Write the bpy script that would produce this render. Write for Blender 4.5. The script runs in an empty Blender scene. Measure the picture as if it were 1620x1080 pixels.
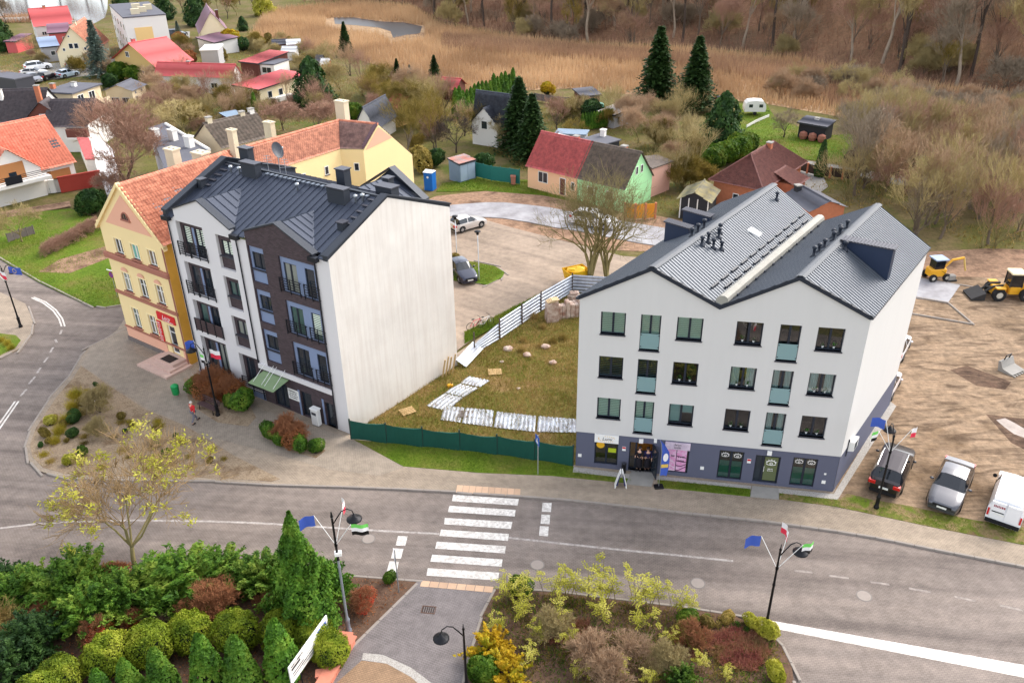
import bpy, math, random
import numpy as np
from mathutils import Vector, Matrix
from mathutils.geometry import tessellate_polygon
random.seed(7); RNG=np.random.default_rng(7)
R=math.radians
SC=bpy.context.scene; COL=SC.collection
# ------------------------------------------------------------------ camera, sky, sun, exposure
FPX,PITCH,ROLL,HCAM=1333.54,R(29.164),R(-0.806),32.633
_fw=np.array([0,math.cos(PITCH),-math.sin(PITCH)]);_r=np.array([1.,0,0]);_u=np.cross(_r,_fw)
CR=math.cos(ROLL)*_r+math.sin(ROLL)*_u; CU=-math.sin(ROLL)*_r+math.cos(ROLL)*_u; CF=_fw
cd=bpy.data.cameras.new('camera'); cam=bpy.data.objects.new('camera',cd); COL.objects.link(cam)
cd.sensor_width=36; cd.lens=FPX/1620*36; cd.clip_start=.5; cd.clip_end=3000
cam.matrix_world=Matrix(((CR[0],CU[0],-CF[0],0),(CR[1],CU[1],-CF[1],0),(CR[2],CU[2],-CF[2],HCAM),(0,0,0,1)))
SC.camera=cam
SUN_AZ,SUN_EL=R(54),R(42)          # azimuth clockwise from +Y, elevation
w=bpy.data.worlds.new('World'); SC.world=w; w.use_nodes=True
nt=w.node_tree; bg=nt.nodes['Background']; sky=nt.nodes.new('ShaderNodeTexSky'); sky.sky_type='NISHITA'
sky.sun_disc=False; sky.sun_elevation=SUN_EL; sky.sun_rotation=SUN_AZ; sky.air_density=1.0; sky.dust_density=2.0; sky.ozone_density=1.0
hs=nt.nodes.new('ShaderNodeHueSaturation'); hs.inputs['Saturation'].default_value=.38   # thin even cloud greys the blue
nt.links.new(sky.outputs[0],hs.inputs['Color']); tn=nt.nodes.new('ShaderNodeMix'); tn.data_type='RGBA'; tn.blend_type='MULTIPLY'; tn.inputs['Factor'].default_value=1; tn.inputs['B'].default_value=(1.01,1,.985,1); nt.links.new(hs.outputs[0],tn.inputs['A']); nt.links.new(tn.outputs['Result'],bg.inputs[0]); bg.inputs[1].default_value=.15
sd=bpy.data.lights.new('sun','SUN'); sd.energy=.7; sd.angle=R(34); sd.color=(1,.93,.82)
so=bpy.data.objects.new('sun',sd); COL.objects.link(so)
so.rotation_euler=Vector((math.sin(SUN_AZ)*math.cos(SUN_EL),math.cos(SUN_AZ)*math.cos(SUN_EL),math.sin(SUN_EL))).to_track_quat('Z','Y').to_euler()
vs=SC.view_settings; vs.view_transform='Standard'; vs.look='None'; vs.exposure=1.66; vs.gamma=1; vs.use_curve_mapping=False
SC.cycles.max_bounces=6; SC.cycles.transparent_max_bounces=16; SC.cycles.use_denoising=True
# ------------------------------------------------------------------ survey: where a point of the place stands
def G(x,y,z=0.):
    d=(x-810)*CR-(y-540)*CU+FPX*CF; t=(z-HCAM)/d[2]
    return Vector((t*d[0],t*d[1],z))
def hgt(b,t):
    g=G(*b); d=(t[0]-810)*CR-(t[1]-540)*CU+FPX*CF; k=(d[0]*g.x+d[1]*g.y)/(d[0]**2+d[1]**2); return HCAM+k*d[2]
# ------------------------------------------------------------------ materials
def lin(c):
    return tuple(((v/255/12.92) if v/255<=.04045 else ((v/255+.055)/1.055)**2.4) for v in c[:3])
_M={}
def _nodes(name):
    m=bpy.data.materials.new(name); m.use_nodes=True; n=m.node_tree.nodes; l=m.node_tree.links
    return m,n,l,n['Principled BSDF']
def _pos(n): return n.new('ShaderNodeNewGeometry').outputs['Position']
def _scaled(n,l,v,s):
    k=n.new('ShaderNodeVectorMath'); k.operation='MULTIPLY'; l.new(v,k.inputs[0]); k.inputs[1].default_value=s if hasattr(s,'__len__') else (s,s,s); return k.outputs[0]
def _noise(n,l,v,sc,det=4,rough=.55):
    t=n.new('ShaderNodeTexNoise'); l.new(v,t.inputs['Vector']); t.inputs['Scale'].default_value=sc; t.inputs['Detail'].default_value=det; t.inputs['Roughness'].default_value=rough; return t.outputs['Fac']
def _ramp(n,l,f,stops):
    r=n.new('ShaderNodeValToRGB'); l.new(f,r.inputs[0]); e=r.color_ramp.elements
    while len(e)<len(stops): e.new(.5)
    for k,(p,c) in zip(e,stops): k.position=p; k.color=(*c,1)
    return r.outputs[0]
def _mix(n,l,f,a,b,mode='MIX'):
    m=n.new('ShaderNodeMix'); m.data_type='RGBA'; m.blend_type=mode
    for s,v in ((m.inputs['Factor'],f),(m.inputs['A'],a),(m.inputs['B'],b)):
        if isinstance(v,(int,float)): s.default_value=v
        elif isinstance(v,tuple): s.default_value=(*v,1)
        else: l.new(v,s)
    return m.outputs['Result']
def _bump(n,l,b,h,strength,dist=.02):
    k=n.new('ShaderNodeBump'); k.inputs['Strength'].default_value=strength; k.inputs['Distance'].default_value=dist; l.new(h,k.inputs['Height']); l.new(k.outputs[0],b.inputs['Normal'])
def M(name,c,rough=.8,var=.18,scale=1.2,bump=0,bscale=25,metal=0,spec=.4,c2=None,stretch=(1,1,1),rand=0,coat=0):
    """plain procedural material: base colour broken up by two octaves of noise"""
    if name in _M: return _M[name]
    m,n,l,b=_nodes(name); p=_scaled(n,l,_pos(n),stretch)
    c=lin(c); d=lin(c2) if c2 else tuple(v*.62 for v in c)
    f=_noise(n,l,p,scale,6,.65)
    lo=.5-.5*var; 
    col=_ramp(n,l,f,[(.32,tuple(c[i]*(1-var)+d[i]*var for i in range(3)) if not c2 else d),(.68,tuple(min(1,v*(1+var*.25)) for v in c))])
    if not c2: col=_mix(n,l,min(1,.35+var*2),c,col)
    if rand:
        oi=n.new('ShaderNodeObjectInfo'); col=_mix(n,l,rand,col,_ramp(n,l,oi.outputs['Random'],[(0,tuple(v*.55 for v in c)),(1,tuple(min(1,v*1.35) for v in c))]))
    l.new(col,b.inputs['Base Color']); b.inputs['Roughness'].default_value=rough; b.inputs['Metallic'].default_value=metal
    b.inputs['Specular IOR Level'].default_value=spec
    if coat: b.inputs['Coat Weight'].default_value=coat; b.inputs['Coat Roughness'].default_value=.06
    if bump: _bump(n,l,b,_noise(n,l,p,bscale,5),bump)
    _M[name]=m; return m
def Mpaver(name,c,mortar,ang,bw=.2,bh=.1,var=.5,stain=.35,msize=.012,offset=.5,wear=0):
    if name in _M: return _M[name]
    m,n,l,b=_nodes(name); p=_pos(n)
    mp=n.new('ShaderNodeMapping'); l.new(p,mp.inputs['Vector']); mp.inputs['Rotation'].default_value=(0,0,ang)
    t=n.new('ShaderNodeTexBrick'); l.new(mp.outputs[0],t.inputs['Vector']); c=lin(c)
    t.inputs['Color1'].default_value=(*[v*(1-var*.35) for v in c],1); t.inputs['Color2'].default_value=(*[min(1,v*(1+var*.3)) for v in c],1); t.inputs['Mortar'].default_value=(*lin(mortar),1)
    t.inputs['Scale'].default_value=1; t.inputs['Brick Width'].default_value=bw; t.inputs['Row Height'].default_value=bh; t.inputs['Mortar Size'].default_value=msize; t.offset=offset
    f=_noise(n,l,p,.22,7,.6); col=_mix(n,l,stain,t.outputs[0],_ramp(n,l,f,[(.35,tuple(v*.5 for v in c)),(.65,tuple(min(1,v*1.35) for v in c))]))
    f2=_noise(n,l,p,1.7,5,.7); col=_mix(n,l,.25,col,_ramp(n,l,f2,[(.4,tuple(v*.6 for v in c)),(.6,tuple(min(1,v*1.3) for v in c))]))
    if wear:
        k=_noise(n,l,_scaled(n,l,mp.outputs[0],(.025,.75,1)),1,4,.6); col=_mix(n,l,wear,col,_ramp(n,l,k,[(.36,(.62,.60,.60)),(.5,(.95,.94,.93)),(.64,(1.22,1.2,1.17))]),'MULTIPLY')
        k=_noise(n,l,_scaled(n,l,p,(1,1,1)),.9,8,.8); col=_mix(n,l,wear*.6,col,_ramp(n,l,k,[(.28,(.55,.53,.52)),(.42,(1,1,1)),(.7,(1.1,1.08,1.05))]),'MULTIPLY')
    l.new(col,b.inputs['Base Color']); b.inputs['Roughness'].default_value=.85; b.inputs['Specular IOR Level'].default_value=.25
    _bump(n,l,b,t.outputs['Fac'],-.4,.01); _M[name]=m; return m
def Mground(name,cols,scale=.12,fine=2.5,bump=.5,bs=9,ruts=None):
    """earth or turf: three colours laid out by coarse noise, mottled by fine noise"""
    if name in _M: return _M[name]
    m,n,l,b=_nodes(name); p=_pos(n); f=_noise(n,l,p,scale,8,.62); k=[lin(c) for c in cols]
    col=_ramp(n,l,f,[(.34+.3*i/max(1,len(k)-1),c) for i,c in enumerate(k)])
    g=_noise(n,l,p,fine,8,.75); col=_mix(n,l,.75,col,_ramp(n,l,g,[(.3,(.35,.35,.35)),(.5,(.85,.85,.85)),(.72,(1.35,1.35,1.3))]),'MULTIPLY')
    if ruts is not None:      # churned by wheels: long curved streaks
        mp=n.new('ShaderNodeMapping'); l.new(p,mp.inputs['Vector']); mp.inputs['Rotation'].default_value=(0,0,ruts); mp.inputs['Scale'].default_value=(.22,.8,1)
        wv=n.new('ShaderNodeTexNoise'); l.new(mp.outputs[0],wv.inputs['Vector']); wv.inputs['Scale'].default_value=1; wv.inputs['Detail'].default_value=6; wv.inputs['Distortion'].default_value=2.6
        col=_mix(n,l,.85,col,_ramp(n,l,wv.outputs['Fac'],[(.34,(.5,.46,.44)),(.48,(.95,.94,.93)),(.58,(1.25,1.22,1.18)),(.68,(.85,.82,.8))]),'MULTIPLY')
    l.new(col,b.inputs['Base Color']); b.inputs['Roughness'].default_value=.95; b.inputs['Specular IOR Level'].default_value=.15
    _bump(n,l,b,_noise(n,l,p,bs,6,.7),bump,.08); _M[name]=m; return m
def Mglass(name,c=(40,48,56),rough=.06,alpha=None):
    if name in _M: return _M[name]
    m,n,l,b=_nodes(name); c=lin(c)
    if alpha is None:
        b.inputs['Base Color'].default_value=(*c,1); b.inputs['Roughness'].default_value=rough; b.inputs['Specular IOR Level'].default_value=.8
        _bump(n,l,b,_noise(n,l,_pos(n),1.1,2),.05,.05)
    else:
        o=n['Material Output']; tr=n.new('ShaderNodeBsdfTransparent'); tr.inputs[0].default_value=(*c,1); gl=n.new('ShaderNodeBsdfGlossy'); gl.inputs['Roughness'].default_value=rough
        fr=n.new('ShaderNodeFresnel'); fr.inputs[0].default_value=1.5; mx=n.new('ShaderNodeMixShader'); ad=n.new('ShaderNodeMath'); ad.operation='ADD'; ad.inputs[1].default_value=alpha
        l.new(fr.outputs[0],ad.inputs[0]); l.new(ad.outputs[0],mx.inputs[0]); l.new(tr.outputs[0],mx.inputs[1]); l.new(gl.outputs[0],mx.inputs[2]); l.new(mx.outputs[0],o.inputs[0])
    _M[name]=m; return m
def Mleaf(name,cols,rough=.65,rand=.0,scale=.9,trans=.25):
    if name in _M: return _M[name]
    m,n,l,b=_nodes(name); p=_pos(n); k=[lin(c) for c in cols]
    f=_noise(n,l,p,scale,3,.6); w=n.new('ShaderNodeTexWhiteNoise'); l.new(_scaled(n,l,p,6.),w.inputs['Vector'])
    g=_noise(n,l,p,14,2,.6); a=n.new('ShaderNodeMath'); a.operation='MULTIPLY_ADD'; l.new(g,a.inputs[0]); a.inputs[1].default_value=.6; l.new(f,a.inputs[2])
    s=n.new('ShaderNodeMath'); s.operation='SUBTRACT'; l.new(a.outputs[0],s.inputs[0]); s.inputs[1].default_value=.3
    col=_ramp(n,l,s.outputs[0],[(.3+.4*i/max(1,len(k)-1),c) for i,c in enumerate(k)])
    if rand:
        oi=n.new('ShaderNodeObjectInfo'); col=_mix(n,l,1.,col,_ramp(n,l,oi.outputs['Random'],[(0,(1-rand,)*3),(1,(1+rand,1+rand,1+rand*.6))]),'MULTIPLY')
    l.new(col,b.inputs['Base Color']); b.inputs['Roughness'].default_value=rough; b.inputs['Specular IOR Level'].default_value=.25
    if trans:
        o=n['Material Output']; t=n.new('ShaderNodeBsdfTranslucent'); l.new(col,t.inputs[0]); mx=n.new('ShaderNodeMixShader'); mx.inputs[0].default_value=trans
        l.new(b.outputs[0],mx.inputs[1]); l.new(t.outputs[0],mx.inputs[2]); l.new(mx.outputs[0],o.inputs[0])
    _M[name]=m; return m
def Mwallbrick(name,c,mortar,ex,bw=.25,bh=.075,var=.6):
    if name in _M: return _M[name]
    m,n,l,b=_nodes(name); p=_pos(n); d=n.new('ShaderNodeVectorMath'); d.operation='DOT_PRODUCT'; l.new(p,d.inputs[0]); d.inputs[1].default_value=(ex[0],ex[1],0)
    s=n.new('ShaderNodeSeparateXYZ'); l.new(p,s.inputs[0]); q=n.new('ShaderNodeCombineXYZ'); l.new(d.outputs['Value'],q.inputs[0]); l.new(s.outputs[2],q.inputs[1])
    t=n.new('ShaderNodeTexBrick'); l.new(q.outputs[0],t.inputs['Vector']); c=lin(c)
    t.inputs['Color1'].default_value=(*[v*(1-var*.5) for v in c],1); t.inputs['Color2'].default_value=(*[v*(1+var*.5) for v in c],1); t.inputs['Mortar'].default_value=(*lin(mortar),1)
    t.inputs['Scale'].default_value=1; t.inputs['Brick Width'].default_value=bw; t.inputs['Row Height'].default_value=bh; t.inputs['Mortar Size'].default_value=.008
    l.new(t.outputs[0],b.inputs['Base Color']); b.inputs['Roughness'].default_value=.8; _bump(n,l,b,t.outputs['Fac'],-.4,.01); _M[name]=m; return m
# ------------------------------------------------------------------ mesh building
class Fr:
    """local frame: u along ex, v along ey (plan vectors, not necessarily square), z up"""
    def __init__(s,o,ex,ey=None,z=0):
        s.o=Vector((o[0],o[1],z)); s.ex=Vector((ex[0],ex[1],0)).normalized()
        s.ey=Vector((ey[0],ey[1],0)).normalized() if ey is not None else Vector((-s.ex.y,s.ex.x,0))
    def __call__(s,u,v,z): return s.o+s.ex*u+s.ey*v+Vector((0,0,z))
class MB:
    def __init__(s,fr=None): s.v=[]; s.f=[]; s.fr=fr
    def add(s,vs,fs):
        b=len(s.v); s.v+= [tuple(s.fr(*p)) if s.fr else tuple(p) for p in vs]; s.f+= [tuple(i+b for i in f) for f in fs]; return s
    def box(s,x0,x1,y0,y1,z0,z1):
        return s.add([(x0,y0,z0),(x1,y0,z0),(x1,y1,z0),(x0,y1,z0),(x0,y0,z1),(x1,y0,z1),(x1,y1,z1),(x0,y1,z1)],[(0,3,2,1),(4,5,6,7),(0,1,5,4),(1,2,6,5),(2,3,7,6),(3,0,4,7)])
    def bbox(s,x0,x1,y0,y1,z0,z1,b=.03):
        "box with chamfered vertical and top edges"
        def ring(i,z): return [(x0+i+b,y0+i,z),(x1-i-b,y0+i,z),(x1-i,y0+i+b,z),(x1-i,y1-i-b,z),(x1-i-b,y1-i,z),(x0+i+b,y1-i,z),(x0+i,y1-i-b,z),(x0+i,y0+i+b,z)]
        vs=ring(0,z0)+ring(0,z1-b)+ring(b*.9,z1); fs=[tuple(range(7,-1,-1)),tuple(range(16,24))]
        for k in (0,8): fs+=[(k+i,k+(i+1)%8,k+8+(i+1)%8,k+8+i) for i in range(8)]
        return s.add(vs,fs)
    def quad(s,a,b,c,d): return s.add([a,b,c,d],[(0,1,2,3)])
    def poly(s,pts): return s.add(pts,[tuple(range(len(pts)))])
    def prism(s,pts,z0,z1):
        "plan polygon (may be concave) extruded; pts counter-clockwise or not"
        n=len(pts); A=sum(pts[i][0]*pts[(i+1)%n][1]-pts[(i+1)%n][0]*pts[i][1] for i in range(n))
        if A<0: pts=pts[::-1]
        tri=tessellate_polygon([[Vector((p[0],p[1],0)) for p in pts]])
        fs=[]
        for t in tri:
            a,b,c=[pts[i] for i in t]
            up=(b[0]-a[0])*(c[1]-a[1])-(b[1]-a[1])*(c[0]-a[0])>0
            fs.append(tuple(i+n for i in (t if up else t[::-1])))
        fs+=[(i,(i+1)%n,n+(i+1)%n,n+i) for i in range(n)]
        return s.add([(p[0],p[1],z0) for p in pts]+[(p[0],p[1],z1) for p in pts],fs)
    def slab(s,pts,v0,v1):
        "facade polygon of (u,z) points, convex, with thickness v0..v1"
        n=len(pts); return s.add([(p[0],v0,p[1]) for p in pts]+[(p[0],v1,p[1]) for p in pts],[tuple(range(n)),tuple(range(2*n-1,n-1,-1))]+[(i,n+i,n+(i+1)%n,(i+1)%n) for i in range(n)])
    def thick(s,pts,t):
        "planar 3-D polygon given a thickness t downwards"
        n=len(pts); return s.add(list(pts)+[(p[0],p[1],p[2]-t) for p in pts],[tuple(range(n)),tuple(range(2*n-1,n-1,-1))]+[(i,n+i,n+(i+1)%n,(i+1)%n) for i in range(n)])
    def tube(s,path,r,n=8,cap=True):
        P=[Vector(p) for p in path]; m=len(P); rs=r if hasattr(r,'__len__') else [r]*m; vs=[]; up=None
        for i,p in enumerate(P):
            t=(P[min(i+1,m-1)]-P[max(i-1,0)]).normalized()
            a=t.cross(Vector((0,0,1)) if abs(t.z)<.95 else Vector((1,0,0))).normalized() if up is None else (up-t*up.dot(t)).normalized()
            up=a; b=t.cross(a)
            vs+=[tuple(p+(a*math.cos(k*2*math.pi/n)+b*math.sin(k*2*math.pi/n))*rs[i]) for k in range(n)]
        fs=[(i*n+k,i*n+(k+1)%n,(i+1)*n+(k+1)%n,(i+1)*n+k) for i in range(m-1) for k in range(n)]
        if cap: fs+=[tuple(range(n-1,-1,-1)),tuple(range((m-1)*n,m*n))]
        return s.add(vs,fs)
    def lathe(s,prof,c=(0,0,0),n=12,cap=True):
        vs=[(c[0]+r*math.cos(k*2*math.pi/n),c[1]+r*math.sin(k*2*math.pi/n),c[2]+z) for r,z in prof for k in range(n)]; m=len(prof)
        fs=[(i*n+k,i*n+(k+1)%n,(i+1)*n+(k+1)%n,(i+1)*n+k) for i in range(m-1) for k in range(n)]
        if cap: fs+=[tuple(range(n-1,-1,-1)),tuple(range((m-1)*n,m*n))]
        return s.add(vs,fs)
    def ico(s,c,rx,ry,rz,n=10,m=6,jit=0):
        vs=[];fs=[]
        for i in range(m+1):
            a=math.pi*i/m
            for k in range(n):
                q=1+random.uniform(-jit,jit); vs.append((c[0]+rx*q*math.sin(a)*math.cos(k*2*math.pi/n),c[1]+ry*q*math.sin(a)*math.sin(k*2*math.pi/n),c[2]-rz*math.cos(a)*q))
        for i in range(m): fs+=[(i*n+k,i*n+(k+1)%n,(i+1)*n+(k+1)%n,(i+1)*n+k) for k in range(n)]
        return s.add(vs,fs)
    def holes(s,u0,u1,z0,z1,hs,v=0,dep=.15):
        "wall face at v with rectangular openings hs=[(u0,u1,z0,z1)] and their reveals (v grows inwards)"
        us=sorted({u0,u1,*[min(max(h[i],u0),u1) for h in hs for i in (0,1)]}); zs=sorted({z0,z1,*[min(max(h[i],z0),z1) for h in hs for i in (2,3)]})
        for a,b in zip(us,us[1:]):
            for c,d in zip(zs,zs[1:]):
                m,q=(a+b)/2,(c+d)/2
                if not any(h[0]<m<h[1] and h[2]<q<h[3] for h in hs): s.quad((a,v,c),(b,v,c),(b,v,d),(a,v,d))
        for a,b,c,d in hs:
            for p,q in (((a,c),(b,c)),((b,c),(b,d)),((b,d),(a,d)),((a,d),(a,c))):
                s.quad((p[0],v,p[1]),(p[0],v+dep,p[1]),(q[0],v+dep,q[1]),(q[0],v,q[1]))
        return s
    def build(s,name,mat,parent=None,smooth=False,world=None,kind=None):
        off=ORG.get(parent.name) if parent is not None else None
        V=np.array(s.v,dtype=float).reshape(-1,3)
        if off is not None: V=V-np.array(off)
        me=bpy.data.meshes.new(name); me.from_pydata(V.tolist(),[],s.f); me.update()
        return link(name,me,mat,parent,smooth,kind)
ORG={}
def link(name,me,mat,parent=None,smooth=False,kind=None):
    o=bpy.data.objects.new(name,me); COL.objects.link(o)
    if mat is not None and len(me.materials)==0: me.materials.append(mat)
    if parent is not None:
        o.parent=parent
        if parent.name in ORG: ORG[o.name]=ORG[parent.name]
    if smooth: me.polygons.foreach_set('use_smooth',[True]*len(me.polygons))
    if kind: o['kind']=kind
    return o
def tag(o,label=None,cat=None,group=None,kind=None):
    for k,v in (('label',label),('category',cat),('group',group),('kind',kind)):
        if v: o[k]=v
    return o
def thing(name,label,cat,loc=(0,0,0),rz=0,group=None,world=False):
    """Empty at the base of a thing. world=True: its parts are given in world coordinates"""
    o=bpy.data.objects.new(name,None); COL.objects.link(o); o.location=(loc[0],loc[1],loc[2] if len(loc)>2 else 0); o.rotation_euler=(0,0,rz); o.empty_display_size=.3
    if world: ORG[o.name]=tuple(o.location)
    return tag(o,label,cat,group)
def dup(root,loc,rz=0,label=None,scale=None,group=None,mat=None):
    def cp(o,par):
        c=o.copy(); COL.objects.link(c); c.parent=par
        for ch in list(KIDS.get(o.name,[])) or [k for k in o.children]: cp(ch,c)
        return c
    r=cp(root,None); r.location=(loc[0],loc[1],loc[2] if len(loc)>2 else 0); r.rotation_euler=(0,0,rz)
    if scale: r.scale=scale if hasattr(scale,'__len__') else (scale,)*3
    if label: r['label']=label
    if group: r['group']=group
    return r
KIDS={}
def npmesh(name,V,F):
    "fast mesh from numpy arrays; F has 3 or 4 columns"
    me=bpy.data.meshes.new(name); V=np.ascontiguousarray(V,dtype=np.float32); F=np.ascontiguousarray(F,dtype=np.int32); k=F.shape[1]
    me.vertices.add(len(V)); me.vertices.foreach_set('co',V.ravel()); me.loops.add(F.size); me.loops.foreach_set('vertex_index',F.ravel())
    me.polygons.add(len(F)); me.polygons.foreach_set('loop_start',np.arange(0,F.size,k,dtype=np.int32)); me.polygons.foreach_set('loop_total',np.full(len(F),k,dtype=np.int32)); me.update(calc_edges=True); return me
def text_mesh(txt,size,name='lettering',shear=0,ext=.004,align='CENTER'):
    c=bpy.data.curves.new(name,'FONT'); c.body=txt; c.size=size; c.align_x=align; c.align_y='CENTER'; c.extrude=ext; c.shear=shear; c.resolution_u=2
    o=bpy.data.objects.new(name,c); COL.objects.link(o); dg=bpy.context.evaluated_depsgraph_get(); me=bpy.data.meshes.new_from_object(o.evaluated_get(dg)); bpy.data.objects.remove(o); return me
def lettering(txt,size,fr,u,v,z,mat,parent,shear=0,rot=0,align='CENTER'):
    "writing on a facade: frame fr, outward side is -v"
    me=text_mesh(txt,size,shear=shear,align=align); co=np.zeros(len(me.vertices)*3); me.vertices.foreach_get('co',co); co=co.reshape(-1,3); off=np.array(ORG.get(parent.name,(0,0,0)))
    c,s=math.cos(rot),math.sin(rot)
    out=[np.array(fr(u+(p[0]*c-p[1]*s),v-.006-p[2],z+(p[0]*s+p[1]*c)))-off for p in co]
    me.vertices.foreach_set('co',np.array(out).ravel()); me.update(); return link('lettering',me,mat,parent)

def wordrow(w_,h_,fr,u,v,z,mat,parent):
    "a line of print too small to read: uneven strokes"
    b=MB(fr); q=random.Random(int(abs(u*97+z*131)*10)); x=u-w_/2
    while x<u+w_/2-h_*.3:
        k=h_*q.uniform(.25,.5); t=h_*q.uniform(.7,1.05); b.box(x,min(x+k,u+w_/2),v-.008,v-.003,z-h_/2,z-h_/2+t); x+=k+h_*(q.choice((.16,.16,.2,.5)))
    return b.build('print_line',mat,parent,kind='stuff')
# ================================================================== SETTING: ground, hill, water, roads, pavements
def W(pts,z=0): return [tuple(G(x,y,z))[:2] for x,y in pts]
def sheet(name,px,z,mat,z0=None,parent=None):
    b=MB(); b.prism(W(px,z),z-.06 if z0 is None else z0,z); o=b.build(name,mat,parent)
    if parent is None: tag(o,kind='structure')
    return o
m_turf=Mground('turf_mixed',[(104,88,58),(100,98,48),(120,104,72),(84,94,38)],.09,3)
m_grass=Mground('turf_green',[(84,110,26),(100,120,36),(116,112,56)],.25,4)
m_lot=Mground('turf_dry',[(142,116,74),(112,108,50),(152,124,84)],.3,3.5)
m_sand=Mground('sandy_soil',[(110,90,70),(152,130,108),(124,104,84)],.16,1.8,ruts=R(20))
m_soil=Mground('bare_soil',[(126,98,80),(164,132,108),(108,84,68)],.3,2.5)
m_mulch=Mground('bark_mulch',[(92,70,58),(112,88,72),(84,66,54)],.8,6)
m_gravelbed=Mground('gravel_bed',[(150,128,106),(164,144,120),(128,106,84)],.6,9)
m_marsh=Mground('marsh_floor',[(164,134,104),(180,150,118),(140,112,86)],.06,1.2)
m_litter=Mground('leaf_litter',[(122,94,72),(138,106,82),(104,84,66)],.07,1.5)
m_road=Mpaver('road_pavers',(132,121,114),(86,78,73),R(7),.2,.1,.35,.3,wear=.75)
m_walk=Mpaver('pavement_pavers',(160,145,128),(110,98,85),R(7),.2,.1,.35,.25,wear=.35)
m_plaza=Mpaver('plaza_pavers',(156,143,128),(108,97,86),R(32),.2,.1,.3,.3)
m_path=Mpaver('path_pavers',(126,118,116),(82,76,74),R(-18),.2,.1,.35,.2)
m_tan=Mpaver('tan_pavers',(150,122,96),(100,80,64),R(20),.2,.1,.4,.25)
m_carpark=Mpaver('carpark_pavers',(158,141,125),(132,117,102),R(35),.2,.1,.15,.45,wear=.5)
m_kerb=M('kerb_concrete',(150,140,131),.9,.25,2.5,.2)
m_paint=M('road_paint',(224,219,212),.7,.45,6,c2=(172,163,155))
m_paint_worn=M('road_paint_worn',(178,170,164),.8,.7,5,c2=(132,122,116))
m_asphalt=M('new_asphalt',(166,164,166),.85,.35,.5,.3,c2=(134,130,132))
m_wet=Mground('wet_soil',[(84,66,54),(104,84,70),(92,72,60)],.5,3,ruts=R(20)); m_puddle=M('puddle_water',(140,126,118),.35,.5,.8,spec=.35,c2=(104,86,74)); m_conc=M('concrete',(150,146,140),.9,.3,1.5,.2)
m_gravel=M('pale_gravel',(186,180,172),.95,.5,22,.8,c2=(130,124,118))

gb=MB(); gb.quad((-700,-60,-.16),(800,-60,-.16),(800,900,-.16),(-700,900,-.16)); tag(gb.build('ground',m_turf),kind='structure')
# hillside wood floor
HB=[G(*p) for p in ((300,-8),(430,4),(560,2),(650,8),(700,38),(800,55),(900,66),(1100,76),(1250,90),(1350,112),(1450,132),(1620,150),(1900,190))]
HX=[p.x for p in HB]; HY=[p.y for p in HB]
def hill_base(x): return float(np.interp(x,HX,HY))
def hill_z(x,y):
    d=max(0,y-hill_base(x)); s=float(np.interp(x,[-60,-20,40,120],[.03,.10,.30,.36])); return -.2+s*d*(d/(d+14))+1.1*math.sin(x*.11)*min(1,d/30)*math.sin(y*.07)
hb=MB(); nx,ny=70,40
hv=[(x:=-70+i*(420/nx),y:=hill_base(x)-6+j*(300/ny),hill_z(x,y) if j>1 else -.4) for i in range(nx+1) for j in range(ny+1)]
hv=[(a,b,c) for a,b,c in hv]
hb.add(hv,[(i*(ny+1)+j,(i+1)*(ny+1)+j,(i+1)*(ny+1)+j+1,i*(ny+1)+j+1) for i in range(nx) for j in range(ny)])
tag(hb.build('hill',m_litter,smooth=True),kind='structure')
# marsh
MARSH=[(395,62),(420,20),(560,4),(650,12),(700,42),(800,58),(900,70),(1100,80),(1250,94),(1350,116),(1450,136),(1620,156),(1800,180),(1800,330),(1620,300),(1520,255),(1400,235),(1330,185),(1215,165),(1150,158),(1000,150),(900,140),(700,150),(640,118),(560,92),(470,75)]
sheet('marsh',MARSH,-.13,m_marsh)
m_water,n_,l_,b_=_nodes('lake_water'); b_.inputs['Base Color'].default_value=(.05,.045,.05,1); b_.inputs['Roughness'].default_value=.08; b_.inputs['Specular IOR Level'].default_value=.7
_bump(n_,l_,b_,_noise(n_,l_,_scaled(n_,l_,_pos(n_),(.5,2,1)),1.0,4),.12,.1)
sheet('lake',[(-700,40),(-200,36),(0,33),(50,30),(112,33),(125,38),(140,41),(152,36),(166,28),(170,14),(172,-60),(-700,-60)],-.12,m_water)
sheet('marsh_pond',[(528,28),(560,28),(600,34),(640,36),(668,42),(664,53),(640,56),(622,60),(618,50),(600,44),(560,40),(530,38)],-.11,M('pond_water',(52,46,44),.35,.2,.5,spec=.2))  # darker, duller pond colour stands in for the reflected wood
# roads
ROAD=[(-260,330),(-40,395),(0,407),(60,443),(140,481),(170,484),(200,478),(210,520),(220,560),(300,720),(560,760),(720,776),(850,782),(1080,806),(1310,834),(1480,864),(1620,892),(1900,960),(1900,1300),(1240,1300),(1230,1030),(1160,985),(1080,970),(873,945),(600,925),(540,915),(113,908),(-260,915)]
ZR=-.1
road=sheet('road',ROAD,ZR,m_road,-.3)
def mark(px,m=m_paint,name='road_marking',z=ZR+.005): 
    b=MB(); p=[tuple(G(x,y,z)) for x,y in px]; b.thick(p[::-1] if (p[1][0]-p[0][0])*(p[2][1]-p[0][1])-(p[1][1]-p[0][1])*(p[2][0]-p[0][0])<0 else p,.003); return b.build(name,m,road)
def cz(*p): return [(600+a/5.4,750+b/5.4) for a,b in p]
TL=[(632,172),(600,267),(560,371),(527,470),(492,573),(452,684),(415,800)];TR=[(1193,210),(1165,303),(1137,405),(1108,508),(1082,612),(1053,725),(1024,838)]
BR=[(1183,265),(1157,358),(1125,465),(1100,567),(1073,673),(1045,787),(1015,905)];BL=[(620,228),(587,320),(553,424),(515,523),(478,632),(437,743),(403,862)]
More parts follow.
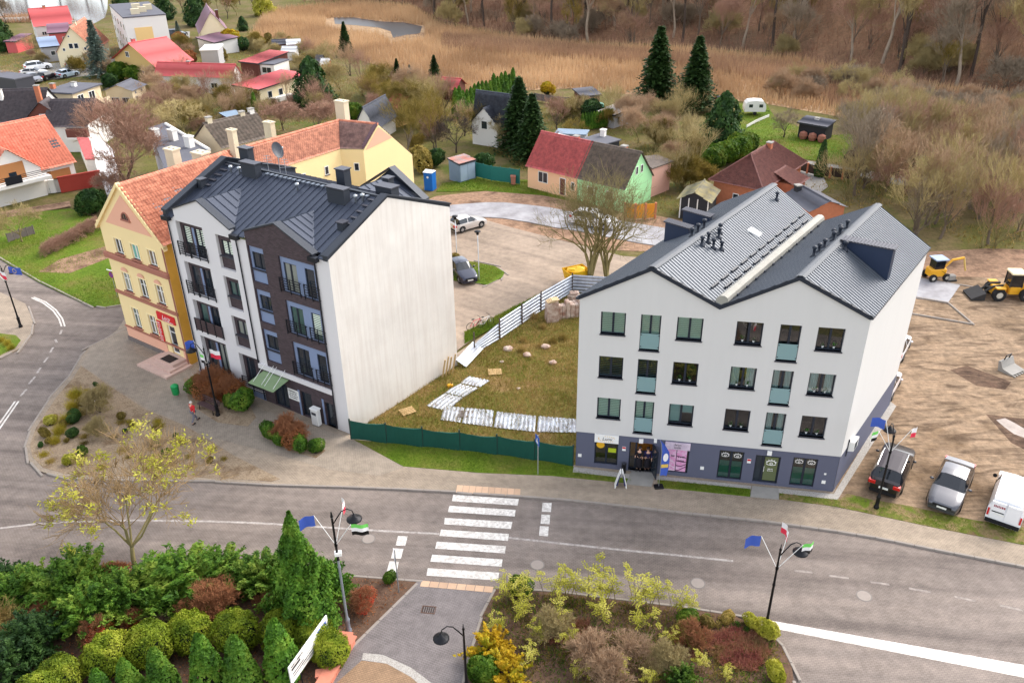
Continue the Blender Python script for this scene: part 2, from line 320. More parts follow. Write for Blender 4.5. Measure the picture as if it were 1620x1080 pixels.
for q in zip(TL,TR,BR,BL): mark(cz(*q),name='crossing_stripe')
for q in (((1395,243),(1473,243),(1467,320),(1388,318)),((1385,342),(1460,345),(1455,425),(1378,420)),((1372,440),(1448,445),(1442,528),(1365,522)),((160,525),(243,528),(222,608),(140,605)),((122,630),(207,635),(185,718),(100,715)),((88,740),(168,745),(147,835),(63,832))): mark(cz(*q),name='give_way_block')
def line(px,wd,m=m_paint,name='lane_line'):
    P=[G(x,y,ZR+.005) for x,y in px]; b=MB(); n=len(P); vs=[]
    for i,p in enumerate(P):
        t=(P[min(i+1,n-1)]-P[max(0,i-1)]).normalized(); k=Vector((-t.y,t.x,0))*wd/2; vs+=[tuple(p+k),tuple(p-k)]
    b.add(vs,[(2*i,2*i+1,2*i+3,2*i+2) for i in range(n-1)]); return b.build(name,m,road)
line([(-60,842),(0,835),(50,829),(110,825),(213,822.5),(327,824),(400,826.5),(460,830),(600,839),(695,844)],.15,m_paint_worn)
line([(805,850),(900,860.5),(990,870),(1080,878.5),(1160,887)],.15,m_paint_worn)
for a in (((1257,902),(1285,905)),((1312,910),(1343,914)),((1377,920),(1407,924)),((1438,930),(1472,936)),((1510,943),(1543,950)),((1582,957),(1618,965))): line(a,.14,M('road_paint_faint',(150,140,133),.85,.8,4,c2=(120,110,104)))
mark([(1220,981),(1620,1051),(1760,1078),(1760,1100),(1620,1071),(1222,993)],name='stop_line')
def z4p(*p): return [(a/3,360+b/3) for a,b in p]
line(z4p((160,330),(215,352),(265,390),(295,430),(308,468)),.13); line(z4p((150,333),(205,357),(252,393),(280,432),(292,468)),.13)
for a in (((293,485),(286,505)),((262,530),(270,545)),((252,568),(238,592)),((228,614),(207,640)),((193,664),(175,690)),((167,706),(137,741)),((126,766),(97,799))): line(z4p(*a),.16,m_paint_worn)
line(z4p((88,823),(0,950),(-60,1040)),.13); line(z4p((72,823),(0,925),(-70,1020)),.13)
# the block north of the road
BLOCK=[(197,520),(143,547),(130,560),(110,593),(83,623),(50,673),(40,703),(43,725),(60,744),(100,755),(200,759),(320,760),(430,766),(540,769),(620,772),(702,776),(722,778),(822,784),(900,790),(990,799.5),(1080,810),(1207,823),(1310,837),(1380,848),(1480,868),(1620,895),(1900,955),(1900,700),(1330,600),(1100,560),(900,440),(720,560),(420,620),(260,520)]
sheet('pavement',BLOCK,0,m_walk,-.3)
ALLEY=[(192,484),(205,478),(240,470),(300,560),(330,605),(260,600),(128,580),(143,547),(197,520)]
sheet('forecourt',[(160,540),(185,522),(200,500),(215,560),(300,585),(420,650),(545,690),(570,705),(640,738),(600,752),(520,742),(430,716),(330,690),(230,643),(128,577),(143,549)],.004,m_plaza)
sheet('planting_bed',[(128,578),(173,610),(230,647),(293,673),(333,697),(370,720),(443,757),(430,761),(320,754),(200,753),(104,749),(68,739),(51,722),(47,703),(57,676),(89,628),(116,597)],.016,m_gravelbed)
sheet('vacant_lot',[(556,692),(580,665),(725,572),(742,552),(905,446),(930,440),(935,480),(912,735),(780,716),(680,706)],.012,m_lot)
sheet('verge',[(560,695),(638,737),(757,747),(873,752),(975,762),(1000,764),(998,756),(910,744),(905,733),(780,717),(680,706)],.02,m_grass)
sheet('verge',[(1040,757),(1187,772),(1187,785),(1100,776),(1042,771)],.02,m_grass); sheet('verge',[(1233,778),(1330,789),(1340,780),(1380,790),(1440,800),(1540,822),(1700,845),(1700,880),(1620,861),(1480,834),(1400,817),(1320,800),(1233,789)],.021,Mground('turf_worn',[(128,104,76),(100,110,40),(138,116,84),(96,112,36)],.5,4))
sheet('building_site',[(1316,790),(1380,806),(1480,826),(1620,852),(1900,905),(1900,400),(1620,400),(1560,398),(1470,408),(1440,430)],.012,m_sand)
sheet('spoil_strip',[(1440,415),(1470,398),(1560,393),(1640,395),(1900,400),(1900,445),(1620,440),(1500,437),(1450,440)],.02,m_soil)
sheet('shrub_bed',[(290,598),(330,600),(395,640),(405,660),(392,674),(345,668),(300,640)],.016,m_gravelbed); sheet('shrub_bed',[(412,688),(430,676),(462,682),(515,712),(500,724),(455,712)],.016,m_gravelbed)
sheet('puddle',[(1576,664),(1590,661),(1604,668),(1628,682),(1650,700),(1636,698),(1604,686),(1590,676)],.02,m_puddle); sheet('wet_rut',[(1503,585),(1530,578),(1600,604),(1590,616),(1545,610)],.016,m_wet); sheet('wet_rut',[(1560,655),(1620,662),(1680,700),(1680,740),(1600,700)],.016,m_wet)
sheet('concrete_slab',[(1452,438),(1519,451),(1500,478),(1440,470),(1430,455)],.06,m_asphalt)
sheet('gravel_strip',[(908,738),(1000,750),(1000,757),(906,746)],.03,m_gravel); sheet('gravel_strip',[(1038,752),(1188,768),(1188,773),(1038,758)],.03,m_gravel)
sheet('gravel_strip',[(1232,772),(1319,781),(1408,634),(1418,642),(1325,790),(1232,779)],.03,m_gravel)
sheet('entrance_slab',[(1000,742),(1038,746),(1031,769),(990,765)],.04,m_conc); sheet('entrance_slab',[(1190,768),(1232,772),(1232,789),(1187,785)],.04,m_conc)
sheet('car_park',[(640,335),(765,347),(810,360),(880,378),(985,405),(1060,410),(1060,445),(935,440),(905,444),(860,468),(742,540),(715,560),(670,500)],-.05,m_carpark)
sheet('lane_soil',[(600,350),(690,310),(770,302),(860,307),(940,325),(1060,345),(1200,372),(1200,420),(1075,400),(960,395),(880,378),(800,362),(740,350)],-.12,m_soil)
sheet('lane_asphalt',[(620,345),(690,328),(715,324),(768,320),(797,320),(836,324),(869,328),(940,342),(1060,362),(1120,375),(1120,400),(1010,384),(914,365),(875,359),(836,351),(797,345),(748,342),(713,342)],-.045,m_asphalt)
sheet('parking_island',[(700,408),(750,414),(783,421),(798,430),(795,438),(771,450),(738,445),(690,440)],.03,m_grass)
sheet('grass_strip',[(735,543),(860,472),(905,447),(880,452),(800,492),(735,525)],0,m_grass)
sheet('lane_verge',[(690,303),(700,290),(760,280),(840,285),(850,300),(960,318),(940,326),(860,309),(770,302)],-.1,m_grass)
sheet('garden_lawn',[(1165,165),(1210,160),(1225,185),(1300,215),(1350,212),(1380,235),(1370,263),(1260,250),(1215,235),(1160,210)],-.11,m_grass)
sheet('garden_track',[(1190,240),(1260,252),(1330,262),(1420,278),(1560,292),(1560,306),(1420,292),(1330,272),(1240,262)],-.105,m_conc)
sheet('yard',[(1255,268),(1300,275),(1310,295),(1290,310),(1240,300)],-.1,m_conc)
sheet('street',[(130,95),(185,90),(205,75),(240,52),(300,50),(300,60),(215,95),(190,115),(40,130),(45,105)],-.115,m_conc)
sheet('grass_field',[(-260,300),(0,340),(110,330),(168,350),(190,440),(192,482),(165,486),(140,483),(60,445),(0,409),(-260,330)],.0,m_grass)
sheet('worn_track',[(95,410),(172,388),(180,405),(110,432),(60,430)],.008,m_soil); sheet('field_track',[(-100,345),(0,335),(110,318),(112,326),(0,346),(-100,357)],.008,m_soil)
sheet('corner_island',[(-200,470),(0,462),(40,480),(52,505),(50,527),(33,550),(0,566),(-200,640)],0,m_walk,-.3); sheet('corner_verge',[(-80,535),(0,527),(25,530),(33,538),(24,550),(0,562),(-80,590)],.012,m_grass)
# south side: hedge bed, paved path, round bed
sheet('hedge_bed',[(-300,905),(0,903),(113,898),(320,901),(540,909),(600,915),(660,919),(660,927),(563,1017),(500,1200),(-300,1300)],0,m_mulch,-.3)
sheet('footpath',[(660,919),(781,928),(765,965),(740,1040),(690,1260),(430,1260),(500,1100),(563,1017)],.004,m_path,-.3)
sheet('tan_paving',[(572,1044),(620,1050),(660,1068),(690,1100),(650,1260),(430,1260),(520,1090)],.008,m_tan); sheet('cobble_band',[(575,1032),(606,1035),(650,1055),(690,1085),(700,1110),(684,1100),(650,1070),(612,1049),(572,1043)],.012,m_gravel)
sheet('round_bed',[(783,931),(873,936),(1080,961),(1163,974),(1213,997),(1238,1022),(1253,1053),(1258,1100),(1240,1300),(690,1260),(740,1040),(765,965)],0,m_mulch,-.3)
# kerbs: one stone after another
_ks=MB().bbox(-.49,.49,-.075,.075,-.28,.022,.02); _kme=bpy.data.meshes.new('kerb_stone'); _kme.from_pydata(_ks.v,[],_ks.f); _kme.materials.append(m_kerb)
def resample(P,step):
    out=[];acc=0;
    for a,b in zip(P,P[1:]):
        L=(b-a).length; t=acc
        while t<L: out.append((a+(b-a)*(t/L),(b-a).normalized())); t+=step
        acc=t-L
    return out
def kerb(px,z=0):
    k=bpy.data.objects.new('kerb',None); COL.objects.link(k); k['kind']='structure'; P=[G(x,y,z) for x,y in px]; k.location=P[0]
    for p,t in resample(P,1.0):
        o=bpy.data.objects.new('kerb_stone',_kme); COL.objects.link(o); o.parent=k; o.location=p+t*.5-k.location; o.rotation_euler=(0,random.uniform(-.004,.004),math.atan2(t.y,t.x))
kerb([(197,520),(143,547),(130,560),(110,593),(83,623),(50,673),(40,703),(43,725),(60,744),(100,755),(200,759),(320,760),(430,766),(540,769),(620,772),(702,776),(722,778),(822,784),(900,790),(990,799.5),(1080,810),(1207,823),(1310,837),(1380,848),(1480,868),(1620,895),(1700,912)])
kerb([(-60,905),(113,898),(320,901),(540,909),(660,918)]); kerb([(783,929),(873,934),(1080,959),(1163,972),(1213,995),(1238,1020),(1253,1050),(1258,1095)]); kerb([(660,922),(563,1017)]); kerb([(783,931),(765,965),(742,1040),(728,1100)])
kerb([(-30,393),(0,407),(60,443),(140,482),(165,486),(192,482)]); kerb([(45,484),(53,506),(50,527),(33,550),(0,566)])
kerb([(750,412),(783,419),(798,430),(795,438),(771,450),(738,445)]); kerb([(1440,468),(1500,478),(1540,512),(1440,495)],.1); kerb([(1440,437),(1550,455)],.05)
# tactile tiles at both ends of the crossing
m_tile=M('tactile_tile',(198,164,136),.85,.3,3,.2,rand=.35)
def tiles(a,b,c,n,nm):
    A,B,C=(G(*p,.0) for p in (a,b,c)); ex=(B-A)/n; ey=(C-A); par=bpy.data.objects['pavement' if nm else 'footpath']
    for i in range(n):
        q=MB(); p=A+ex*i; pts=[p+ex*.03,p+ex*.97,p+ex*.97+ey,p+ex*.03+ey]; pts=[tuple(v+Vector((0,0,.014))) for v in pts]; q.thick(pts if ((pts[1][0]-pts[0][0])*(pts[2][1]-pts[0][1])-(pts[1][1]-pts[0][1])*(pts[2][0]-pts[0][0]))>0 else pts[::-1],.02); q.build('tactile_tile',m_tile,par)
tiles((721,778.5),(823,785),(723,767),10,1); tiles((664,927),(779,937),(667,918),8,0)
# ironwork in the road
m_iron=M('cast_iron',(120,112,106),.7,.3,8,.2); m_lid=M('manhole_concrete',(150,139,131),.85,.25,6,.2)
def manhole(x,y,label):
    o=G(x,y,ZR); t=thing('manhole_cover',label,'manhole',o,0,'manhole covers in the road'); b=MB(); b.lathe([(.40,-.02),(.40,.006),(.36,.010)],n=24); b.build('rim',m_iron,t); b=MB(); b.lathe([(.355,-.02),(.355,.008),(.33,.011)],n=24); b.build('lid',m_lid,t)
manhole(850,893,'round pale manhole lid in the road right of the zebra crossing'); manhole(1104,922,'round manhole lid in the road between crossing and right-hand street lamp'); manhole(1367,942,'round manhole lid in the middle of the right-hand carriageway'); manhole(583,852,'round manhole lid beside the lane line left of the zebra crossing')
t=thing('drain_grate','rusty square drain grate set in the grey footpath','drain',G(678,964,.004),R(-8)); b=MB()
for i in range(6): b.box(-.32+i*.11,-.26+i*.11,-.2,.2,0,.012)
b.build('grate_bars',M('grate_iron',(62,50,44),.8,.4,9),t); b=MB(); b.box(-.36,.36,-.25,-.2,0,.015); b.box(-.36,.36,.2,.25,0,.015); b.box(-.36,-.325,-.2,.2,0,.015); b.box(.325,.36,-.2,.2,0,.015); b.build('rim',M('rusty_iron',(96,70,58),.8,.4,9),t)
# ================================================================== RIGHT APARTMENT BLOCK (white, twin gables)
m_white=M('white_render',(209,206,203),.85,.09,1.0,.08,40,stretch=(1.6,1.6,.22)); m_slate=M('slate_render',(92,94,112),.85,.06,.8,.08,40)
m_frame=M('anthracite_frame',(34,40,52),.5,.08,2); m_sill=M('sill_metal',(74,74,82),.45,.1,2,metal=.3)
m_roofm=M('roof_sheet_metal',(80,85,93),.43,.25,.7,metal=.4,spec=.5); m_roofd=M('roof_seam_metal',(66,72,86),.42,.16,.9,metal=.35,spec=.5)
m_trim=M('roof_trim_metal',(58,62,70),.5,.1,2,metal=.3); m_pane=Mglass('window_glass_clear',(205,222,222),.03,alpha=.10); m_fglass=Mglass('frosted_glass',(126,156,158),.3)
m_room=M('room_dimness',(44,40,40),.9,.3,1.3,c2=(20,20,24)); m_blind=M('blind_fabric',(240,250,232),.8,.1,3); m_curt=M('net_curtain',(222,226,224),.9,.12,3,stretch=(6,6,1)); m_greenplant=M('pot_plant_leaf',(60,110,40),.6,.4,6); m_potw=M('pot_white',(225,225,225),.5)
m_darkblue=M('dark_blue_cladding',(38,50,74),.5,.12,1.5)
A_=G(909.5,736); B_=G(1318,777.8); e2=(B_-A_).normalized(); WB=(B_-A_).length
AZ=R(37.47); d2=Vector((math.sin(AZ),math.cos(AZ),0)); p2=Vector((math.cos(AZ),-math.sin(AZ),0)); ed=e2.dot(d2); ep=e2.dot(p2)
fF=Fr(A_,e2); fS=Fr(A_,e2,d2)                                    # facade frame, skew plan frame
T0=11.5+WB*ed
def tend(u): return T0-ed*u
blk=thing('apartment_block','white four-storey apartment block with twin grey gabled metal roofs and slate-blue ground floor','apartment block',A_,world=True)
cols=[(1.22,2.62),(5.46,6.88),(8.67,10.1),(12.95,14.36)]; tall=[(3.46,4.58),(10.98,12.1)]; rows=[(9.53,10.95,8.67),(6.65,8.07,5.79),(3.79,5.22,2.94)]
hs=[(a,b,r[0],r[1]) for r in rows for a,b in cols]+[(a,b,r[2],r[1]) for r in rows for a,b in tall]
b=MB(fF); b.holes(0,WB,2.6,11.76,hs,0,.36)
b.slab([(0,11.76),(7.72,11.76),(3.9,13.78)],0,.3); b.slab([(7.72,11.76),(WB,11.76),(11.6,13.78)],0,.3)
b.build('front_wall',m_white,blk)
b=MB(fS); b.quad((WB,0,2.6),(WB,tend(WB),2.6),(WB,tend(WB),11.78),(WB,0,11.78)); b.quad((0,tend(0),2.6),(0,0,2.6),(0,0,11.78),(0,tend(0),11.78)); b.quad((WB,tend(WB),0),(0,tend(0),0),(0,tend(0),11.78),(WB,tend(WB),11.78))
for u0,um,u1 in ((0,3.9,7.72),(7.72,11.6,WB)): b.poly([(u1,tend(u1),11.78),(u0,tend(u0),11.78),(um,tend(um),13.76)])
b.build('side_wall',m_white,blk)
gh=[(1.18,2.62,.28,1.97),(3.3,4.75,.08,2.2),(5.46,6.9,.24,2.0),(8.66,10.1,.14,2.24),(10.78,12.22,.14,2.14),(12.92,14.32,.17,2.24)]
b=MB(fF); b.holes(0.03,WB-.03,-.15,2.6,gh,.03,.33); b.quad((0,0,2.6),(0,.03,2.6),(WB,.03,2.6),(WB,0,2.6)); b.build('plinth',m_slate,blk)
b=MB(fS); b.quad((WB-.03,.03,-.15),(WB-.03,tend(WB),-.15),(WB-.03,tend(WB),2.6),(WB-.03,.03,2.6)); b.quad((.03,tend(0),-.15),(.03,.03,-.15),(.03,.03,2.6),(.03,tend(0),2.6)); b.build('side_plinth',m_slate,blk)
def window(par,fr,u0,u1,z0,z1,v=.16,split=1,mf=None,mp=None,fw=.07,inside=None,mi=None,name='window',bars=()):
    mf=mf or m_frame; f=MB(fr); f.box(u0,u0+fw,v,v+.07,z0,z1); f.box(u1-fw,u1,v,v+.07,z0,z1); f.box(u0+fw,u1-fw,v,v+.07,z0,z0+fw); f.box(u0+fw,u1-fw,v,v+.07,z1-fw,z1)
    ws=[u0+fw+(u1-u0-2*fw)*i/(split+1) for i in range(split+2)]
    for x in ws[1:-1]: f.box(x-fw*.85,x+fw*.85,v-.01,v+.065,z0+fw,z1-fw)
    for zz in bars: f.box(u0+fw,u1-fw,v+.004,v+.06,zz-.03,zz+.03)
    o=f.build(name,mf,par)
    for a,c in zip(ws,ws[1:]):
        q=MB(fr); q.quad((a,v+.035,z0+fw),(c,v+.035,z0+fw),(c,v+.035,z1-fw),(a,v+.035,z1-fw)); q.build('pane',mp or m_pane,o)
    return o
def backing(o,fr,u0,u1,z0,z1,v,m): b=MB(fr); b.quad((u0,v,z0),(u1,v,z0),(u1,v,z1),(u0,v,z1)); b.build('dim_panel',m,o)  # flat panel behind the glass; the room's dimness is painted in its colour
def blind(o,fr,u0,u1,z0,z1,v,open_=0,m=None):
    b=MB(fr); n=int((z1-z0)/.115); st=(z1-z0)/n
    for i in range(n): b.box(u0,u1,v,v+.01,z0+i*st,z0+i*st+st*(.8-.35*open_))
    b.build('blind',m or m_blind,o)
def curtain(o,fr,u0,u1,z0,z1,v):
    b=MB(fr)
    for a,c in ((u0,u0+(u1-u0)*.36),(u1-(u1-u0)*.36,u1)):
        n=14; vs=[];
        for i in range(n+1):
            x=a+(c-a)*i/n; y=v+.03*math.sin(i*1.9); vs+=[(x,y,z0),(x,y,z1)]
        b.add(vs,[(2*i,2*i+2,2*i+3,2*i+1) for i in range(n)])
    b.build('curtain',m_curt,o)
def plants(o,fr,u0,u1,z,v):
    for k in range(2):
        u=u0+(u1-u0)*(.3+.42*k); p=MB(fr); p.lathe([(.06,0),(.09,.12)],(u,v,z),8); p.build('flower_pot',m_potw,o)
        q=MB(fr)
        for _ in range(26):
            a=random.uniform(0,6.28); r=random.uniform(.04,.2); h=random.uniform(.1,.42); q.add([(u,v,z+.1),(u+r*math.cos(a),v+.5*r*math.sin(a)-.02,z+h),(u+r*math.cos(a+.6),v+.5*r*math.sin(a+.6)-.02,z+h*.85)],[(0,1,2)])
        q.build('houseplant',m_greenplant,o)
for ri,(z0,z1,zt) in enumerate(rows):
    for ci,(a,c) in enumerate(cols):
        o=window(blk,fF,a,c,z0,z1); backing(o,fF,a,c,z0,z1,.355,m_room)
        if ci==0 or (ci==1 and ri==0): blind(o,fF,a+.07,c-.07,z0+.07,z1-.07,.21,open_=1 if (ri==1) else 0,m=M('blind_grey',(96,112,116),.8,.1,3) if ri==1 else None)
        elif (ri,ci) in ((1,2),(1,3)): curtain(o,fF,a+.07,c-.07,z0+.07,z1-.07,.26); plants(o,fF,a,c,z0+.07,.25)
        elif (ri,ci) in ((0,2),(1,1),(0,3),(2,2),(2,3)): plants(o,fF,a,c,z0+.07,.25)
        elif (ri,ci)==(2,1): q=MB(fF); q.quad((a+.07,.27,z0+.1),(a+.66,.27,z0+.1),(a+.66,.27,z1-.07),(a+.07,.27,z1-.07)); q.quad((a+.72,.27,z0+.75),(c-.07,.27,z0+.75),(c-.07,.27,z1-.07),(a+.72,.27,z1-.07)); q.build('roller_blind',M('roller_blind',(190,215,212),.8,.1,3),o)
        s=MB(fF); s.box(a-.04,c+.04,-.09,.16,z0-.05,z0); s.build('sill',m_sill,o)
    for ci,(a,c) in enumerate(tall):
        o=window(blk,fF,a,c,zt,z1,name='french_window'); backing(o,fF,a,c,zt,z1,.355,m_room)
        if ci==0: blind(o,fF,a+.07,c-.07,zt+.9,z1-.07,.21,1 if ri==1 else 0,m=M('blind_grey',(96,112,116)) if ri==1 else None)
        elif ri!=0: curtain(o,fF,a+.07,c-.07,zt+.3,z1-.07,.27)
        g=MB(fF); g.box(a+.03,c-.03,.02,.04,zt+.1,zt+1.08); g.build('glass_balustrade',m_fglass,o)
        g=MB(fF)
        for x in (a+.05,c-.09):
            for zz in (zt+.2,zt+.95): g.box(x,x+.06,.0,.1,zz,zz+.06)
        g.build('balustrade_clamp',m_sill,o); s=MB(fF); s.box(a-.04,c+.04,-.09,.16,zt-.05,zt); s.build('sill',m_sill,o)
# ground floor shopfronts
m_vinyl=M('shop_vinyl_green',(66,132,118),.4,.25,2.5); m_signw=M('sign_white',(238,236,232),.5,.05,3); m_ink=M('sign_black',(30,26,30),.6); m_gold=M('sign_gold',(232,176,40),.5,.2,6); m_pink=M('sign_pink',(214,120,178),.5,.3,5,c2=(232,200,222)); m_warm=M('lobby_lamplight',(246,176,72),.8,.3,1.2,c2=(200,130,50)); m_yell=M('sign_yellowgreen',(176,192,40),.5,.2,4); m_plum=M('sign_plum',(94,50,84),.6,.3,6)  # m_warm: the lobby's lamplight is put into its orange colour
u0,u1,z0,z1=gh[0]; o=window(blk,fF,u0,u1,z0,z1,.14,name='shop_window'); backing(o,fF,u0,u1,z0,z1,.355,M('shop_room',(96,82,40),.8,.6,2.2,c2=(30,28,24)))
q=MB(fF); q.lathe([(.26,0),(.26,.012)],(0,0,0),18); q.v=[tuple(fF(1.5+p[0],.16-p[2],1.62+p[1])) for p in [tuple(np.array(v)-np.array(fF.o)) for v in q.v]] if False else q.v
q=MB(fF); n=18; q.add([(1.53+.25*math.cos(k*6.2832/n),.15,1.68+.25*math.sin(k*6.2832/n)) for k in range(n)],[tuple(range(n))]); q.build('round_sticker',m_gold,o); q=MB(fF); q.quad((2.02,.15,1.18),(2.5,.15,1.18),(2.5,.15,1.5),(2.02,.15,1.5)); q.build('notice',m_yell,o)
b=MB(fF); b.box(1.16,2.63,-.05,.1,1.99,2.58); sg=b.build('shop_sign',m_signw,blk); lettering('Lumi',.3,fF,1.92,-.05,2.28,m_ink,sg,.25)
b=MB(fF)
for k in range(20):
    a=.5+k*.26; 
    if 5<k<9 : continue
    b.box(1.92+.52*math.cos(a)-.02,1.92+.52*math.cos(a)+.02,-.057,-.049,2.29+.19*math.sin(a)-.02,2.29+.19*math.sin(a)+.02)
b.build('sign_arc',m_gold,sg)
u0,u1,z0,z1=gh[1]; o=window(blk,fF,u0,u0+.42,z0,z1,.2,split=0,name='door_sidelight'); b=MB(fF); b.box(u0+.42,u0+.47,.2,.27,z0,z1); b.box(u1-.07,u1,.2,.27,z0,z1); b.box(u0,u1,.2,.27,z1-.06,z1+.0); b.build('door_frame',m_frame,blk)
b=MB(fF); b.quad((u0,1.5,z0),(u1,1.5,z0),(u1,1.5,z1+.3),(u0,1.5,z1+.3)); b.quad((u0,.36,z0),(u0,1.5,z0),(u0,1.5,z1+.3),(u0,.36,z1+.3)); b.quad((u1,1.5,z0),(u1,.36,z0),(u1,.36,z1+.3),(u1,1.5,z1+.3)); b.quad((u0,.36,z1+.3),(u0,1.5,z1+.3),(u1,1.5,z1+.3),(u1,.36,z1+.3)); b.build('lobby',m_warm,blk); b=MB(fF); b.quad((u0,.0,z0),(u1,.0,z0),(u1,1.5,z0),(u0,1.5,z0)); b.build('threshold',m_conc,blk)
fD=Fr(tuple(fF(u1-.06,.2,0))[:2],(e2*.35-Vector((-e2.y,e2.x,0))*.94)); b=MB(fD); b.box(0,.95,0,.05,z0,z1-.05); dr=b.build('door',m_frame,blk); b=MB(fD); b.box(.12,.83,-.012,.062,z0+.2,z1-.2); b.build('pane',Mglass('window_glass'),dr); b=MB(fD); b.tube([(.88,-.06,z0+.95),(.88,-.06,z0+1.2)],.015,6); b.build('handle',m_sill,dr)
for u in (3.98,):
    b=MB(fF); b.box(u-.13,u+.13,-.06,.03,2.22,2.52); b.build('lamp_box',m_signw,blk)
b=MB(fF); b.box(4.74,4.92,-.06,.03,2.36,2.6); b.build('lamp_box',m_signw,blk); b=MB(fF); b.box(11.38,11.64,-.06,.03,2.24,2.54); b.build('lamp_box',m_signw,blk)
u0,u1,z0,z1=gh[2]; o=window(blk,fF,u0,u1,z0,z1,.1,name='shop_window'); 
for k in range(2):
    a=u0+.09+k*(u1-u0-.18)/2; c=a+(u1-u0-.26)/2; q=MB(fF); q.box(a,c,.08,.1,z0+.08,z1-.06); po=q.build('poster',m_pink,o); q=MB(fF)
    for i in range(7): t_=i/6; q.add([(a,.075,z0+.1+1.2*t_*.9),(a+.16+.4*t_,.075,z0+.1+1.0*t_),(c,.075,z0+.1+.5*t_+.35*k),(c,.075,z0+.16+.5*t_+.35*k),(a+.16+.4*t_,.075,z0+.17+1.0*t_),(a,.075,z0+.17+1.2*t_*.9)],[(0,1,4,5),(1,2,3,4)]) if i%2==0 else None
    q.build('poster_stripe',M('poster_pale',(236,214,228),.5,.2,6) if k==0 else m_plum,po)
    for zz in ((1.42,1.12) if k else (1.45,)): wordrow(.42,.14,fF,(a+c)/2,.074,zz,m_plum,po)
b=MB(fF); b.box(5.43,6.92,-.05,.1,2.0,2.5); sg=b.build('shop_sign',M('sign_lilac',(214,196,210),.5,.3,4,c2=(186,168,186)),blk); lettering('Salon',.2,fF,6.17,-.05,2.35,m_ink,sg,.2); lettering('GIER',.2,fF,6.17,-.05,2.14,m_ink,sg)
def eye(par,u,z,s,v):
    b=MB(fF)
    for r0,r1,h0,h1 in ((.19,.15,.2,2.94),(.075,.045,0,6.28)):
        n=14; vs=[]
        for i in range(n+1):
            a=h0+(h1-h0)*i/n; vs+=[(u+s*r0*math.cos(a)*(1.25 if r0>.1 else 1),v,z+s*r0*math.sin(a)),(u+s*r1*math.cos(a)*(1.25 if r0>.1 else 1),v,z+s*r1*math.sin(a))]
        b.add(vs,[(2*i,2*i+1,2*i+3,2*i+2) for i in range(n)])
    for k in range(5): a=.6+k*.48; b.add([(u+s*.2*1.25*math.cos(a)-.02*s,v,z+s*.2*math.sin(a)),(u+s*.2*1.25*math.cos(a)+.02*s,v,z+s*.2*math.sin(a)),(u+s*.26*1.25*math.cos(a),v,z+s*.27*math.sin(a))],[(0,1,2)])
    n=10; vs=[]
    for i in range(n+1): a=3.4+(6.02-3.4)*i/n; vs+=[(u+s*.2*1.2*math.cos(a),v,z+.02+s*.12*math.sin(a)),(u+s*.16*1.2*math.cos(a),v,z+.02+s*.095*math.sin(a))]
    b.add(vs,[(2*i,2*i+1,2*i+3,2*i+2) for i in range(n)]); b.build('eye_decal',m_signw,par)
for g in (gh[3],gh[5]):
    u0,u1,z0,z1=g; o=window(blk,fF,u0,u1,z0,z1,.1,name='shop_window',mp=m_pane); backing(o,fF,u0,u1,z0,z1,.355,M('shop_room_dark',(60,66,60),.8,.5,1.6,c2=(22,26,28)))
    for k in range(2): a=u0+.08+k*(u1-u0)/2; q=MB(fF); q.box(a,a+(u1-u0)/2-.14,.15,.16,z0+.08,z0+1.3); q.build('window_vinyl',m_vinyl,o); eye(o,a+.28,z0+1.7,1.0,.09)
u0,u1,z0,z1=gh[4]; o=window(blk,fF,u0,u1,z0,z1,.12,split=0,name='door_frame',mp=Mglass('window_glass')); b=MB(fF); b.box(u0+.42,u0+.5,.1,.19,z0,z1); b.box(u0+.5,u1-.07,.1,.18,z0,z0+.12); b.build('door_stile',m_frame,o); b=MB(fF); b.quad((u0+.56,.108,z0+.15),(u1-.12,.108,z0+.15),(u1-.12,.108,z1-.12),(u0+.56,.108,z1-.12)); b.build('pane',Mglass('shop_door_glass',(96,104,70)),o); eye(o,11.72,1.55,1.3,.1); wordrow(.3,.07,fF,11.72,.1,1.15,m_signw,o); wordrow(.34,.07,fF,11.72,.1,1.03,m_signw,o); b=MB(fF); b.tube([(11.34,.05,.95),(11.34,.05,1.35)],.015,6); b.build('handle',m_signw,o)
m_red=M('plaque_red',(196,40,48),.5,.15,5)
for u in (2.98,10.42): b=MB(fF); b.lathe([(.12,0),(.12,.01)],n=6); b=MB(fF); b.box(u-.11,u+.11,.0,.03,1.5,1.8); pl=b.build('number_plaque',m_signw,blk); b=MB(fF); b.box(u-.1,u+.1,-.006,0,1.66,1.79); b.build('plaque_band',m_red,pl)
for u,z in ((.28,.82),(7.75,.78),(14.85,.65),(14.85,1.25)): b=MB(fF); s_=.11 if z<1 else .06; b.box(u-s_,u+s_,.0,.03,z-s_,z+s_); b.build('meter_cover',m_signw,blk)
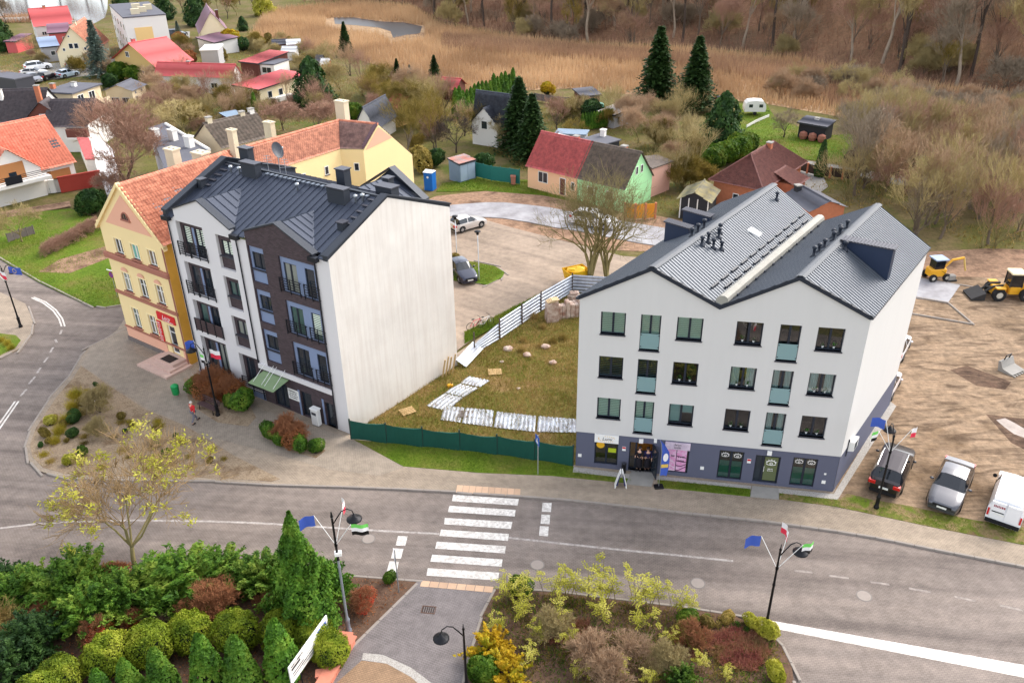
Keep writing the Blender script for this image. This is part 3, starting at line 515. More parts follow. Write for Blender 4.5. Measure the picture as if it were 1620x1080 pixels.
# roof: corrugated sheets, ribs square to the ridge
def corr(par,um,u0,side,zr,ze,mat,name):
    Q=abs(um-u0)*ep+.14; k=(zr-ze)/(abs(um-u0)*ep); r0=A_+e2*um; s0=-.12; s1=tend(um)+.1; sl=ed/ep; b=MB(); cols_=[]; per=.26
    s=s0-(sl*Q if side<0 else 0); prof=[(0,.0),(.11,.0),(.14,.045),(.23,.045)]
    while s<s1:
        for o_,h_ in prof:
            t=s+o_
            if t>s1: break
            if side>0: qa=0; qb=min(Q,(t-s0)/sl) if t<s0+sl*Q else Q
            else: qa=max(0,(s0-t)/sl); qb=Q
            if qb>qa: cols_.append((t,h_,qa,qb))
        s+=per
    vs=[]
    for t,h_,qa,qb in cols_:
        for q in (qa,qb): P=r0+d2*t+p2*(side*q); vs.append((P.x,P.y,zr+.1+h_-k*q))
    n=len(cols_); b.add(vs,[((2*i,2*i+1,2*i+3,2*i+2) if side>0 else (2*i,2*i+2,2*i+3,2*i+1)) for i in range(n-1)]); return b.build(name,mat,par)
rf=[]
for u0,um,u1 in ((0,3.9,7.72),(7.72,11.6,WB)):
    corr(blk,um,u0,-1,13.78,11.76,m_roofm,'roof_slope'); corr(blk,um,u1,1,13.78,11.76,m_roofm,'roof_slope')
    b=MB(fS); b.thick([(um-.2,-.14,13.83),(um+.2,-.14,13.83),(um+.2,tend(um)+.1,13.83),(um-.2,tend(um)+.1,13.83)][::1],.03); P=[(um-.28,13.84),(um-.1,13.95),(um+.1,13.95),(um+.28,13.84)]
    for (ua,za),(ub,zb) in zip(P,P[1:]): b.thick([(ua,-.14,za),(ub,-.14,zb),(ub,tend(um)+.1,zb),(ua,tend(um)+.1,za)],.02)
    b.build('ridge_cap',M('ridge_metal',(92,95,100),.6,.2,1.2,metal=.1),blk)
    for a,za,c,zc in ((u0,11.78,um,13.8),(um,13.8,u1,11.78)):
        for t0,t1,fn in ((-.16,0,0),):
            b=MB(fS); b.add([(a,-.15,za-.14),(c,-.15,zc-.14),(c,-.15,zc+.1),(a,-.15,za+.1),(a,-.0,za-.14),(c,-.0,zc-.14),(c,-.0,zc+.1),(a,-.0,za+.1)],[(0,1,2,3),(4,7,6,5),(3,2,6,7),(0,4,5,1),(0,3,7,4),(1,5,6,2)]); b.build('verge_board',m_frame,blk)
b=MB(fS); 
b.tube([(7.75,-.05,12.12),(7.75,tend(7.75)+.05,12.12)],.34,10); b.build('valley_roll',M('valley_metal',(160,157,148),.6,.3,2,metal=.1),blk)
b=MB(fS); b.box(WB-.02,WB+.14,-.15,tend(WB)+.1,11.66,11.8); b.build('gutter',m_trim,blk); b=MB(fS); b.box(-.16,.02,-.15,tend(0)+.1,11.66,11.8); b.build('gutter',m_trim,blk)
def rz_(u): um=3.9 if u<7.72 else 11.6; return 13.9-abs(u-um)*(2.02/3.85)
for i in range(11):
    for j,(u,off) in enumerate(((6.75,0),(7.2,.75))):
        t=.9+i*1.32+off
        if t<tend(u)-.8: b=MB(fS); z=rz_(u)+.02; b.add([(u-.05,t,z),(u+.05,t,z-.05),(u+.05,t+.85,z-.05),(u-.05,t+.85,z),(u-.05,t,z+.14),(u+.05,t,z+.1),(u+.05,t+.85,z+.1),(u-.05,t+.85,z+.14)],[(0,3,2,1),(4,5,6,7),(0,1,5,4),(1,2,6,5),(2,3,7,6),(3,0,4,7)]); b.build('snow_guard',m_frame,blk)
    t=.7+i*1.25
    if t<tend(8.2)-.6: b=MB(fS); z=rz_(8.25); b.box(8.2,8.28,t,t+.16,z,z+.16); b.build('snow_hook',m_frame,blk)
def vent(u,t,h=.55):
    b=MB(); P=fS(u,t,rz_(u)); b.lathe([(.2,-.1),(.15,.06),(.08,.1),(.08,h-.15),(.14,h-.1),(.14,h),(.04,h+.05)],tuple(P),10); b.build('roof_vent',m_frame,blk,smooth=True)
for u,t in ((4.5,4.6),(4.55,5.3),(5.0,5.0),(5.35,5.3),(4.5,7.0),(4.7,6.4),(4.9,14.8),(3.2,6.2),(3.25,6.9),(3.3,7.6),(10.9,4.0),(10.95,4.7),(11.0,5.4),(11.1,6.6),(10.8,7.5),(11.0,8.0),(11.15,8.8),(11.2,7.4),(12.2,5.2)): vent(u,t,random.uniform(.5,.62))
b=MB(fS); z=rz_(5.55); b.add([(5.4,8.9,rz_(5.4)+.1),(6.1,8.9,rz_(6.1)+.1),(6.1,9.5,rz_(6.1)+.1),(5.4,9.5,rz_(5.4)+.1),(5.4,8.9,rz_(5.4)-.1),(6.1,8.9,rz_(6.1)-.1),(6.1,9.5,rz_(6.1)-.1),(5.4,9.5,rz_(5.4)-.1)],[(0,1,2,3),(0,4,5,1),(1,5,6,2),(2,6,7,3),(3,7,4,0)]); b.build('skylight',m_signw,blk)
# dormer on the right-hand roof and the two boxes on the left-hand one
def rib_dormer(um,t0,t1,q0,q1,side,ztop,name,mat):
    r0=A_+e2*um; k=2.02/(3.85*ep); b=MB()
    def P(t,q,z): v=r0+d2*t+p2*(side*q); return (v.x,v.y,z)
    a=[P(t0,q0,ztop),P(t0,q1,ztop+.1),P(t1,q1,ztop+.1),P(t1,q0,ztop)]; c=[P(t0,q0,13.8-k*q0),P(t0,q1,13.7-k*q1),P(t1,q1,13.7-k*q1),P(t1,q0,13.8-k*q0)]
    b.add(a+c,[(0,1,2,3),(0,4,5,1),(1,5,6,2),(2,6,7,3),(3,7,4,0)]); o=b.build(name,mat,blk)
    b=MB(); 
    for i in range(16):
        f0,f1=q0-.1+(q1-q0+.2)*i/16,q0-.1+(q1-q0+.2)*(i+.6)/16
        b.thick([P(t0-.1,f0,ztop+.06+.1*i/16),P(t0-.1,f1,ztop+.06+.1*i/16),P(t1+.1,f1,ztop+.06+.1*i/16),P(t1+.1,f0,ztop+.06+.1*i/16)][::(1 if side>0 else -1)],.06)
    b.thick([P(t0-.1,q0-.1,ztop+.03),P(t0-.1,q1+.1,ztop+.13),P(t1+.1,q1+.1,ztop+.13),P(t1+.1,q0-.1,ztop+.03)][::(1 if side>0 else -1)],.06); b.build('dormer_roof',m_sill,o)
rib_dormer(11.6,5.9,6.5,.2,3.0,1,13.98,'dormer',m_darkblue)
rib_dormer(3.9,7.2,7.65,1.45,3.05,-1,13.42,'chimney_box',m_darkblue); rib_dormer(3.9,9.5,9.95,1.2,3.0,-1,13.5,'chimney_box',m_darkblue)
# air-conditioner on the side wall
b=MB(fS); ac=MB(fS); ac.box(WB+.02,WB+.34,1.35,2.15,2.2,2.85); o=ac.build('air_conditioner',m_signw,blk); b.box(WB+.34,WB+.35,1.42,1.95,2.27,2.78); b.build('fan_grille',m_trim,o); b=MB(fS); b.tube([(WB+.06,1.3,2.9),(WB+.04,1.1,3.2),(WB+.03,1.1,2.0)],.03,5); b.build('pipe',m_frame,o)
# ================================================================== LEFT APARTMENT BUILDING (dark seamed roof, brick and white bays)
m_glassd=Mglass('window_glass'); GLZ=[m_glassd,m_glassd,Mglass('window_glass_curtain',(136,140,132),.12),Mglass('window_glass_green',(74,98,92),.08),Mglass('window_glass_drape',(112,98,84),.1)]; m_lw=M('left_white_render',(218,214,214),.85,.06,.7,.06,40); m_bluep=M('blue_grey_panel',(128,142,172),.8,.07,1,.05,40); m_rail=M('railing_metal',(40,42,50),.45,.1,3,metal=.4)
A3=G(323.9,593.6); B3=G(555,686.5); C3=G(723.9,577.8); ex3=(B3-A3).normalized(); WL=(B3-A3).length; dL=(C3-B3).normalized(); DL=(C3-B3).length
m_brick=Mwallbrick('brown_brick',(74,60,64),(52,44,46),ex3,.26,.085,.5)
def Mstain():
    m,n,l,b=_nodes('weathered_white_render'); p=_pos(n); f=_noise(n,l,_scaled(n,l,p,(3.5,3.5,.16)),1,7,.7); c=lin((222,216,209)); col=_ramp(n,l,f,[(.38,lin((214,206,198))),(.55,c)])
    g=_noise(n,l,p,.35,5,.6); col=_mix(n,l,.5,col,_ramp(n,l,g,[(.4,(.86,.84,.82)),(.62,(1.03,1.02,1.0))]),'MULTIPLY'); l.new(col,b.inputs['Base Color']); b.inputs['Roughness'].default_value=.9; _bump(n,l,b,_noise(n,l,p,40,3),.06); return m
m_blank=Mstain()
fL=Fr(A3,ex3); fK=Fr(A3,ex3,dL)
apt=thing('apartment_building','four-storey building with dark seamed metal roof, white and brown brick gables','apartment building',A3,world=True)
UL=-.42
bayz=[(9.9,12.38),(6.95,9.42),(4.0,6.5),(.45,3.58)]; c2z=[(9.78,12.2),(6.82,9.22),(3.82,6.25)]; c3z=[(9.55,12.08),(6.6,9.04),(3.6,6.08)]; bgz=[(9.5,11.95),(6.48,8.9),(3.36,5.88)]
rec=[(.52,3.2,a,c) for a,c in bayz]+[(4.43,5.87,a,c) for a,c in c2z]+[(4.45,6.55,.45,3.3)]
b=MB(fL); b.holes(UL,7.36,0,12.62,rec,0,.3); b.holes(13.26,WL,0,12.62,[],0,.3); b.slab([(.52,12.62),(6.0,12.62),(6.0,12.85),(3.28,14.3),(.52,13.22)],0,.3); b.build('front_wall',m_lw,apt)
b=MB(fK); b.quad((WL,0,0),(WL,DL,0),(WL,DL,12.6),(WL,0,12.6)); b.poly([(WL,0,12.6),(WL,DL,12.6),(WL,5.25,14.95)]); b.build('blank_side_wall',m_blank,apt)
b=MB(fK); b.quad((UL,DL,0),(UL,0,0),(UL,0,12.6),(UL,DL,12.6)); b.poly([(UL,DL,12.6),(UL,0,12.6),(UL,5.25,14.95)]); b.quad((WL,DL,0),(UL,DL,0),(UL,DL,12.6),(WL,DL,12.6)); b.build('rear_wall',m_lw,apt)
blue=[(7.45,8.83,a,c) for a,c in c3z]+[(10.15,13.2,a,c) for a,c in bgz]
b=MB(fL); b.holes(7.36,13.26,3.12,12.62,blue,-.03,.23); b.slab([(7.36,12.62),(13.26,12.62),(13.26,12.68),(10.3,14.1),(7.36,13.02)],-.03,.3); b.quad((7.36,-.03,3.12),(7.36,.0,3.12),(7.36,.0,13),(7.36,-.03,13)); b.quad((13.26,.0,3.12),(13.26,-.03,3.12),(13.26,-.03,12.62),(13.26,.0,12.62)); b.build('brick_bay',m_brick,apt)
gd=[(7.55,8.95,.02,2.05),(10.2,11.2,.05,2.05),(12.42,13.2,.0,1.9)]
b=MB(fL); b.holes(6.55,13.26,0,2.75,gd,-.02,.26); b.build('ground_floor_brick',m_brick,apt); b=MB(fL); b.box(6.5,13.36,-.14,.05,2.75,3.12); b.build('cornice_band',m_lw,apt); b=MB(fL); b.box(UL,6.55,-.04,.0,-.1,.45); b.build('plinth',m_bluep,apt)
def rail(par,u0,u1,z0,v=-.07,h=1.0,cover=None):
    b=MB(fL); 
    for k in range(6): z=z0+.1+k*(h-.12)/5; b.box(u0,u1,v-.015,v+.015,z-.018,z+.018)
    for u in (u0,u1-.04,(u0+u1)/2): b.box(u,u+.04,v-.03,v+.03,z0-.05,z0+h)
    for u in (u0,u1-.04): b.box(u,u+.04,v,.02,z0+.1,z0+.14); b.box(u,u+.04,v,.02,z0+h-.14,z0+h-.1)
    o=b.build('balcony_railing',m_rail,par)
    if cover: c=MB(fL); c.box(u0+.02,u1-.02,v+.016,v+.03,z0+.02,z0+h-.02); c.build('privacy_screen',cover,o)
m_cover=M('brown_screen',(92,72,72),.8,.15,2)
m_wall_in=m_brick
for i,(z0,z1) in enumerate(bayz):
    wz1=z1-.38; hs3=[(.78,1.5,z0+.04,wz1),(1.95,2.9,z0+.04,wz1)]; b=MB(fL); b.holes(.52,3.2,z0,z1,hs3,.3,.14); b.build('brick_panel',m_brick,apt); b=MB(fL); b.box(1.72,1.92,.27,.3,z0,wz1); b.build('blue_panel',m_bluep,apt)
    for a,c,_,_ in hs3:
        o=window(apt,fL,a,c,z0+.04,wz1,.36,split=1 if c-a>.8 else 0,fw=.06,mp=random.choice(GLZ),name='french_window')
        if i in (0,) : q=MB(fL); [q.box(a+.08,c-.08,.385,.39,z0+.9+k*.13,z0+.97+k*.13) for k in range(9)]; q.build('blind',m_blind,o)
    rail(apt,.36,1.55,z0+.02,cover=m_cover if i==2 else None); rail(apt,1.58,3.27,z0+.02,cover=m_cover if i==2 else None)
for i,(z0,z1) in enumerate(c2z):
    b=MB(fL); b.holes(4.43,5.87,z0,z1,[(4.66,5.8,z0+.95,z1-.38)],.2,.14); b.build('brick_panel',m_brick,apt); o=window(apt,fL,4.66,5.8,z0+.95,z1-.38,.26,mp=random.choice(GLZ)); s=MB(fL); s.box(4.5,5.86,-.02,.26,z0+.88,z0+.94); s.build('sill',m_sill,o)
    if i==0: q=MB(fL); [q.box(4.75,5.7,.285,.29,z0+1.1+k*.12,z0+1.17+k*.12) for k in range(7)]; q.build('blind',m_blind,o)
b=MB(fL); b.holes(4.45,6.55,.45,3.3,[(4.72,5.6,.5,2.9)],.3,.14); b.build('brick_panel',m_brick,apt); o=window(apt,fL,4.72,5.6,.5,2.9,.36,split=0,mp=m_glassd,name='french_window'); rail(apt,4.4,6.5,.47)
for i,(z0,z1) in enumerate(c3z):
    b=MB(fL); b.holes(7.45,8.83,z0,z1,[(7.62,8.8,z0+.95,z1-.42)],.1,.14); b.build('blue_panel',m_bluep,apt); o=window(apt,fL,7.62,8.8,z0+.95,z1-.42,.16,mp=random.choice(GLZ)); s=MB(fL); s.box(7.5,8.84,-.06,.16,z0+.88,z0+.94); s.build('sill',m_sill,o)
for i,(z0,z1) in enumerate(bgz):
    hh=[(10.38,11.5,z0+.04,z1-.42),(12.2,13.0,z0+.04,z1-.42)]; b=MB(fL); b.holes(10.15,13.2,z0,z1,hh,.1,.14); b.build('blue_panel',m_bluep,apt)
    for a,c,_,_ in hh: o=window(apt,fL,a,c,z0+.04,z1-.42,.16,split=1 if c-a>1 else 0,mp=random.choice(GLZ),name='french_window')
    if i==1: q=MB(fL); [q.box(12.28,12.92,.185,.19,z0+.5+k*.13,z0+.57+k*.13) for k in range(11)]; q.build('blind',m_blind,o)
    rail(apt,10.0,11.78,z0+.0,-.1); rail(apt,12.12,13.4,z0+.0,-.1)
o=window(apt,fL,*gd[0],.12,mp=m_glassd,name='entrance_door'); b=MB(fL); b.tube([(8.2,.06,.8),(8.2,.06,1.3)],.02,6); b.build('handle',m_sill,o)
o=window(apt,fL,*gd[1],.12,split=0,mp=m_glassd,name='shop_window'); o=window(apt,fL,*gd[2],.12,split=0,mp=m_glassd,name='service_door'); b=MB(fL); b.tube([(13.05,.06,.8),(13.05,.06,1.2)],.02,6); b.build('handle',m_sill,o)
for u in (10.08,12.3): b=MB(fL); b.box(u-.1,u+.06,-.05,.0,.02,2.05); b.build('blue_jamb',m_bluep,apt)
b=MB(fL); b.box(9.02,10.05,-.06,-.02,1.07,1.9); sg=b.build('notice_board',m_signw,apt)
for k in range(4): wordrow(.8-.1*(k%2),.08,fL,9.53,-.06,1.76-k*.17,m_ink,sg)
# glass canopy with rods
m_canopy=Mglass('canopy_glass',(150,176,140),.12,alpha=.25); b=MB(fL); b.thick([(6.9,-.05,2.62),(6.9,-1.55,2.42),(9.3,-1.55,2.42),(9.3,-.05,2.62)],.02); cn=b.build('glass_canopy',M('canopy_panel',(138,160,118),.25,.2,2),apt)
for u in (7.15,7.95,8.25,9.05): b=MB(fL); b.tube([(u,-.02,3.3),(u,-1.3,2.46)],.018,5); b.build('canopy_rod',m_signw,cn)
# roof: standing-seam panels
KS=(14.9-12.62)/5.2
def strip(v0,z0,v1,z1,du):
    b=MB(); P=lambda u,v,z: tuple(ex3*u+dL*v+Vector((0,0,z)))
    b.thick([P(0,v0,z0),P(du,v0,z0),P(du,v1,z1),P(0,v1,z1)],.05); b.add([P(-.018,v0,z0),P(.018,v0,z0),P(.018,v1,z1),P(-.018,v1,z1),P(-.018,v0,z0+.055),P(.018,v0,z0+.055),P(.018,v1,z1+.055),P(-.018,v1,z1+.055)],[(4,5,6,7),(0,4,7,3),(1,2,6,5),(0,1,5,4)])
    me=bpy.data.meshes.new('roof_panel'); me.from_pydata(b.v,[],b.f); me.materials.append(m_roofd); return me
NP=27; DU=(WL-UL-.5)/NP; smf=strip(-.1,12.58,5.2,14.9,DU); smg=strip(.32,12.62+.32*KS,5.2,14.9,DU); smb=strip(DL+.1,12.58,5.2,14.9,DU)
for me in (smf,smb):
    for i in range(NP):
        uc=UL+.25+(i+.5)*DU; o=bpy.data.objects.new('roof_panel',smg if (me is smf and (.3<uc<6.2 or 7.1<uc<13.5)) else me); COL.objects.link(o); o.parent=apt; o.location=ex3*(UL+.25+i*DU)
def coping(pts,wd,name='coping',m=None,fr=None,th=.1):
    "metal coping along a line of (u,v,z) points, wd=(dv or du offset)"
    b=MB(fr or fK)
    for p,q in zip(pts,pts[1:]):
        b.add([(p[0]-wd[0],p[1]-wd[1],p[2]),(q[0]-wd[0],q[1]-wd[1],q[2]),(q[0]+wd[0],q[1]+wd[1],q[2]),(p[0]+wd[0],p[1]+wd[1],p[2])]+[(p[0]-wd[0],p[1]-wd[1],p[2]-th),(q[0]-wd[0],q[1]-wd[1],q[2]-th),(q[0]+wd[0],q[1]+wd[1],q[2]-th),(p[0]+wd[0],p[1]+wd[1],p[2]-th)],[(0,3,2,1),(4,5,6,7),(0,1,5,4),(3,7,6,2),(0,4,7,3),(1,2,6,5)])
    return b.build(name,m or m_trim,apt)
b=MB(fK); b.box(UL,UL+.3,0,.02,12.5,12.6); 
for u,du in ((WL-.2,.28),(UL+.1,.28)):
    z=.3 if u<1 else .12
    w=MB(fK); w.add([(u-.16,-.1,12.5),(u+.16,-.1,12.5),(u+.16,5.22,14.9),(u-.16,5.22,14.9),(u-.16,-.1,12.7+z),(u+.16,-.1,12.7+z),(u+.16,5.22,15.02+z),(u-.16,5.22,15.02+z),(u-.16,DL+.1,12.5),(u+.16,DL+.1,12.5),(u-.16,DL+.1,12.7+z),(u+.16,DL+.1,12.7+z)],[(0,1,5,4),(0,4,7,3),(1,2,6,5),(3,7,10,8),(2,9,11,6),(8,10,11,9)]); w.build('parapet',m_trim,apt)
    coping([(u,-.12,12.75+z),(u,5.22,15.06+z)],(du,0)); coping([(u,5.22,15.06+z),(u,DL+.12,12.75+z)],(du,0))
def gable_roof(um,ul,ur,zr,zl,zrr,sgn=1,v0=0.,name='gable_roof'):
    def vm(z): return (z-12.6)/KS
    for ue,ze in ((ul,zl),(ur,zrr)):
        b=MB(fK); f=(lambda v:v) if sgn>0 else (lambda v:DL-v)
        P=[(um,f(.1),zr+.06),(um,f(vm(zr)+.15),zr+.06),(ue,f(vm(ze)+.1),ze+.06),(ue,f(.1),ze+.06)]; b.thick(P if (ue>um)==(sgn>0) else P[::-1],.06)
        for k in range(1,6):
            t=k/6; va=.1; 
            p=(um+(ue-um)*0,f(va+(vm(zr)-.1)*t),zr+.09); q=(ue,f(va+(vm(zr)-.1)*t),ze+.09); lim=1-max(0,(va+(vm(zr)-.1)*t-vm(ze))/(vm(zr)-vm(ze)+1e-6)); 
            q=(um+(ue-um)*lim,q[1],zr+(ze-zr)*lim+.09); b.tube([p,q],.025,4)
        b.build(name,m_roofd,apt)
gable_roof(3.28,.6,5.95,14.12,13.05,12.72); gable_roof(10.3,7.42,13.2,13.92,12.86,12.62); gable_roof(9.6,6.9,12.3,14.0,12.75,12.7,-1)
coping([(.5,.15,13.28),(3.28,.15,14.36)],(0,.26)); coping([(3.28,.15,14.36),(6.05,.15,12.9)],(0,.26)); coping([(7.3,.13,13.08),(10.3,.13,14.16)],(0,.26)); coping([(10.3,.13,14.16),(13.32,.13,12.74)],(0,.26))
b=MB(fK); b.poly([(6.9,DL,12.6),(12.3,DL,12.6),(9.6,DL,14.6)]); b.build('rear_gable',m_trim,apt); coping([(6.7,DL,12.85),(9.6,DL,14.7),(12.5,DL,12.85)],(0,.3))
b=MB(fK); b.box(UL+.3,WL-.3,5.12,5.3,14.86,15.0); b.build('ridge_cap',m_trim,apt)
for i in range(22): b=MB(fK); u=4.2+i*.42; b.box(u,u+.22,4.78,5.02,14.9,14.96); b.build('roof_walk_tread',M('tread_metal',(120,128,140),.5,.1,3,metal=.4),apt) if not (10.5<u<12.3) else None
for i in range(5): b=MB(fK); v=2.9+i*.5; b.box(.05,.65,v,v+.24,12.6+KS*v+.12,12.6+KS*v+.17); b.build('roof_step',m_sill,apt); b=MB(fK); v=2.6+i*.52; b.box(13.3,13.8,v,v+.2,12.6+KS*v+.12,12.6+KS*v+.16); b.build('roof_step',m_sill,apt)
def chim(u,v,du,dv,ztop):
    z=12.6+KS*(v if v<5.2 else DL-v)-.5; b=MB(fK); b.box(u,u+du,v,v+dv,z,ztop); o=b.build('chimney',m_darkblue if False else m_trim,apt); b=MB(fK); b.box(u-.07,u+du+.07,v-.07,v+dv+.07,ztop+.06,ztop+.13); [b.box(u+a*(du-.06),u+a*(du-.06)+.06,v+c*(dv-.06),v+c*(dv-.06)+.06,ztop,ztop+.06) for a in (0,1) for c in (0,1)]; b.build('chimney_cap',m_sill,o); b=MB(fK); b.box(u+.02,u+du-.02,v+.02,v+dv-.02,ztop,ztop+.02); b.build('flue',m_ink,o)
chim(2.35,4.4,1.4,.5,15.5); chim(10.7,3.95,1.45,.5,15.3); chim(.35,6.0,.9,.5,15.8); chim(8.2,7.2,.75,.6,15.2); chim(12.4,7.1,.5,.5,15.3); chim(12.9,5.9,1.3,.7,15.2); chim(13.25,2.1,.45,.45,14.0); chim(-.1,2.6,.42,.42,14.35)
m_alu=M('galvanised',(190,194,198),.35,.15,5,metal=.7)
for u,v in ((7.7,4.3),(1.15,4.5),(1.95,4.55),(12.65,4.4),(13.05,4.6)): z=12.6+KS*v; b=MB(); p=fK(u,v,z); b.lathe([(.07,-.05),(.07,.35),(.14,.38),(.14,.5),(.05,.55)],tuple(p),8); b.build('roof_vent',m_alu,apt,smooth=True)
for u in (-.2,6.5,13.36): 
    b=MB(fL); b.tube([(u,-.1,12.2),(u,-.08,11.6),(u,-.08,.1)],.05,6); b.build('downpipe',m_rail,apt)
    b=MB(fL); b.box(u-.35,u+.35,-.32,.05,12.32,12.62); b.build('gutter_box',m_rail,apt)
b=MB(fL); b.box(5.98,7.38,-.05,.6,12.4,12.55); b.build('gutter',M('mossy_gutter',(110,112,60),.9,.5,4,c2=(66,66,60)),apt)
# aerials and dish on the ridge
ds=thing('satellite_dish','dark grey satellite dish on a mast behind the dark roof ridge','satellite dish',fK(3.9,6.3,14.2),world=True); b=MB(); p=fK(3.9,6.3,14.2); b.tube([tuple(p-Vector((0,0,.3))),tuple(p+Vector((0,0,1.9)))],.03,6); b.build('mast',m_alu,ds)
b=MB(); c=p+Vector((.1,-.15,2.0)); n_=Vector((.72,-.55,.42)).normalized(); a_=n_.cross(Vector((0,0,1))).normalized(); c_=n_.cross(a_)
vs=[];
for i in range(6):
    r=.52*i/5
    for k in range(20): t=k*2*math.pi/20; vs.append(tuple(c+a_*r*.85*math.cos(t)+c_*r*1.1*math.sin(t)-n_*(.14*(1-(i/5)**2))))
b.add(vs,[(i*20+k,i*20+(k+1)%20,(i+1)*20+(k+1)%20,(i+1)*20+k) for i in range(5) for k in range(20)]); b.build('dish',M('dish_paint',(62,66,74),.5,.1,2),ds,smooth=True); b=MB(); b.tube([tuple(c-c_*-.5),tuple(c+n_*.6)],.02,5); b.ico(tuple(c+n_*.6),.06,.06,.06,8,5); b.build('receiver_arm',m_alu,ds)
for du,lab in ((-.9,'thin white aerial mast left of the satellite dish'),(.8,'thin white aerial mast right of the satellite dish')):
    q=fK(3.9+du,6.1,14.2); t=thing('aerial',lab,'aerial',q,world=True); b=MB(); b.tube([tuple(q-Vector((0,0,.3))),tuple(q+Vector((0,0,1.5)))],.025,5); b.build('mast',m_alu,t); b=MB(); [b.tube([tuple(q+Vector((-.35+.05*k,0,.9+.18*k))),tuple(q+Vector((.35-.05*k,.1,.9+.18*k)))],.014,4) for k in range(4)]; b.build('aerial_rods',m_alu,t)
# ================================================================== YELLOW TOWNHOUSE on the corner
m_yel=M('yellow_render',(244,218,162),.85,.12,.5,.06,30); m_sal=M('salmon_render',(234,176,148),.85,.12,.7,.06,30); m_brn=M('brown_band',(168,110,92),.85,.15,1,.06,30); m_must=M('mustard_render',(216,164,66),.85,.3,.7,.06,30); m_wfr=M('white_frame',(236,234,230),.5,.05,2); m_stone=M('plinth_stone',(118,108,104),.9,.4,3,.4)
m_tile=None
def Mtile(name,c,c2,c3=None): return M(name,c,.75,.5,2.2,.15,18,c2=c2)
m_or=Mtile('orange_tile',(222,146,116),(170,102,80)); m_or2=Mtile('weathered_tile',(206,140,112),(150,96,78)); m_bt=Mtile('brown_tile',(150,118,108),(104,80,76)); m_grt=Mtile('grey_tile',(112,98,88),(82,74,66)); m_redt=Mtile('red_tile',(190,92,90),(150,74,74)); m_redm=M('red_sheet',(204,92,92),.6,.2,.5); m_dkt=Mtile('dark_tile',(84,76,78),(62,56,60)); m_choc=Mtile('chocolate_tile',(120,74,66),(92,56,52)); m_ort=Mtile('bright_orange_tile',(232,142,116),(208,116,92)); m_slt=Mtile('slate_tile',(76,80,90),(58,60,70))
def tile_slope(par,eL,eR,rR,rL,mat,course=.36,wave=.24,amp=.03,name='roof_slope',kind=None):
    "tiled slope from eave (left,right) to ridge (right,left): rolls across, courses stepping up"
    eL,eR,rR,rL=map(Vector,(eL,eR,rR,rL)); nrm=(eR-eL).cross(rL-eL).normalized()
    if nrm.z<0: nrm=-nrm
    L=max((eR-eL).length,(rR-rL).length); S=((rL-eL).length+(rR-eR).length)/2; nu=max(2,int(L/wave*4)); nc=max(2,int(S/course)); V=[];F=[]
    U=np.linspace(0,1,nu+1); ph=np.arange(nu+1)%4; off=np.array([0,.9,1,.25])[ph]*amp
    eL,eR,rR,rL,nn=[np.array(v) for v in (eL,eR,rR,rL,nrm)]
    for j in range(nc):
        for (t,h) in ((j/nc,.085),((j+1)/nc,.0)):
            a=eL+(rL-eL)*t; c=eR+(rR-eR)*t; V.append(a[None]+(c-a)[None]*U[:,None]+nn[None]*(off[:,None]+h))
    V=np.concatenate(V); n=nu+1; rows_=2*nc; ii,kk=np.meshgrid(np.arange(rows_-1),np.arange(nu),indexing='ij'); q=(ii*n+kk).ravel(); F=np.stack([q,q+1,q+n+1,q+n],1)
    if (eR-eL)[0]*(rL-eL)[1]-(eR-eL)[1]*(rL-eL)[0]<0: F=F[:,::-1]
    off_=ORG.get(par.name,(0,0,0)); me=npmesh(name,V-np.array(off_),F); return link(name,me,mat,par,kind=kind)
Y0=G(*(140+192*180/525,230+893*180/525)); Y1=G(*(140+468*180/525,230+1015*180/525)); eY=(Y1-Y0).normalized(); WY=(Y1-Y0).length; fY=Fr(Y0,eY); DY=9.5
yh=thing('townhouse','narrow yellow and salmon townhouse with orange tiled gable and small shop','townhouse',Y0,world=True)
tw=[(1.45,2.42),(3.5,4.45),(5.55,6.5)]; yw=[(a,c,7.9,9.1) for a,c in tw]+[(a-.1,c-.1,4.75,6.3) for a,c in tw]+[(1.4,2.3,1.6,3.3),(3.48,4.4,1.6,3.25)]; dw=(5.75,6.68,.55,3.0)
b=MB(fY); b.holes(0,WY,1.3,10.05,yw+[(dw[0],dw[1],1.3,3.0)],0,.2); b.slab([(-.1,10.05),(WY+.1,10.05),(WY/2,13.6)],0,.3); b.build('front_wall',m_yel,yh)
b=MB(fY); b.holes(0,5.2,.35,1.3,[],-.03,.1); b.holes(7.2,WY,.35,1.3,[],-.03,.1); b.build('salmon_base',m_sal,yh); b=MB(fY); b.holes(5.2,7.2,.35,1.3,[(dw[0],dw[1],.5,1.3)],-.0,.2); b.build('door_surround',m_yel,yh); b=MB(fY); b.box(-.08,5.2,-.1,.0,-.1,.35); b.box(7.2,WY+.05,-.1,0,-.1,.35); b.build('stone_plinth',m_stone,yh)
b=MB(fY); b.slab([(1.0,10.25),(WY-1.0,10.25),(WY/2,12.85)],-.03,0); b.build('gable_panel',m_sal,yh)
b=MB(fY); n=10; b.add([(WY/2+.42*math.cos(math.pi*k/n),-.05,11.0+.5*math.sin(math.pi*k/n)) for k in range(n+1)],[tuple(range(n+1))]); o=b.build('attic_window',m_glassd,yh); b=MB(fY); b.tube([(WY/2+.45*math.cos(math.pi*k/n),-.05,11.0+.53*math.sin(math.pi*k/n)) for k in range(n+1)],.06,5); b.box(WY/2-.55,WY/2+.55,-.14,-.02,10.88,11.0); b.build('arch_trim',m_brn,o); b=MB(fY); [b.box(x-.02,x+.02,-.07,-.05,11.0,11.45) for x in (WY/2-.15,WY/2+.15)]; b.build('glazing_bars',m_brn,o)
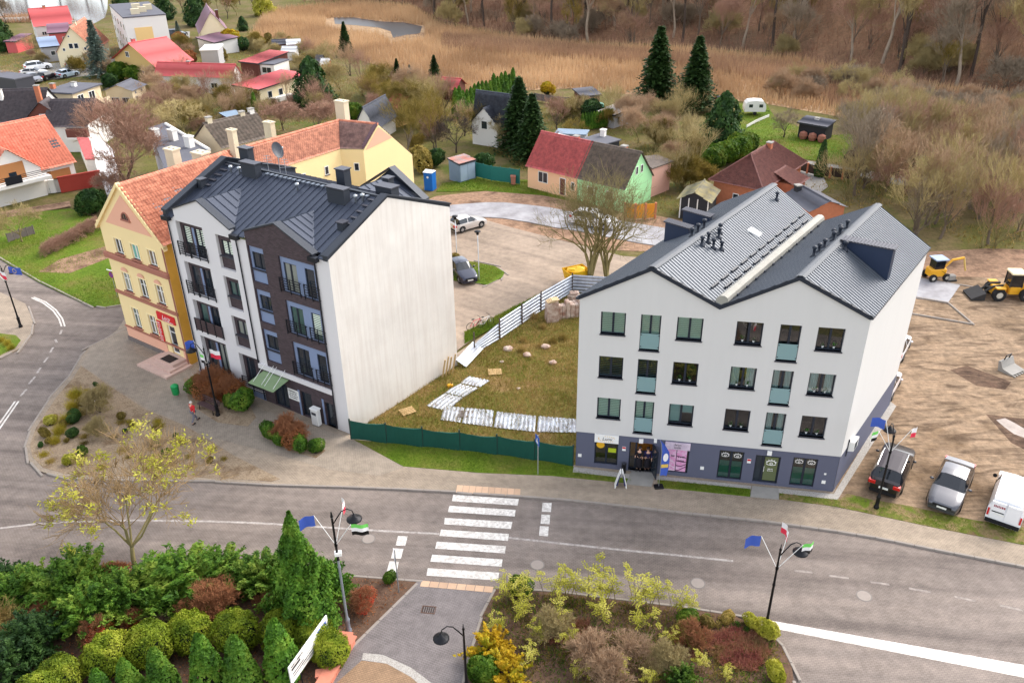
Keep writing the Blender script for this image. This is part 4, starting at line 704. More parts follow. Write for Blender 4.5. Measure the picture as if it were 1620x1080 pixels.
b=MB(fY); b.bbox(-.15,WY+.1,-.25,.0,7.3,7.72,.06); b.build('cornice',m_brn,yh); b=MB(fY); b.box(-.06,WY+.06,-.12,0,4.25,4.5); b.build('cornice',m_brn,yh); b=MB(fY); b.box(-.06,WY+.06,-.1,0,1.24,1.36); b.build('cornice',m_brn,yh)
for j,(a,c,z0,z1) in enumerate(yw):
    o=window(yh,fY,a,c,z0,z1,.1,mf=m_wfr,mp=random.choice(GLZ) if j!=1 else M('green_curtain',(110,176,160),.6),fw=.07,bars=(z0+(z1-z0)*.66,) if j>2 else ()); s=MB(fY); s.box(a-.1,c+.1,-.14,.1,z0-.1,z0); s.build('sill',m_brn,o); s=MB(fY); s.box(a-.12,a,-.03,0,z0,z1+.12); s.box(c,c+.12,-.03,0,z0,z1+.12); s.box(a,c,-.03,0,z1,z1+.12); s.build('surround',M('cream_trim',(250,228,176),.85),o)
    if 3<=j<6: s=MB(fY); n=8; m_=(a+c)/2; s.add([(m_+.42*math.cos(math.pi*k/n),-.06,z1+.14+.34*math.sin(math.pi*k/n)) for k in range(n+1)],[tuple(range(n+1))]); s.build('arch_panel',m_sal,o)
o=window(yh,fY,*dw,.12,split=0,mf=m_wfr,mp=m_glassd,fw=.12,name='shop_door',bars=(2.4,1.3)); b=MB(fY); b.box(4.9,7.05,-.1,-.02,3.3,3.95); sg=b.build('shop_sign',M('sign_red',(212,34,40),.5,.1,3),yh); lettering('Lucy',.52,fY,6.0,-.1,3.64,m_signw,sg,.35); wordrow(1.3,.08,fY,6.2,-.1,3.38,m_signw,sg)
b=MB(fY); b.box(4.6,5.12,-.08,-.02,1.3,3.1); sg=b.build('banner',M('sign_red',(212,34,40)),yh)
for k in range(9): wordrow(.4-.05*(k%3),.1,fY,4.86,-.08,2.95-k*.19,m_signw,sg)
b=MB(fY); b.tube([(WY+.02,-.1,9.7),(WY+.02,-.1,.2)],.06,6); b.build('downpipe',m_brn,yh)
b=MB(fY); b.quad((WY,0,0),(WY,DY,0),(WY,DY,10.1),(WY,0,10.1)); b.quad((0,DY,0),(0,0,0),(0,0,10.1),(0,DY,10.1)); b.build('side_wall',m_must,yh)
V3=lambda u,v,z: fY(u,v,z)
tile_slope(yh,V3(WY+.3,-.12,9.85),V3(WY+.3,DY,9.85),V3(WY/2,DY,13.72),V3(WY/2,-.12,13.72),m_or); tile_slope(yh,V3(-.3,DY,9.85),V3(-.3,-.12,9.85),V3(WY/2,-.12,13.72),V3(WY/2,DY,13.72),m_or)
b=MB(fY)
for k in range(26): 
    u,v=WY/2+random.uniform(1.2,2.6),random.uniform(1,4); z=13.72-(u-WY/2)*.963+.09; b.add([(u,v,z),(u+.3,v,z-.289),(u+.3,v+.32,z-.289),(u,v+.32,z)],[(0,1,2,3)])
b.build('patched_tiles',M('patch_grey',(128,124,128),.8,.4,5),yh,kind='stuff')
b=MB(fY); b.box(-.1,0.12,-.16,.0,9.9,10.2); [b.add([(x0,-.18,z0),(x1,-.18,z1),(x1,.12,z1),(x0,.12,z0),(x0,-.18,z0-.3),(x1,-.18,z1-.3),(x1,.12,z1-.3),(x0,.12,z0-.3)],[(0,1,2,3),(4,7,6,5),(0,4,5,1),(3,2,6,7)]) for x0,z0,x1,z1 in ((-.35,9.8,WY/2,13.78),(WY/2,13.78,WY+.35,9.8))]; b.build('verge_trim',m_yel,yh)
st=thing('entrance_steps','three pink stone steps at the townhouse shop door','steps',fY(6.2,-.6,0),world=True)
for k in range(3): b=MB(fY); e=.45*(2-k); b.box(5.2-e,7.4+e*.6,-1.25-e*1.15,0 if k==2 else -.0-.002*k,k*.18-.02,.18+k*.18); b.build('step',M('pink_stone',(206,176,162),.85,.25,2,.2),st)
b=MB(fY); b.box(5.7,6.9,-1.15,-.35,.541,.556); b.build('doormat',m_ink,st)
def pillar_ch(par,p,w_,d_,h_,m,fr=None,cap=None):
    f=Fr((p[0],p[1]),fr or ex3); b=MB(f); b.box(-w_/2,w_/2,-d_/2,d_/2,p[2]-1.2,p[2]+h_); o=b.build('chimney',m,par); b=MB(f); b.box(-w_/2-.07,w_/2+.07,-d_/2-.07,d_/2+.07,p[2]+h_,p[2]+h_+.12); b.build('chimney_cap',cap or m,o); b=MB(f); [b.box(x-.09,x+.09,-.1,.1,p[2]+h_+.12,p[2]+h_+.13) for x in (-w_*.25,w_*.25)]; b.build('flue',m_ink,o)
m_chy=M('chimney_render',(214,200,172),.9,.2,1.5,.1)
# rear wing behind the apartment building
wing=thing('rear_wing','long yellow rear wing with orange tiled roof behind the dark-roofed apartment building','building',G(560,300),world=True)
zr_,ze_=11.3,9.3; s_=.935
Rj=G(536,191,zr_); R0=G(284,262,zr_); Ra=G(597.8,197,zr_); Ej=G(538,236.5,ze_); E0=G(330,300,ze_); El=G(574.8,237,ze_); dW=(Rj-R0).normalized()
Er=Ra+(Ra-El)*1.0; Er.z=ze_
def wl(par,a,c,z1,m,name='wall',z0=-.1): b=MB(); b.quad((a.x,a.y,z0),(c.x,c.y,z0),(c.x,c.y,z1),(a.x,a.y,z1)); return b.build(name,m,par)
E0=Ej-dW*((Rj-R0).length-1.0); 
Wb0=E0+(R0-E0)*2; Wb0.z=ze_; Wbj=Ej+(Rj-Ej)*2; Wbj.z=ze_
wl(wing,E0,Ej,ze_,m_yel,'front_wall'); wl(wing,Ej,El,ze_,m_yel,'court_wall')
gbp=[El,Er]; hdir=(Vector((Ra.x,Ra.y,0))-Vector((El.x,El.y,0))); Erl=Vector((El.x,El.y,0))+hdir*3.0; b=MB(); b.add([(El.x,El.y,-.1),(Erl.x,Erl.y,-.1),(Erl.x,Erl.y,ze_-2.0),(Ra.x,Ra.y,zr_),(El.x,El.y,ze_)],[(0,1,2,3,4)]); b.build('gable_wall',m_yel,wing)
q=hdir.normalized(); nq=Vector((q.y,-q.x,0)); b=MB(); P=[Vector((El.x,El.y,0))+q*.25,Vector((El.x,El.y,0))+hdir*1.78]; b.add([tuple(P[0]+nq*.03+Vector((0,0,ze_-.1))),tuple(P[1]+nq*.03+Vector((0,0,ze_+.35))),tuple(Vector((Ra.x,Ra.y,zr_-.25))+nq*.03)],[(0,1,2)]); b.build('gable_panel',m_sal,wing)
tile_slope(wing,E0-(R0-E0)*.03,Ej,Rj,R0,m_or2); tile_slope(wing,Ej,El,Ra,Rj,m_bt); 
Bk=Vector((Erl.x,Erl.y,ze_-2.0)); Bj=Rj+(Bk-Ra); tile_slope(wing,Bk,Bj,Rj,Ra,m_bt); B0=R0+(Rj-Ej); B0.z=ze_; Bjj=Rj+(Rj-Ej); Bjj.z=ze_; tile_slope(wing,Bjj,B0,R0,Rj,m_or2)
b=MB(); b.tube([tuple(R0+Vector((0,0,.05))),tuple(Rj+Vector((0,0,.05))),tuple(Ra+Vector((0,0,.05)))],.13,6); b.build('ridge_tiles',m_or,wing)
b=MB(); wv=nq*.35; P=[(El,ze_),(Ra,zr_)]; b.add([(El.x,El.y,ze_+.25),(Ra.x,Ra.y,zr_+.25),tuple(Vector((Ra.x,Ra.y,zr_+.25))-wv),tuple(Vector((El.x,El.y,ze_+.25))-wv),(El.x,El.y,ze_-.1),(Ra.x,Ra.y,zr_-.1),tuple(Vector((Ra.x,Ra.y,zr_-.1))-wv),tuple(Vector((El.x,El.y,ze_-.1))-wv)],[(0,3,2,1),(0,1,5,4),(3,7,6,2)]); b.build('verge_cap',M('plum_metal',(96,70,78),.5),wing)
fW=Fr(E0,dW); LW=(Ej-E0).length
for u in (LW-2.2,LW-5.0,LW-8.0,LW-11): b=MB(fW); b.box(u,u+.5,-.04,.02,ze_-2.0,ze_-1.15); o=b.build('window',m_wfr,wing); b=MB(fW); b.box(u+.07,u+.43,-.05,-.03,ze_-1.93,ze_-1.22); b.build('pane',m_glassd,o); b=MB(fW); b.box(u-.05,u+.55,-.12,0,ze_-2.08,ze_-2.0); b.build('sill',m_grt,o)
fW2=Fr(Ej,(El-Ej)); b=MB(fW2); b.box(1.2,1.75,-.04,.02,ze_-2.1,ze_-1.3); o=b.build('window',m_wfr,wing); b=MB(fW2); b.box(1.28,1.67,-.05,-.03,ze_-2.03,ze_-1.37); b.build('pane',m_glassd,o)
for px,py,z,w_,d_,h_ in ((277,262,12.4,1.0,.7,1.3),(323,272,12.2,1.2,.8,1.5),(371,235,11.6,.7,.5,1.6),(543,188,11.2,1.2,.7,1.7),(428,213,9.8,1.0,.6,1.2)): pillar_ch(wing,G(px,py,z),w_,d_,h_,m_chy)
# ================================================================== HOUSES, SHEDS AND FENCES FURTHER BACK
m_hw=M('house_white',(230,226,220),.85,.1,.8); m_cream=M('house_cream',(238,222,184),.85,.1,.8); m_och=M('house_ochre',(206,172,110),.85,.15,.8); m_beige=M('house_beige',(214,196,164),.85,.15,.8); m_grey=M('house_grey',(176,174,176),.85,.15,.8); m_peach=M('house_peach',(238,190,150),.85,.1,.8); m_mint=M('house_mint',(172,228,168),.85,.1,.8); m_pinkw=M('house_pink',(228,176,156),.85,.12,.8); m_brk=M('house_brick',(190,116,84),.85,.3,3); m_wood=M('wood_brown',(106,62,52),.8,.3,2); m_blk=M('black_board',(46,46,50),.8,.2,2); m_mar=M('maroon_metal',(110,50,56),.7,.15,2); m_bluem=M('blue_grey_sheet',(148,164,190),.5,.12,.6,metal=.2); m_plumr=M('plum_sheet',(132,96,112),.6,.15,.6); m_rust=M('rusty_sheet',(180,110,90),.8,.4,1.5,c2=(150,150,150)); m_metalw=M('grey_blue_sheet',(126,144,162),.6,.2,1.5,metal=.2); m_felt=M('roof_felt',(92,92,100),.8,.25,.8); m_whr=M('white_sheet',(232,230,228),.6,.12,.6)
def house(name,label,cat,a,c,ze,D,zr,mode,wall,roof,wins=(),ov=.3,chim=(),cross=(),group=None,wave=.5,course=.5,m_wf=None,doors=(),flat=False,gable=None):
    A,B=G(*a,ze),G(*c,ze); A.z=B.z=0
    if not isinstance(D,(int,float)):
        Q_=G(*D,ze); ex_=(B-A).normalized(); D=abs((Q_-B).dot(Vector((-ex_.y,ex_.x,0))))
    L=(B-A).length; f=Fr(A,B-A); t=thing(name,label,cat,A,world=True,group=group); ts=dict(course=course,wave=wave,amp=.0 if flat else .04)
    b=MB(f); b.quad((0,0,-.2),(L,0,-.2),(L,0,ze),(0,0,ze)); b.quad((L,0,-.2),(L,D,-.2),(L,D,ze),(L,0,ze)); b.quad((L,D,-.2),(0,D,-.2),(0,D,ze),(L,D,ze)); b.quad((0,D,-.2),(0,0,-.2),(0,0,ze),(0,D,ze)); wo=b.build('walls',wall,t)
    k=lambda u,v,z: f(u,v,z)
    if mode=='x':
        s=(zr-ze)/(D/2); e=ze-ov*s; b=MB(f); b.add([(0,0,ze),(0,D,ze),(0,D/2,zr)],[(0,2,1)]); b.build('gable',gable or wall,t); b=MB(f); b.add([(L,0,ze),(L,D,ze),(L,D/2,zr)],[(0,1,2)]); b.build('gable',gable or wall,t)
        tile_slope(t,k(-ov,-ov,e),k(L+ov,-ov,e),k(L+ov,D/2,zr+.05),k(-ov,D/2,zr+.05),roof,**ts); tile_slope(t,k(L+ov,D+ov,e),k(-ov,D+ov,e),k(-ov,D/2,zr+.05),k(L+ov,D/2,zr+.05),roof,**ts)
        b=MB(f); b.tube([(-ov,D/2,zr+.08),(L+ov,D/2,zr+.08)],.1,6); b.build('ridge',roof,t)
    elif mode=='y':
        s=(zr-ze)/(L/2); e=ze-ov*s; b=MB(f); b.add([(0,0,ze),(L,0,ze),(L/2,0,zr)],[(0,1,2)]); b.build('gable',gable or wall,t); b=MB(f); b.add([(0,D,ze),(L,D,ze),(L/2,D,zr)],[(0,2,1)]); b.build('gable',gable or wall,t)
        tile_slope(t,k(L+ov,-ov,e),k(L+ov,D+ov,e),k(L/2,D+ov,zr+.05),k(L/2,-ov,zr+.05),roof,**ts); tile_slope(t,k(-ov,D+ov,e),k(-ov,-ov,e),k(L/2,-ov,zr+.05),k(L/2,D+ov,zr+.05),roof,**ts)
        b=MB(f); b.tube([(L/2,-ov,zr+.08),(L/2,D+ov,zr+.08)],.1,6); b.build('ridge',roof,t)
    elif mode=='mono':
        tile_slope(t,k(-ov,-ov,ze+.03),k(L+ov,-ov,ze+.03),k(L+ov,D+ov,zr),k(-ov,D+ov,zr),roof,**ts)
        b=MB(f); b.add([(-ov,-ov,ze-.12),(L+ov,-ov,ze-.12),(L+ov,-ov,ze+.06),(-ov,-ov,ze+.06),(L+ov,D+ov,zr-.12),(L+ov,D+ov,zr+.03),(-ov,D+ov,zr-.12),(-ov,D+ov,zr+.03)],[(0,1,2,3),(1,4,5,2),(6,0,3,7)]); b.build('fascia',m_trim,t); b=MB(f); b.add([(L,0,ze),(L,D,ze),(L,D,zr-.1)],[(0,1,2)]); b.build('gable',wall,t); b=MB(f); b.add([(0,D,ze),(0,0,ze),(0,D,zr-.1)],[(0,1,2)]); b.build('gable',wall,t)
    elif mode=='hip':
        h_=D/2; tile_slope(t,k(-ov,-ov,ze),k(L+ov,-ov,ze),k(L-h_,D/2,zr),k(h_,D/2,zr),roof,**ts); tile_slope(t,k(L+ov,D+ov,ze),k(-ov,D+ov,ze),k(h_,D/2,zr),k(L-h_,D/2,zr),roof,**ts); tile_slope(t,k(L+ov,-ov,ze),k(L+ov,D+ov,ze),k(L-h_,D/2,zr),k(L-h_,D/2-.01,zr),roof,**ts); tile_slope(t,k(-ov,D+ov,ze),k(-ov,-ov,ze),k(h_,D/2-.01,zr),k(h_,D/2,zr),roof,**ts)
        b=MB(f); b.tube([(h_,D/2,zr+.05),(L-h_,D/2,zr+.05)],.12,6); [b.tube([(x,y,ze+.05),(h_ if x<1 else L-h_,D/2,zr+.05)],.1,6) for x in (-ov,L+ov) for y in (-ov,D+ov)]; b.build('ridge',roof,t)
    else:
        b=MB(f); b.box(-ov,L+ov,-ov,D+ov,ze,ze+.2); b.build('roof',roof,t)
    for i,(wl_,u,z,w_,h_) in enumerate(wins):
        q=MB(f); p=MB(f); W_=L if wl_=='f' else D; u=u*W_ if u<=1 else u
        def bx(o,a0,a1,z0,z1,e0,e1):
            if wl_=='f': o.box(a0,a1,-e1,-e0,z0,z1)
            elif wl_=='r': o.box(L+e0,L+e1,a0,a1,z0,z1)
            else: o.box(-e1,-e0,a0,a1,z0,z1)
        bx(q,u-w_/2,u+w_/2,z,z+h_,-.02,.05); o=q.build('door' if z<.3 else 'window',m_wf or m_wfr,t)
        if z<.3: bx(p,u-w_/2+.08,u+w_/2-.08,z+.02,z+h_-.08,.05,.065); p.build('door_leaf',m_wood,o)
        elif w_>.9:
            for s0,s1 in ((u-w_/2+.08,u-.04),(u+.04,u+w_/2-.08)): p=MB(f); bx(p,s0,s1,z+.08,z+h_-.08,.05,.06); p.build('pane',m_glassd,o)
        else: bx(p,u-w_/2+.07,u+w_/2-.07,z+.07,z+h_-.07,.05,.06); p.build('pane',m_glassd,o)
    for u,v,h_,m_ in chim:
        z=zr if mode in 'xyhip' else ze; b=MB(f); b.box(u*L-.3,u*L+.3,v*D-.28,v*D+.28,ze-.5,z+h_); o=b.build('chimney',m_,t); b=MB(f); b.box(u*L-.36,u*L+.36,v*D-.34,v*D+.34,z+h_,z+h_+.1); b.build('chimney_cap',m_conc,o)
    for u0,u1,out,cz,czr,cw in cross:
        um=(u0+u1)/2; s=(zr-ze)/(D/2); vi=(czr-ze)/s; ve=(cz-ze)/s; b=MB(f); b.add([(u0,-out,-.2),(u1,-out,-.2),(u1,-out,cz),(um,-out,czr),(u0,-out,cz)],[(0,1,2,3,4)]); b.quad((u1,-out,-.2),(u1,max(ve,0)+.1,-.2),(u1,max(ve,0)+.1,cz),(u1,-out,cz)); b.quad((u0,max(ve,0)+.1,-.2),(u0,-out,-.2),(u0,-out,cz),(u0,max(ve,0)+.1,cz)); co=b.build('cross_gable',cw,t); s2=(czr-cz)/(um-u0)
        tile_slope(t,k(u1+ov,-out-ov,cz-ov*s2),k(u1+ov,ve+.2,cz-ov*s2),k(um,vi+.2,czr+.05),k(um,-out-ov,czr+.05),roof,name='cross_roof',**ts); tile_slope(t,k(u0-ov,ve+.2,cz-ov*s2),k(u0-ov,-out-ov,cz-ov*s2),k(um,-out-ov,czr+.05),k(um,vi+.2,czr+.05),roof,name='cross_roof',**ts)
        b=MB(f); b.box(um-.5,um+.5,-out-.05,-out,cz-.9,cz+.25); o=b.build('window',m_wfr,t); b=MB(f); b.box(um-.42,um+.42,-out-.07,-out-.05,cz-.82,cz+.17); b.build('pane',m_glassd,o)
    return t,f,L,D
def polyhouse(name,label,cat,px,z,wall,roof,ov=0,group=None):
    P=[G(x,y,z) for x,y in px]; t=thing(name,label,cat,P[0]-Vector((0,0,z)),world=True,group=group); b=MB(); b.prism([(p.x,p.y) for p in P],-.2,z-.02); b.build('walls',wall,t); c=sum((Vector((p.x,p.y,0)) for p in P),Vector())/len(P); b=MB(); b.prism([tuple(Vector((p.x,p.y,0))+(Vector((p.x,p.y,0))-c).normalized()*.25)[:2] for p in P],z-.02,z+.12); b.build('roof',roof,t); return t
FL=dict(flat=True,course=9,wave=.8)
house('barn','long white barn with raspberry-red sheet roof by the lake','barn',(55,41.7),(114.4,36.7),3.3,11,6.3,'x',m_hw,m_redm,[('l',.3,1.2,.9,1.1),('l',.6,1.2,.9,1.1),('f',.2,1.2,1,.8),('f',.5,1.2,1,.8)],**FL,chim=[(.4,.5,.5,m_brk)])
house('gabled_house','cream gabled house with terracotta roof beside the tall blue spruce','house',(90,82),(150,79),2.9,13,7.2,'y',m_cream,m_or2,[('f',.4,3.3,.8,1),('f',.54,3.3,.8,1),('f',.2,2.9,.5,.6),('f',.76,2.9,.5,.6),('f',.4,5.4,.4,.4),('f',.3,.9,.8,.9),('f',.7,.9,.8,.9)],chim=[(.5,.3,.6,m_chy)])
house('outbuilding','grey outbuilding with pale blue sheet roof against the cream gabled house','outbuilding',(65.5,75.5),(92,73),2.7,6,3.8,'mono',m_grey,m_bluem,[('f',.6,1,.9,.9)],**FL); house('outbuilding','low red-walled outbuilding with plum roof behind the blue-roofed one','outbuilding',(76.7,53.3),(107.8,51),2.8,6,4.0,'mono',m_redm,m_plumr,[('f',.75,1.1,.9,.8)],**FL)
house('shed','small plum-roofed shed at the far left edge','shed',(8,66),(24,66),2.2,6,2.8,'mono',m_redm,m_plumr,**FL)
t,f,L,D=house('flats','pale blocky flats with flat dark roof and orange wall panel','block of flats',(195,29.4),(262,24),8.5,22,8.5,'flat',m_hw,m_felt,[('l',.1+.2*i,1.2+2.4*j,1.4,1.2) for i in range(5) for j in range(3)],ov=.1)
b=MB(f); b.box(L*.2,L*.62,-.05,0,.3,6.6); b.build('wall_panel',M('panel_orange',(236,200,136),.85,.1,1),t)
for u,v in ((.35,.15),(.55,.25),(.5,.5),(.75,.4)): b=MB(f); b.box(u*L-.8,u*L+.8,v*D-.4,v*D+.4,8.7,9.7); b.build('roof_box',m_chy,t)
house('cottage','ochre cottage with bright red sheet roof and open gable timbers','cottage',(181,92),(247.8,104),3.4,(264,88),6.6,'y',m_och,m_redm,[('f',.35,4.0,1.1,1.0),('f',.65,1.2,.5,.8)],ov=.6,chim=[(.48,.1,.6,m_redm)],**FL)
house('gabled_house','cream gabled house with dark plum roof near the reed bed','house',(316.7,52),(360,49),3.0,14,7.0,'y',m_cream,m_plumr,[('f',.25,1.3,.5,1.1),('f',.4,1.3,.5,1.1)],chim=[(.75,.3,-.2,m_wood)],**FL); house('shed','pink-roofed open shed in front of the cream house by the reeds','shed',(312,60),(340,68),2.3,5,2.9,'mono',m_hw,m_plumr,**FL)
house('garage','plain grey garage with white flat roof','garage',(316.7,81),(344,80),3.0,6,3,'flat',m_grey,m_whr,ov=.15); house('shed','rusty red mono-pitch shed roof beside the grey garage','shed',(380,97.8),(407.8,101),2.2,8,3.0,'mono',m_wood,m_redt,**FL); house('garage','small white garage with dark upstand next to the rusty shed','garage',(409,102),(433,103.5),2.0,5,2,'flat',m_hw,m_felt,[('f',.5,.5,2,1.1)],ov=.1)
house('long_building','long white building with red sheet roof','building',(246.7,117),(366.7,120.7),3.0,(383,115),4.6,'x',m_hw,m_redm,[('r',.5,1.2,.6,1.0),('f',.75,.9,1.2,.9),('f',.9,.9,1,.9)],chim=[(.4,.5,.3,m_redm)],**FL)
t,f,L,D=house('bungalow','yellow bungalow with pinkish red mono-pitch roof','bungalow',(370,135),(409.6,142),2.7,(446,117),3.4,'mono',m_cream,m_redm,[('r',.2,1.0,.9,1.1),('r',.42,1.0,.9,1.1)],**FL); b=MB(f); b.box(L,L+.9,D*.1,D*.6,.3,1.0); b.build('balcony',m_hw,t)
house('shed','maroon shed with grey sheet roof in the overgrown garden','shed',(378,196),(399,192),1.9,(362,182),2.4,'mono',m_mar,m_metalw,**FL)
house('workshop','small beige workshop with sagging felt roof and two dark windows','workshop',(166,143),(208,143.5),3.0,(236,134),3.8,'y',m_beige,m_felt,[('f',.32,.8,1.3,1.1),('f',.72,.8,1.3,1.1),('r',.25,1.0,.6,.9),('r',.25,2.3,.4,.4),('r',.7,2.3,.4,.4)],m_wf=m_grey,**FL)
t,f,L,D=house('house','two-storey beige house with flat grey roof and side balcony','house',(69,146.7),(114,149),4.9,(145.6,134),4.9,'flat',m_beige,m_felt,[('r',.25,3.0,1.3,1.5),('r',.65,3.0,1.3,1.5),('r',.7,.8,1.0,1.0)],chim=[(.5,.6,.8,m_hw),(.05,.3,.9,m_brk)]); b=MB(f); b.box(L,L+1.3,0,D,2.35,2.5); b.box(L+1.2,L+1.3,0,D,2.5,3.3); b.box(L,L+1.3,-.05,.05,2.5,3.3); b.build('balcony',m_beige,t)
t,f,L,D=house('house','white house with dark tiled roof and maroon timber dormer at the left edge','house',(-40,194),(66,189.5),3.6,(89,167),6.9,'x',m_hw,m_dkt,[('r',.3,3.6,.5,1),('r',.5,3.6,.5,1),('f',.72,1,1.4,1)],cross=[(7.2,11.2,.4,4.2,6.0,m_wood)],chim=[(.35,.35,.3,m_hw),(.98,.2,.9,m_brk)])
b=MB(f); b.box(7.6,10.8,-1.3,-.4,2.2,3.2); b.build('balcony',m_wood,t)
t,f,L,D=house('house','white house with plain dark tiled roof and red-brown balcony','house',(68,200),(136,199),3.4,8.6,5.9,'x',m_hw,m_dkt,[('f',.2,1,1.2,1.1)],gable=m_wood); b=MB(f); b.box(L*.55,L+.2,-.7,0,2.0,3.1); b.build('balcony',m_wood,t); b=MB(f); b.box(L*.53,L+.25,-.8,-.0,1.75,2.0); b.build('balcony_slab',m_hw,t)
t,f,L,D=house('house','white house with bright orange-red tiled roof, garage door and front balcony','house',(-45,292),(115,254),2.8,10.5,7.3,'x',m_hw,m_ort,[('f',.66,.05,1.4,1.9)],wave=.34,course=.4,cross=[(1.0,7.2,1.0,3.2,6.0,m_hw)],chim=[(.35,.62,.2,m_brk)])
b=MB(f); b.box(L-3.3,L-.6,-.05,.02,.0,2.15); b.build('garage_door',M('garage_brown',(176,120,72),.7,.15,2),t); b=MB(f); b.box(.6,7.6,-2.6,-1.0,2.1,2.45); o=b.build('balcony',m_hw,t); b=MB(f); [b.box(.6,7.6,-2.62,-2.56,z,z+.05) for z in (2.7,2.9,3.1,3.3)]; b.box(2.6,4.4,-2.64,-2.54,2.45,3.35); b.build('balcony_rail',m_rail,o); b=MB(f); b.box(2,5.5,-1.06,-1.0,2.5,4.4); b.build('balcony_cladding',M('garage_brown',(176,120,72)),t)
b=MB(f); sk=.34; b.add([(10.2,1.6,2.8+1.6*.857+.12),(11.1,1.6,2.8+1.6*.857+.12),(11.1,2.6,2.8+2.6*.857+.12),(10.2,2.6,2.8+2.6*.857+.12)],[(0,1,2,3)]); b.build('skylight',m_glassd,t)
fw_=Fr(G(-40,318),G(97,302)-G(-40,318)); LF=(G(97,302)-G(-40,318)).length; fn=thing('garden_wall','white pillared front wall with dark rails before the orange-roofed house','wall',G(-40,318),world=True)
b=MB(fw_); b.box(0,LF,-.05,.2,-.1,.5); b.build('wall_base',m_sill,fn)
for i in range(9): b=MB(fw_); u=i*LF/8-.5*(i==8); b.box(u,u+1.1,-.15,.3,-.1,1.45); b.build('pillar',m_hw,fn)
for i in range(8): b=MB(fw_); u=i*LF/8; [b.box(u+1.1,u+LF/8,.05,.1,z,z+.1) for z in (.65,.85,1.05)]; b.build('rail',m_rail,fn)
Wp=[G(97,304),G(163,292)]; fw_=Fr(Wp[0],Wp[1]-Wp[0]); fn=thing('boundary_wall','plain brick-red boundary wall beside the orange-roofed house','wall',Wp[0],world=True); b=MB(fw_); b.box(0,(Wp[1]-Wp[0]).length,0,.2,-.1,1.7); b.build('panel',M('red_board',(166,62,50),.8,.2,2),fn); b=MB(fw_); b.box(-.05,(Wp[1]-Wp[0]).length+.05,-.05,.25,1.7,1.8); b.build('coping',M('red_board',(166,62,50)),fn)
polyhouse('outbuilding','low outbuilding with white sheet roof behind the bare round tree','outbuilding',[(145,223),(160,222),(180,240),(190,296),(170,308),(152,255)],1.3,m_grey,m_whr); polyhouse('outbuilding','narrow lean-to with red tiled roof next to the white sheet roof','outbuilding',[(122,219),(141,220),(150,252),(135,252)],2.2,m_hw,m_redt)
t=polyhouse('workshop','dark flat-roofed workshop with white chimneys behind the townhouse','workshop',[(236,204),(262,196),(331,237),(305,262),(262,268)],5.5,m_grey,m_felt); 
for px in ((275,222),(301,233),(246,216)): pillar_ch(t,G(*px,5.6),.9,.7,1.2 if px[0]>250 else .8,m_hw)
P=[G(262,196,5.7),G(331,237,5.7)]; b=MB(); b.tube([tuple(P[0]),tuple(P[1])],.2,6); b.build('edge_trim',m_hw,t)
house('carport','dark grey carport with flat black roof at the left edge','carport',(-30,119),(23,127),2.5,(42,119.4),2.5,'flat',m_sill,m_felt,ov=.1)
t,f,L,D=house('old_house','old house with mossy tiled roof behind the yellow wing','house',(352,232),(428,213),5.0,6,7.2,'x',m_beige,m_grt,chim=[(.08,.5,.6,m_chy),(.75,.5,.4,m_chy),(.95,.5,.5,m_hw)])
t,f,L,D=house('house','white house with slate-grey roof and front gable among garden trees','house',(750,190),(838,203),2.9,(867,199),6.6,'x',m_hw,m_slt,[('r',.35,1,1,1.1),('r',.6,3.5,.8,1)],cross=[(.2,4.2,.8,3.0,5.0,m_hw)],chim=[(.8,.55,.5,m_brk)])
house('shed','grey timber shed with pale flat roof beyond the allotment hedge','shed',(948,177),(971.5,182),1.8,(990,173.6),2.2,'mono',m_grey,M('pale_felt',(196,186,176),.8,.2,1),**FL); house('shed','small dark brown shed at the edge of the reeds','shed',(922,153),(949,150),2.0,3,2.6,'mono',m_wood,m_felt,**FL)
# semi-detached pair
B1=G(988.5,297,2.7); A1=G(835,260,2.7); Mx_=A1+(B1-A1)*.53
def pix(p):
    v=np.array(p)-np.array([0,0,HCAM]); z=v@CF; return (810+FPX*(v@CR)/z,540-FPX*(v@CU)/z)
DS=(G(1038,277.5,2.7)-B1).length
t,f,L,D=house('house','peach-walled half of a semi-detached house with red tiled roof','house',(835,260),pix(Mx_),2.7,DS*.97,5.9,'x',m_peach,m_redt,[('f',.32,.95,1.4,1.3),('f',.72,0.1,.85,2.0),('f',.92,.9,.5,1.0)],ov=.22,wave=.3,course=.36,chim=[(.62,.62,.1,m_brk)]); 
t,f,L,D=house('house','mint-green half of a semi-detached house with mossy brown roof','house',pix(Mx_+(B1-A1).normalized()*.04),(988.5,297),2.7,DS*.97,5.9,'x',m_mint,m_grt,[('r',.4,3.6,.45,.9),('r',.58,3.6,.45,.9),('f',.3,.9,.9,1),('f',.7,.9,.9,1)],ov=.22,wave=.3,course=.36,chim=[(.6,.62,.1,m_brk)])
polyhouse('extension','pink flat-roofed extension behind the mint-green house','extension',[(1032,267),(1062,256),(1040,247),(1010,250)],3.2,m_pinkw,m_grt); polyhouse('outbuilding','low white-roofed annex behind the red-roofed house','outbuilding',[(872,222),(968,246),(978,236),(885,213)],3.0,m_hw,m_whr); t=polyhouse('shed','dark tarred shed with chimney behind the semi-detached pair','shed',[(922,221),(955,229),(980,222),(948,213)],2.6,m_blk,m_felt); pillar_ch(t,G(954,217,2.6),.6,.6,.9,m_hw)
polyhouse('shed','grey sheet-roofed shed behind the white annex','shed',[(880,212),(925,214),(930,207),(885,205)],2.0,m_grey,m_metalw)
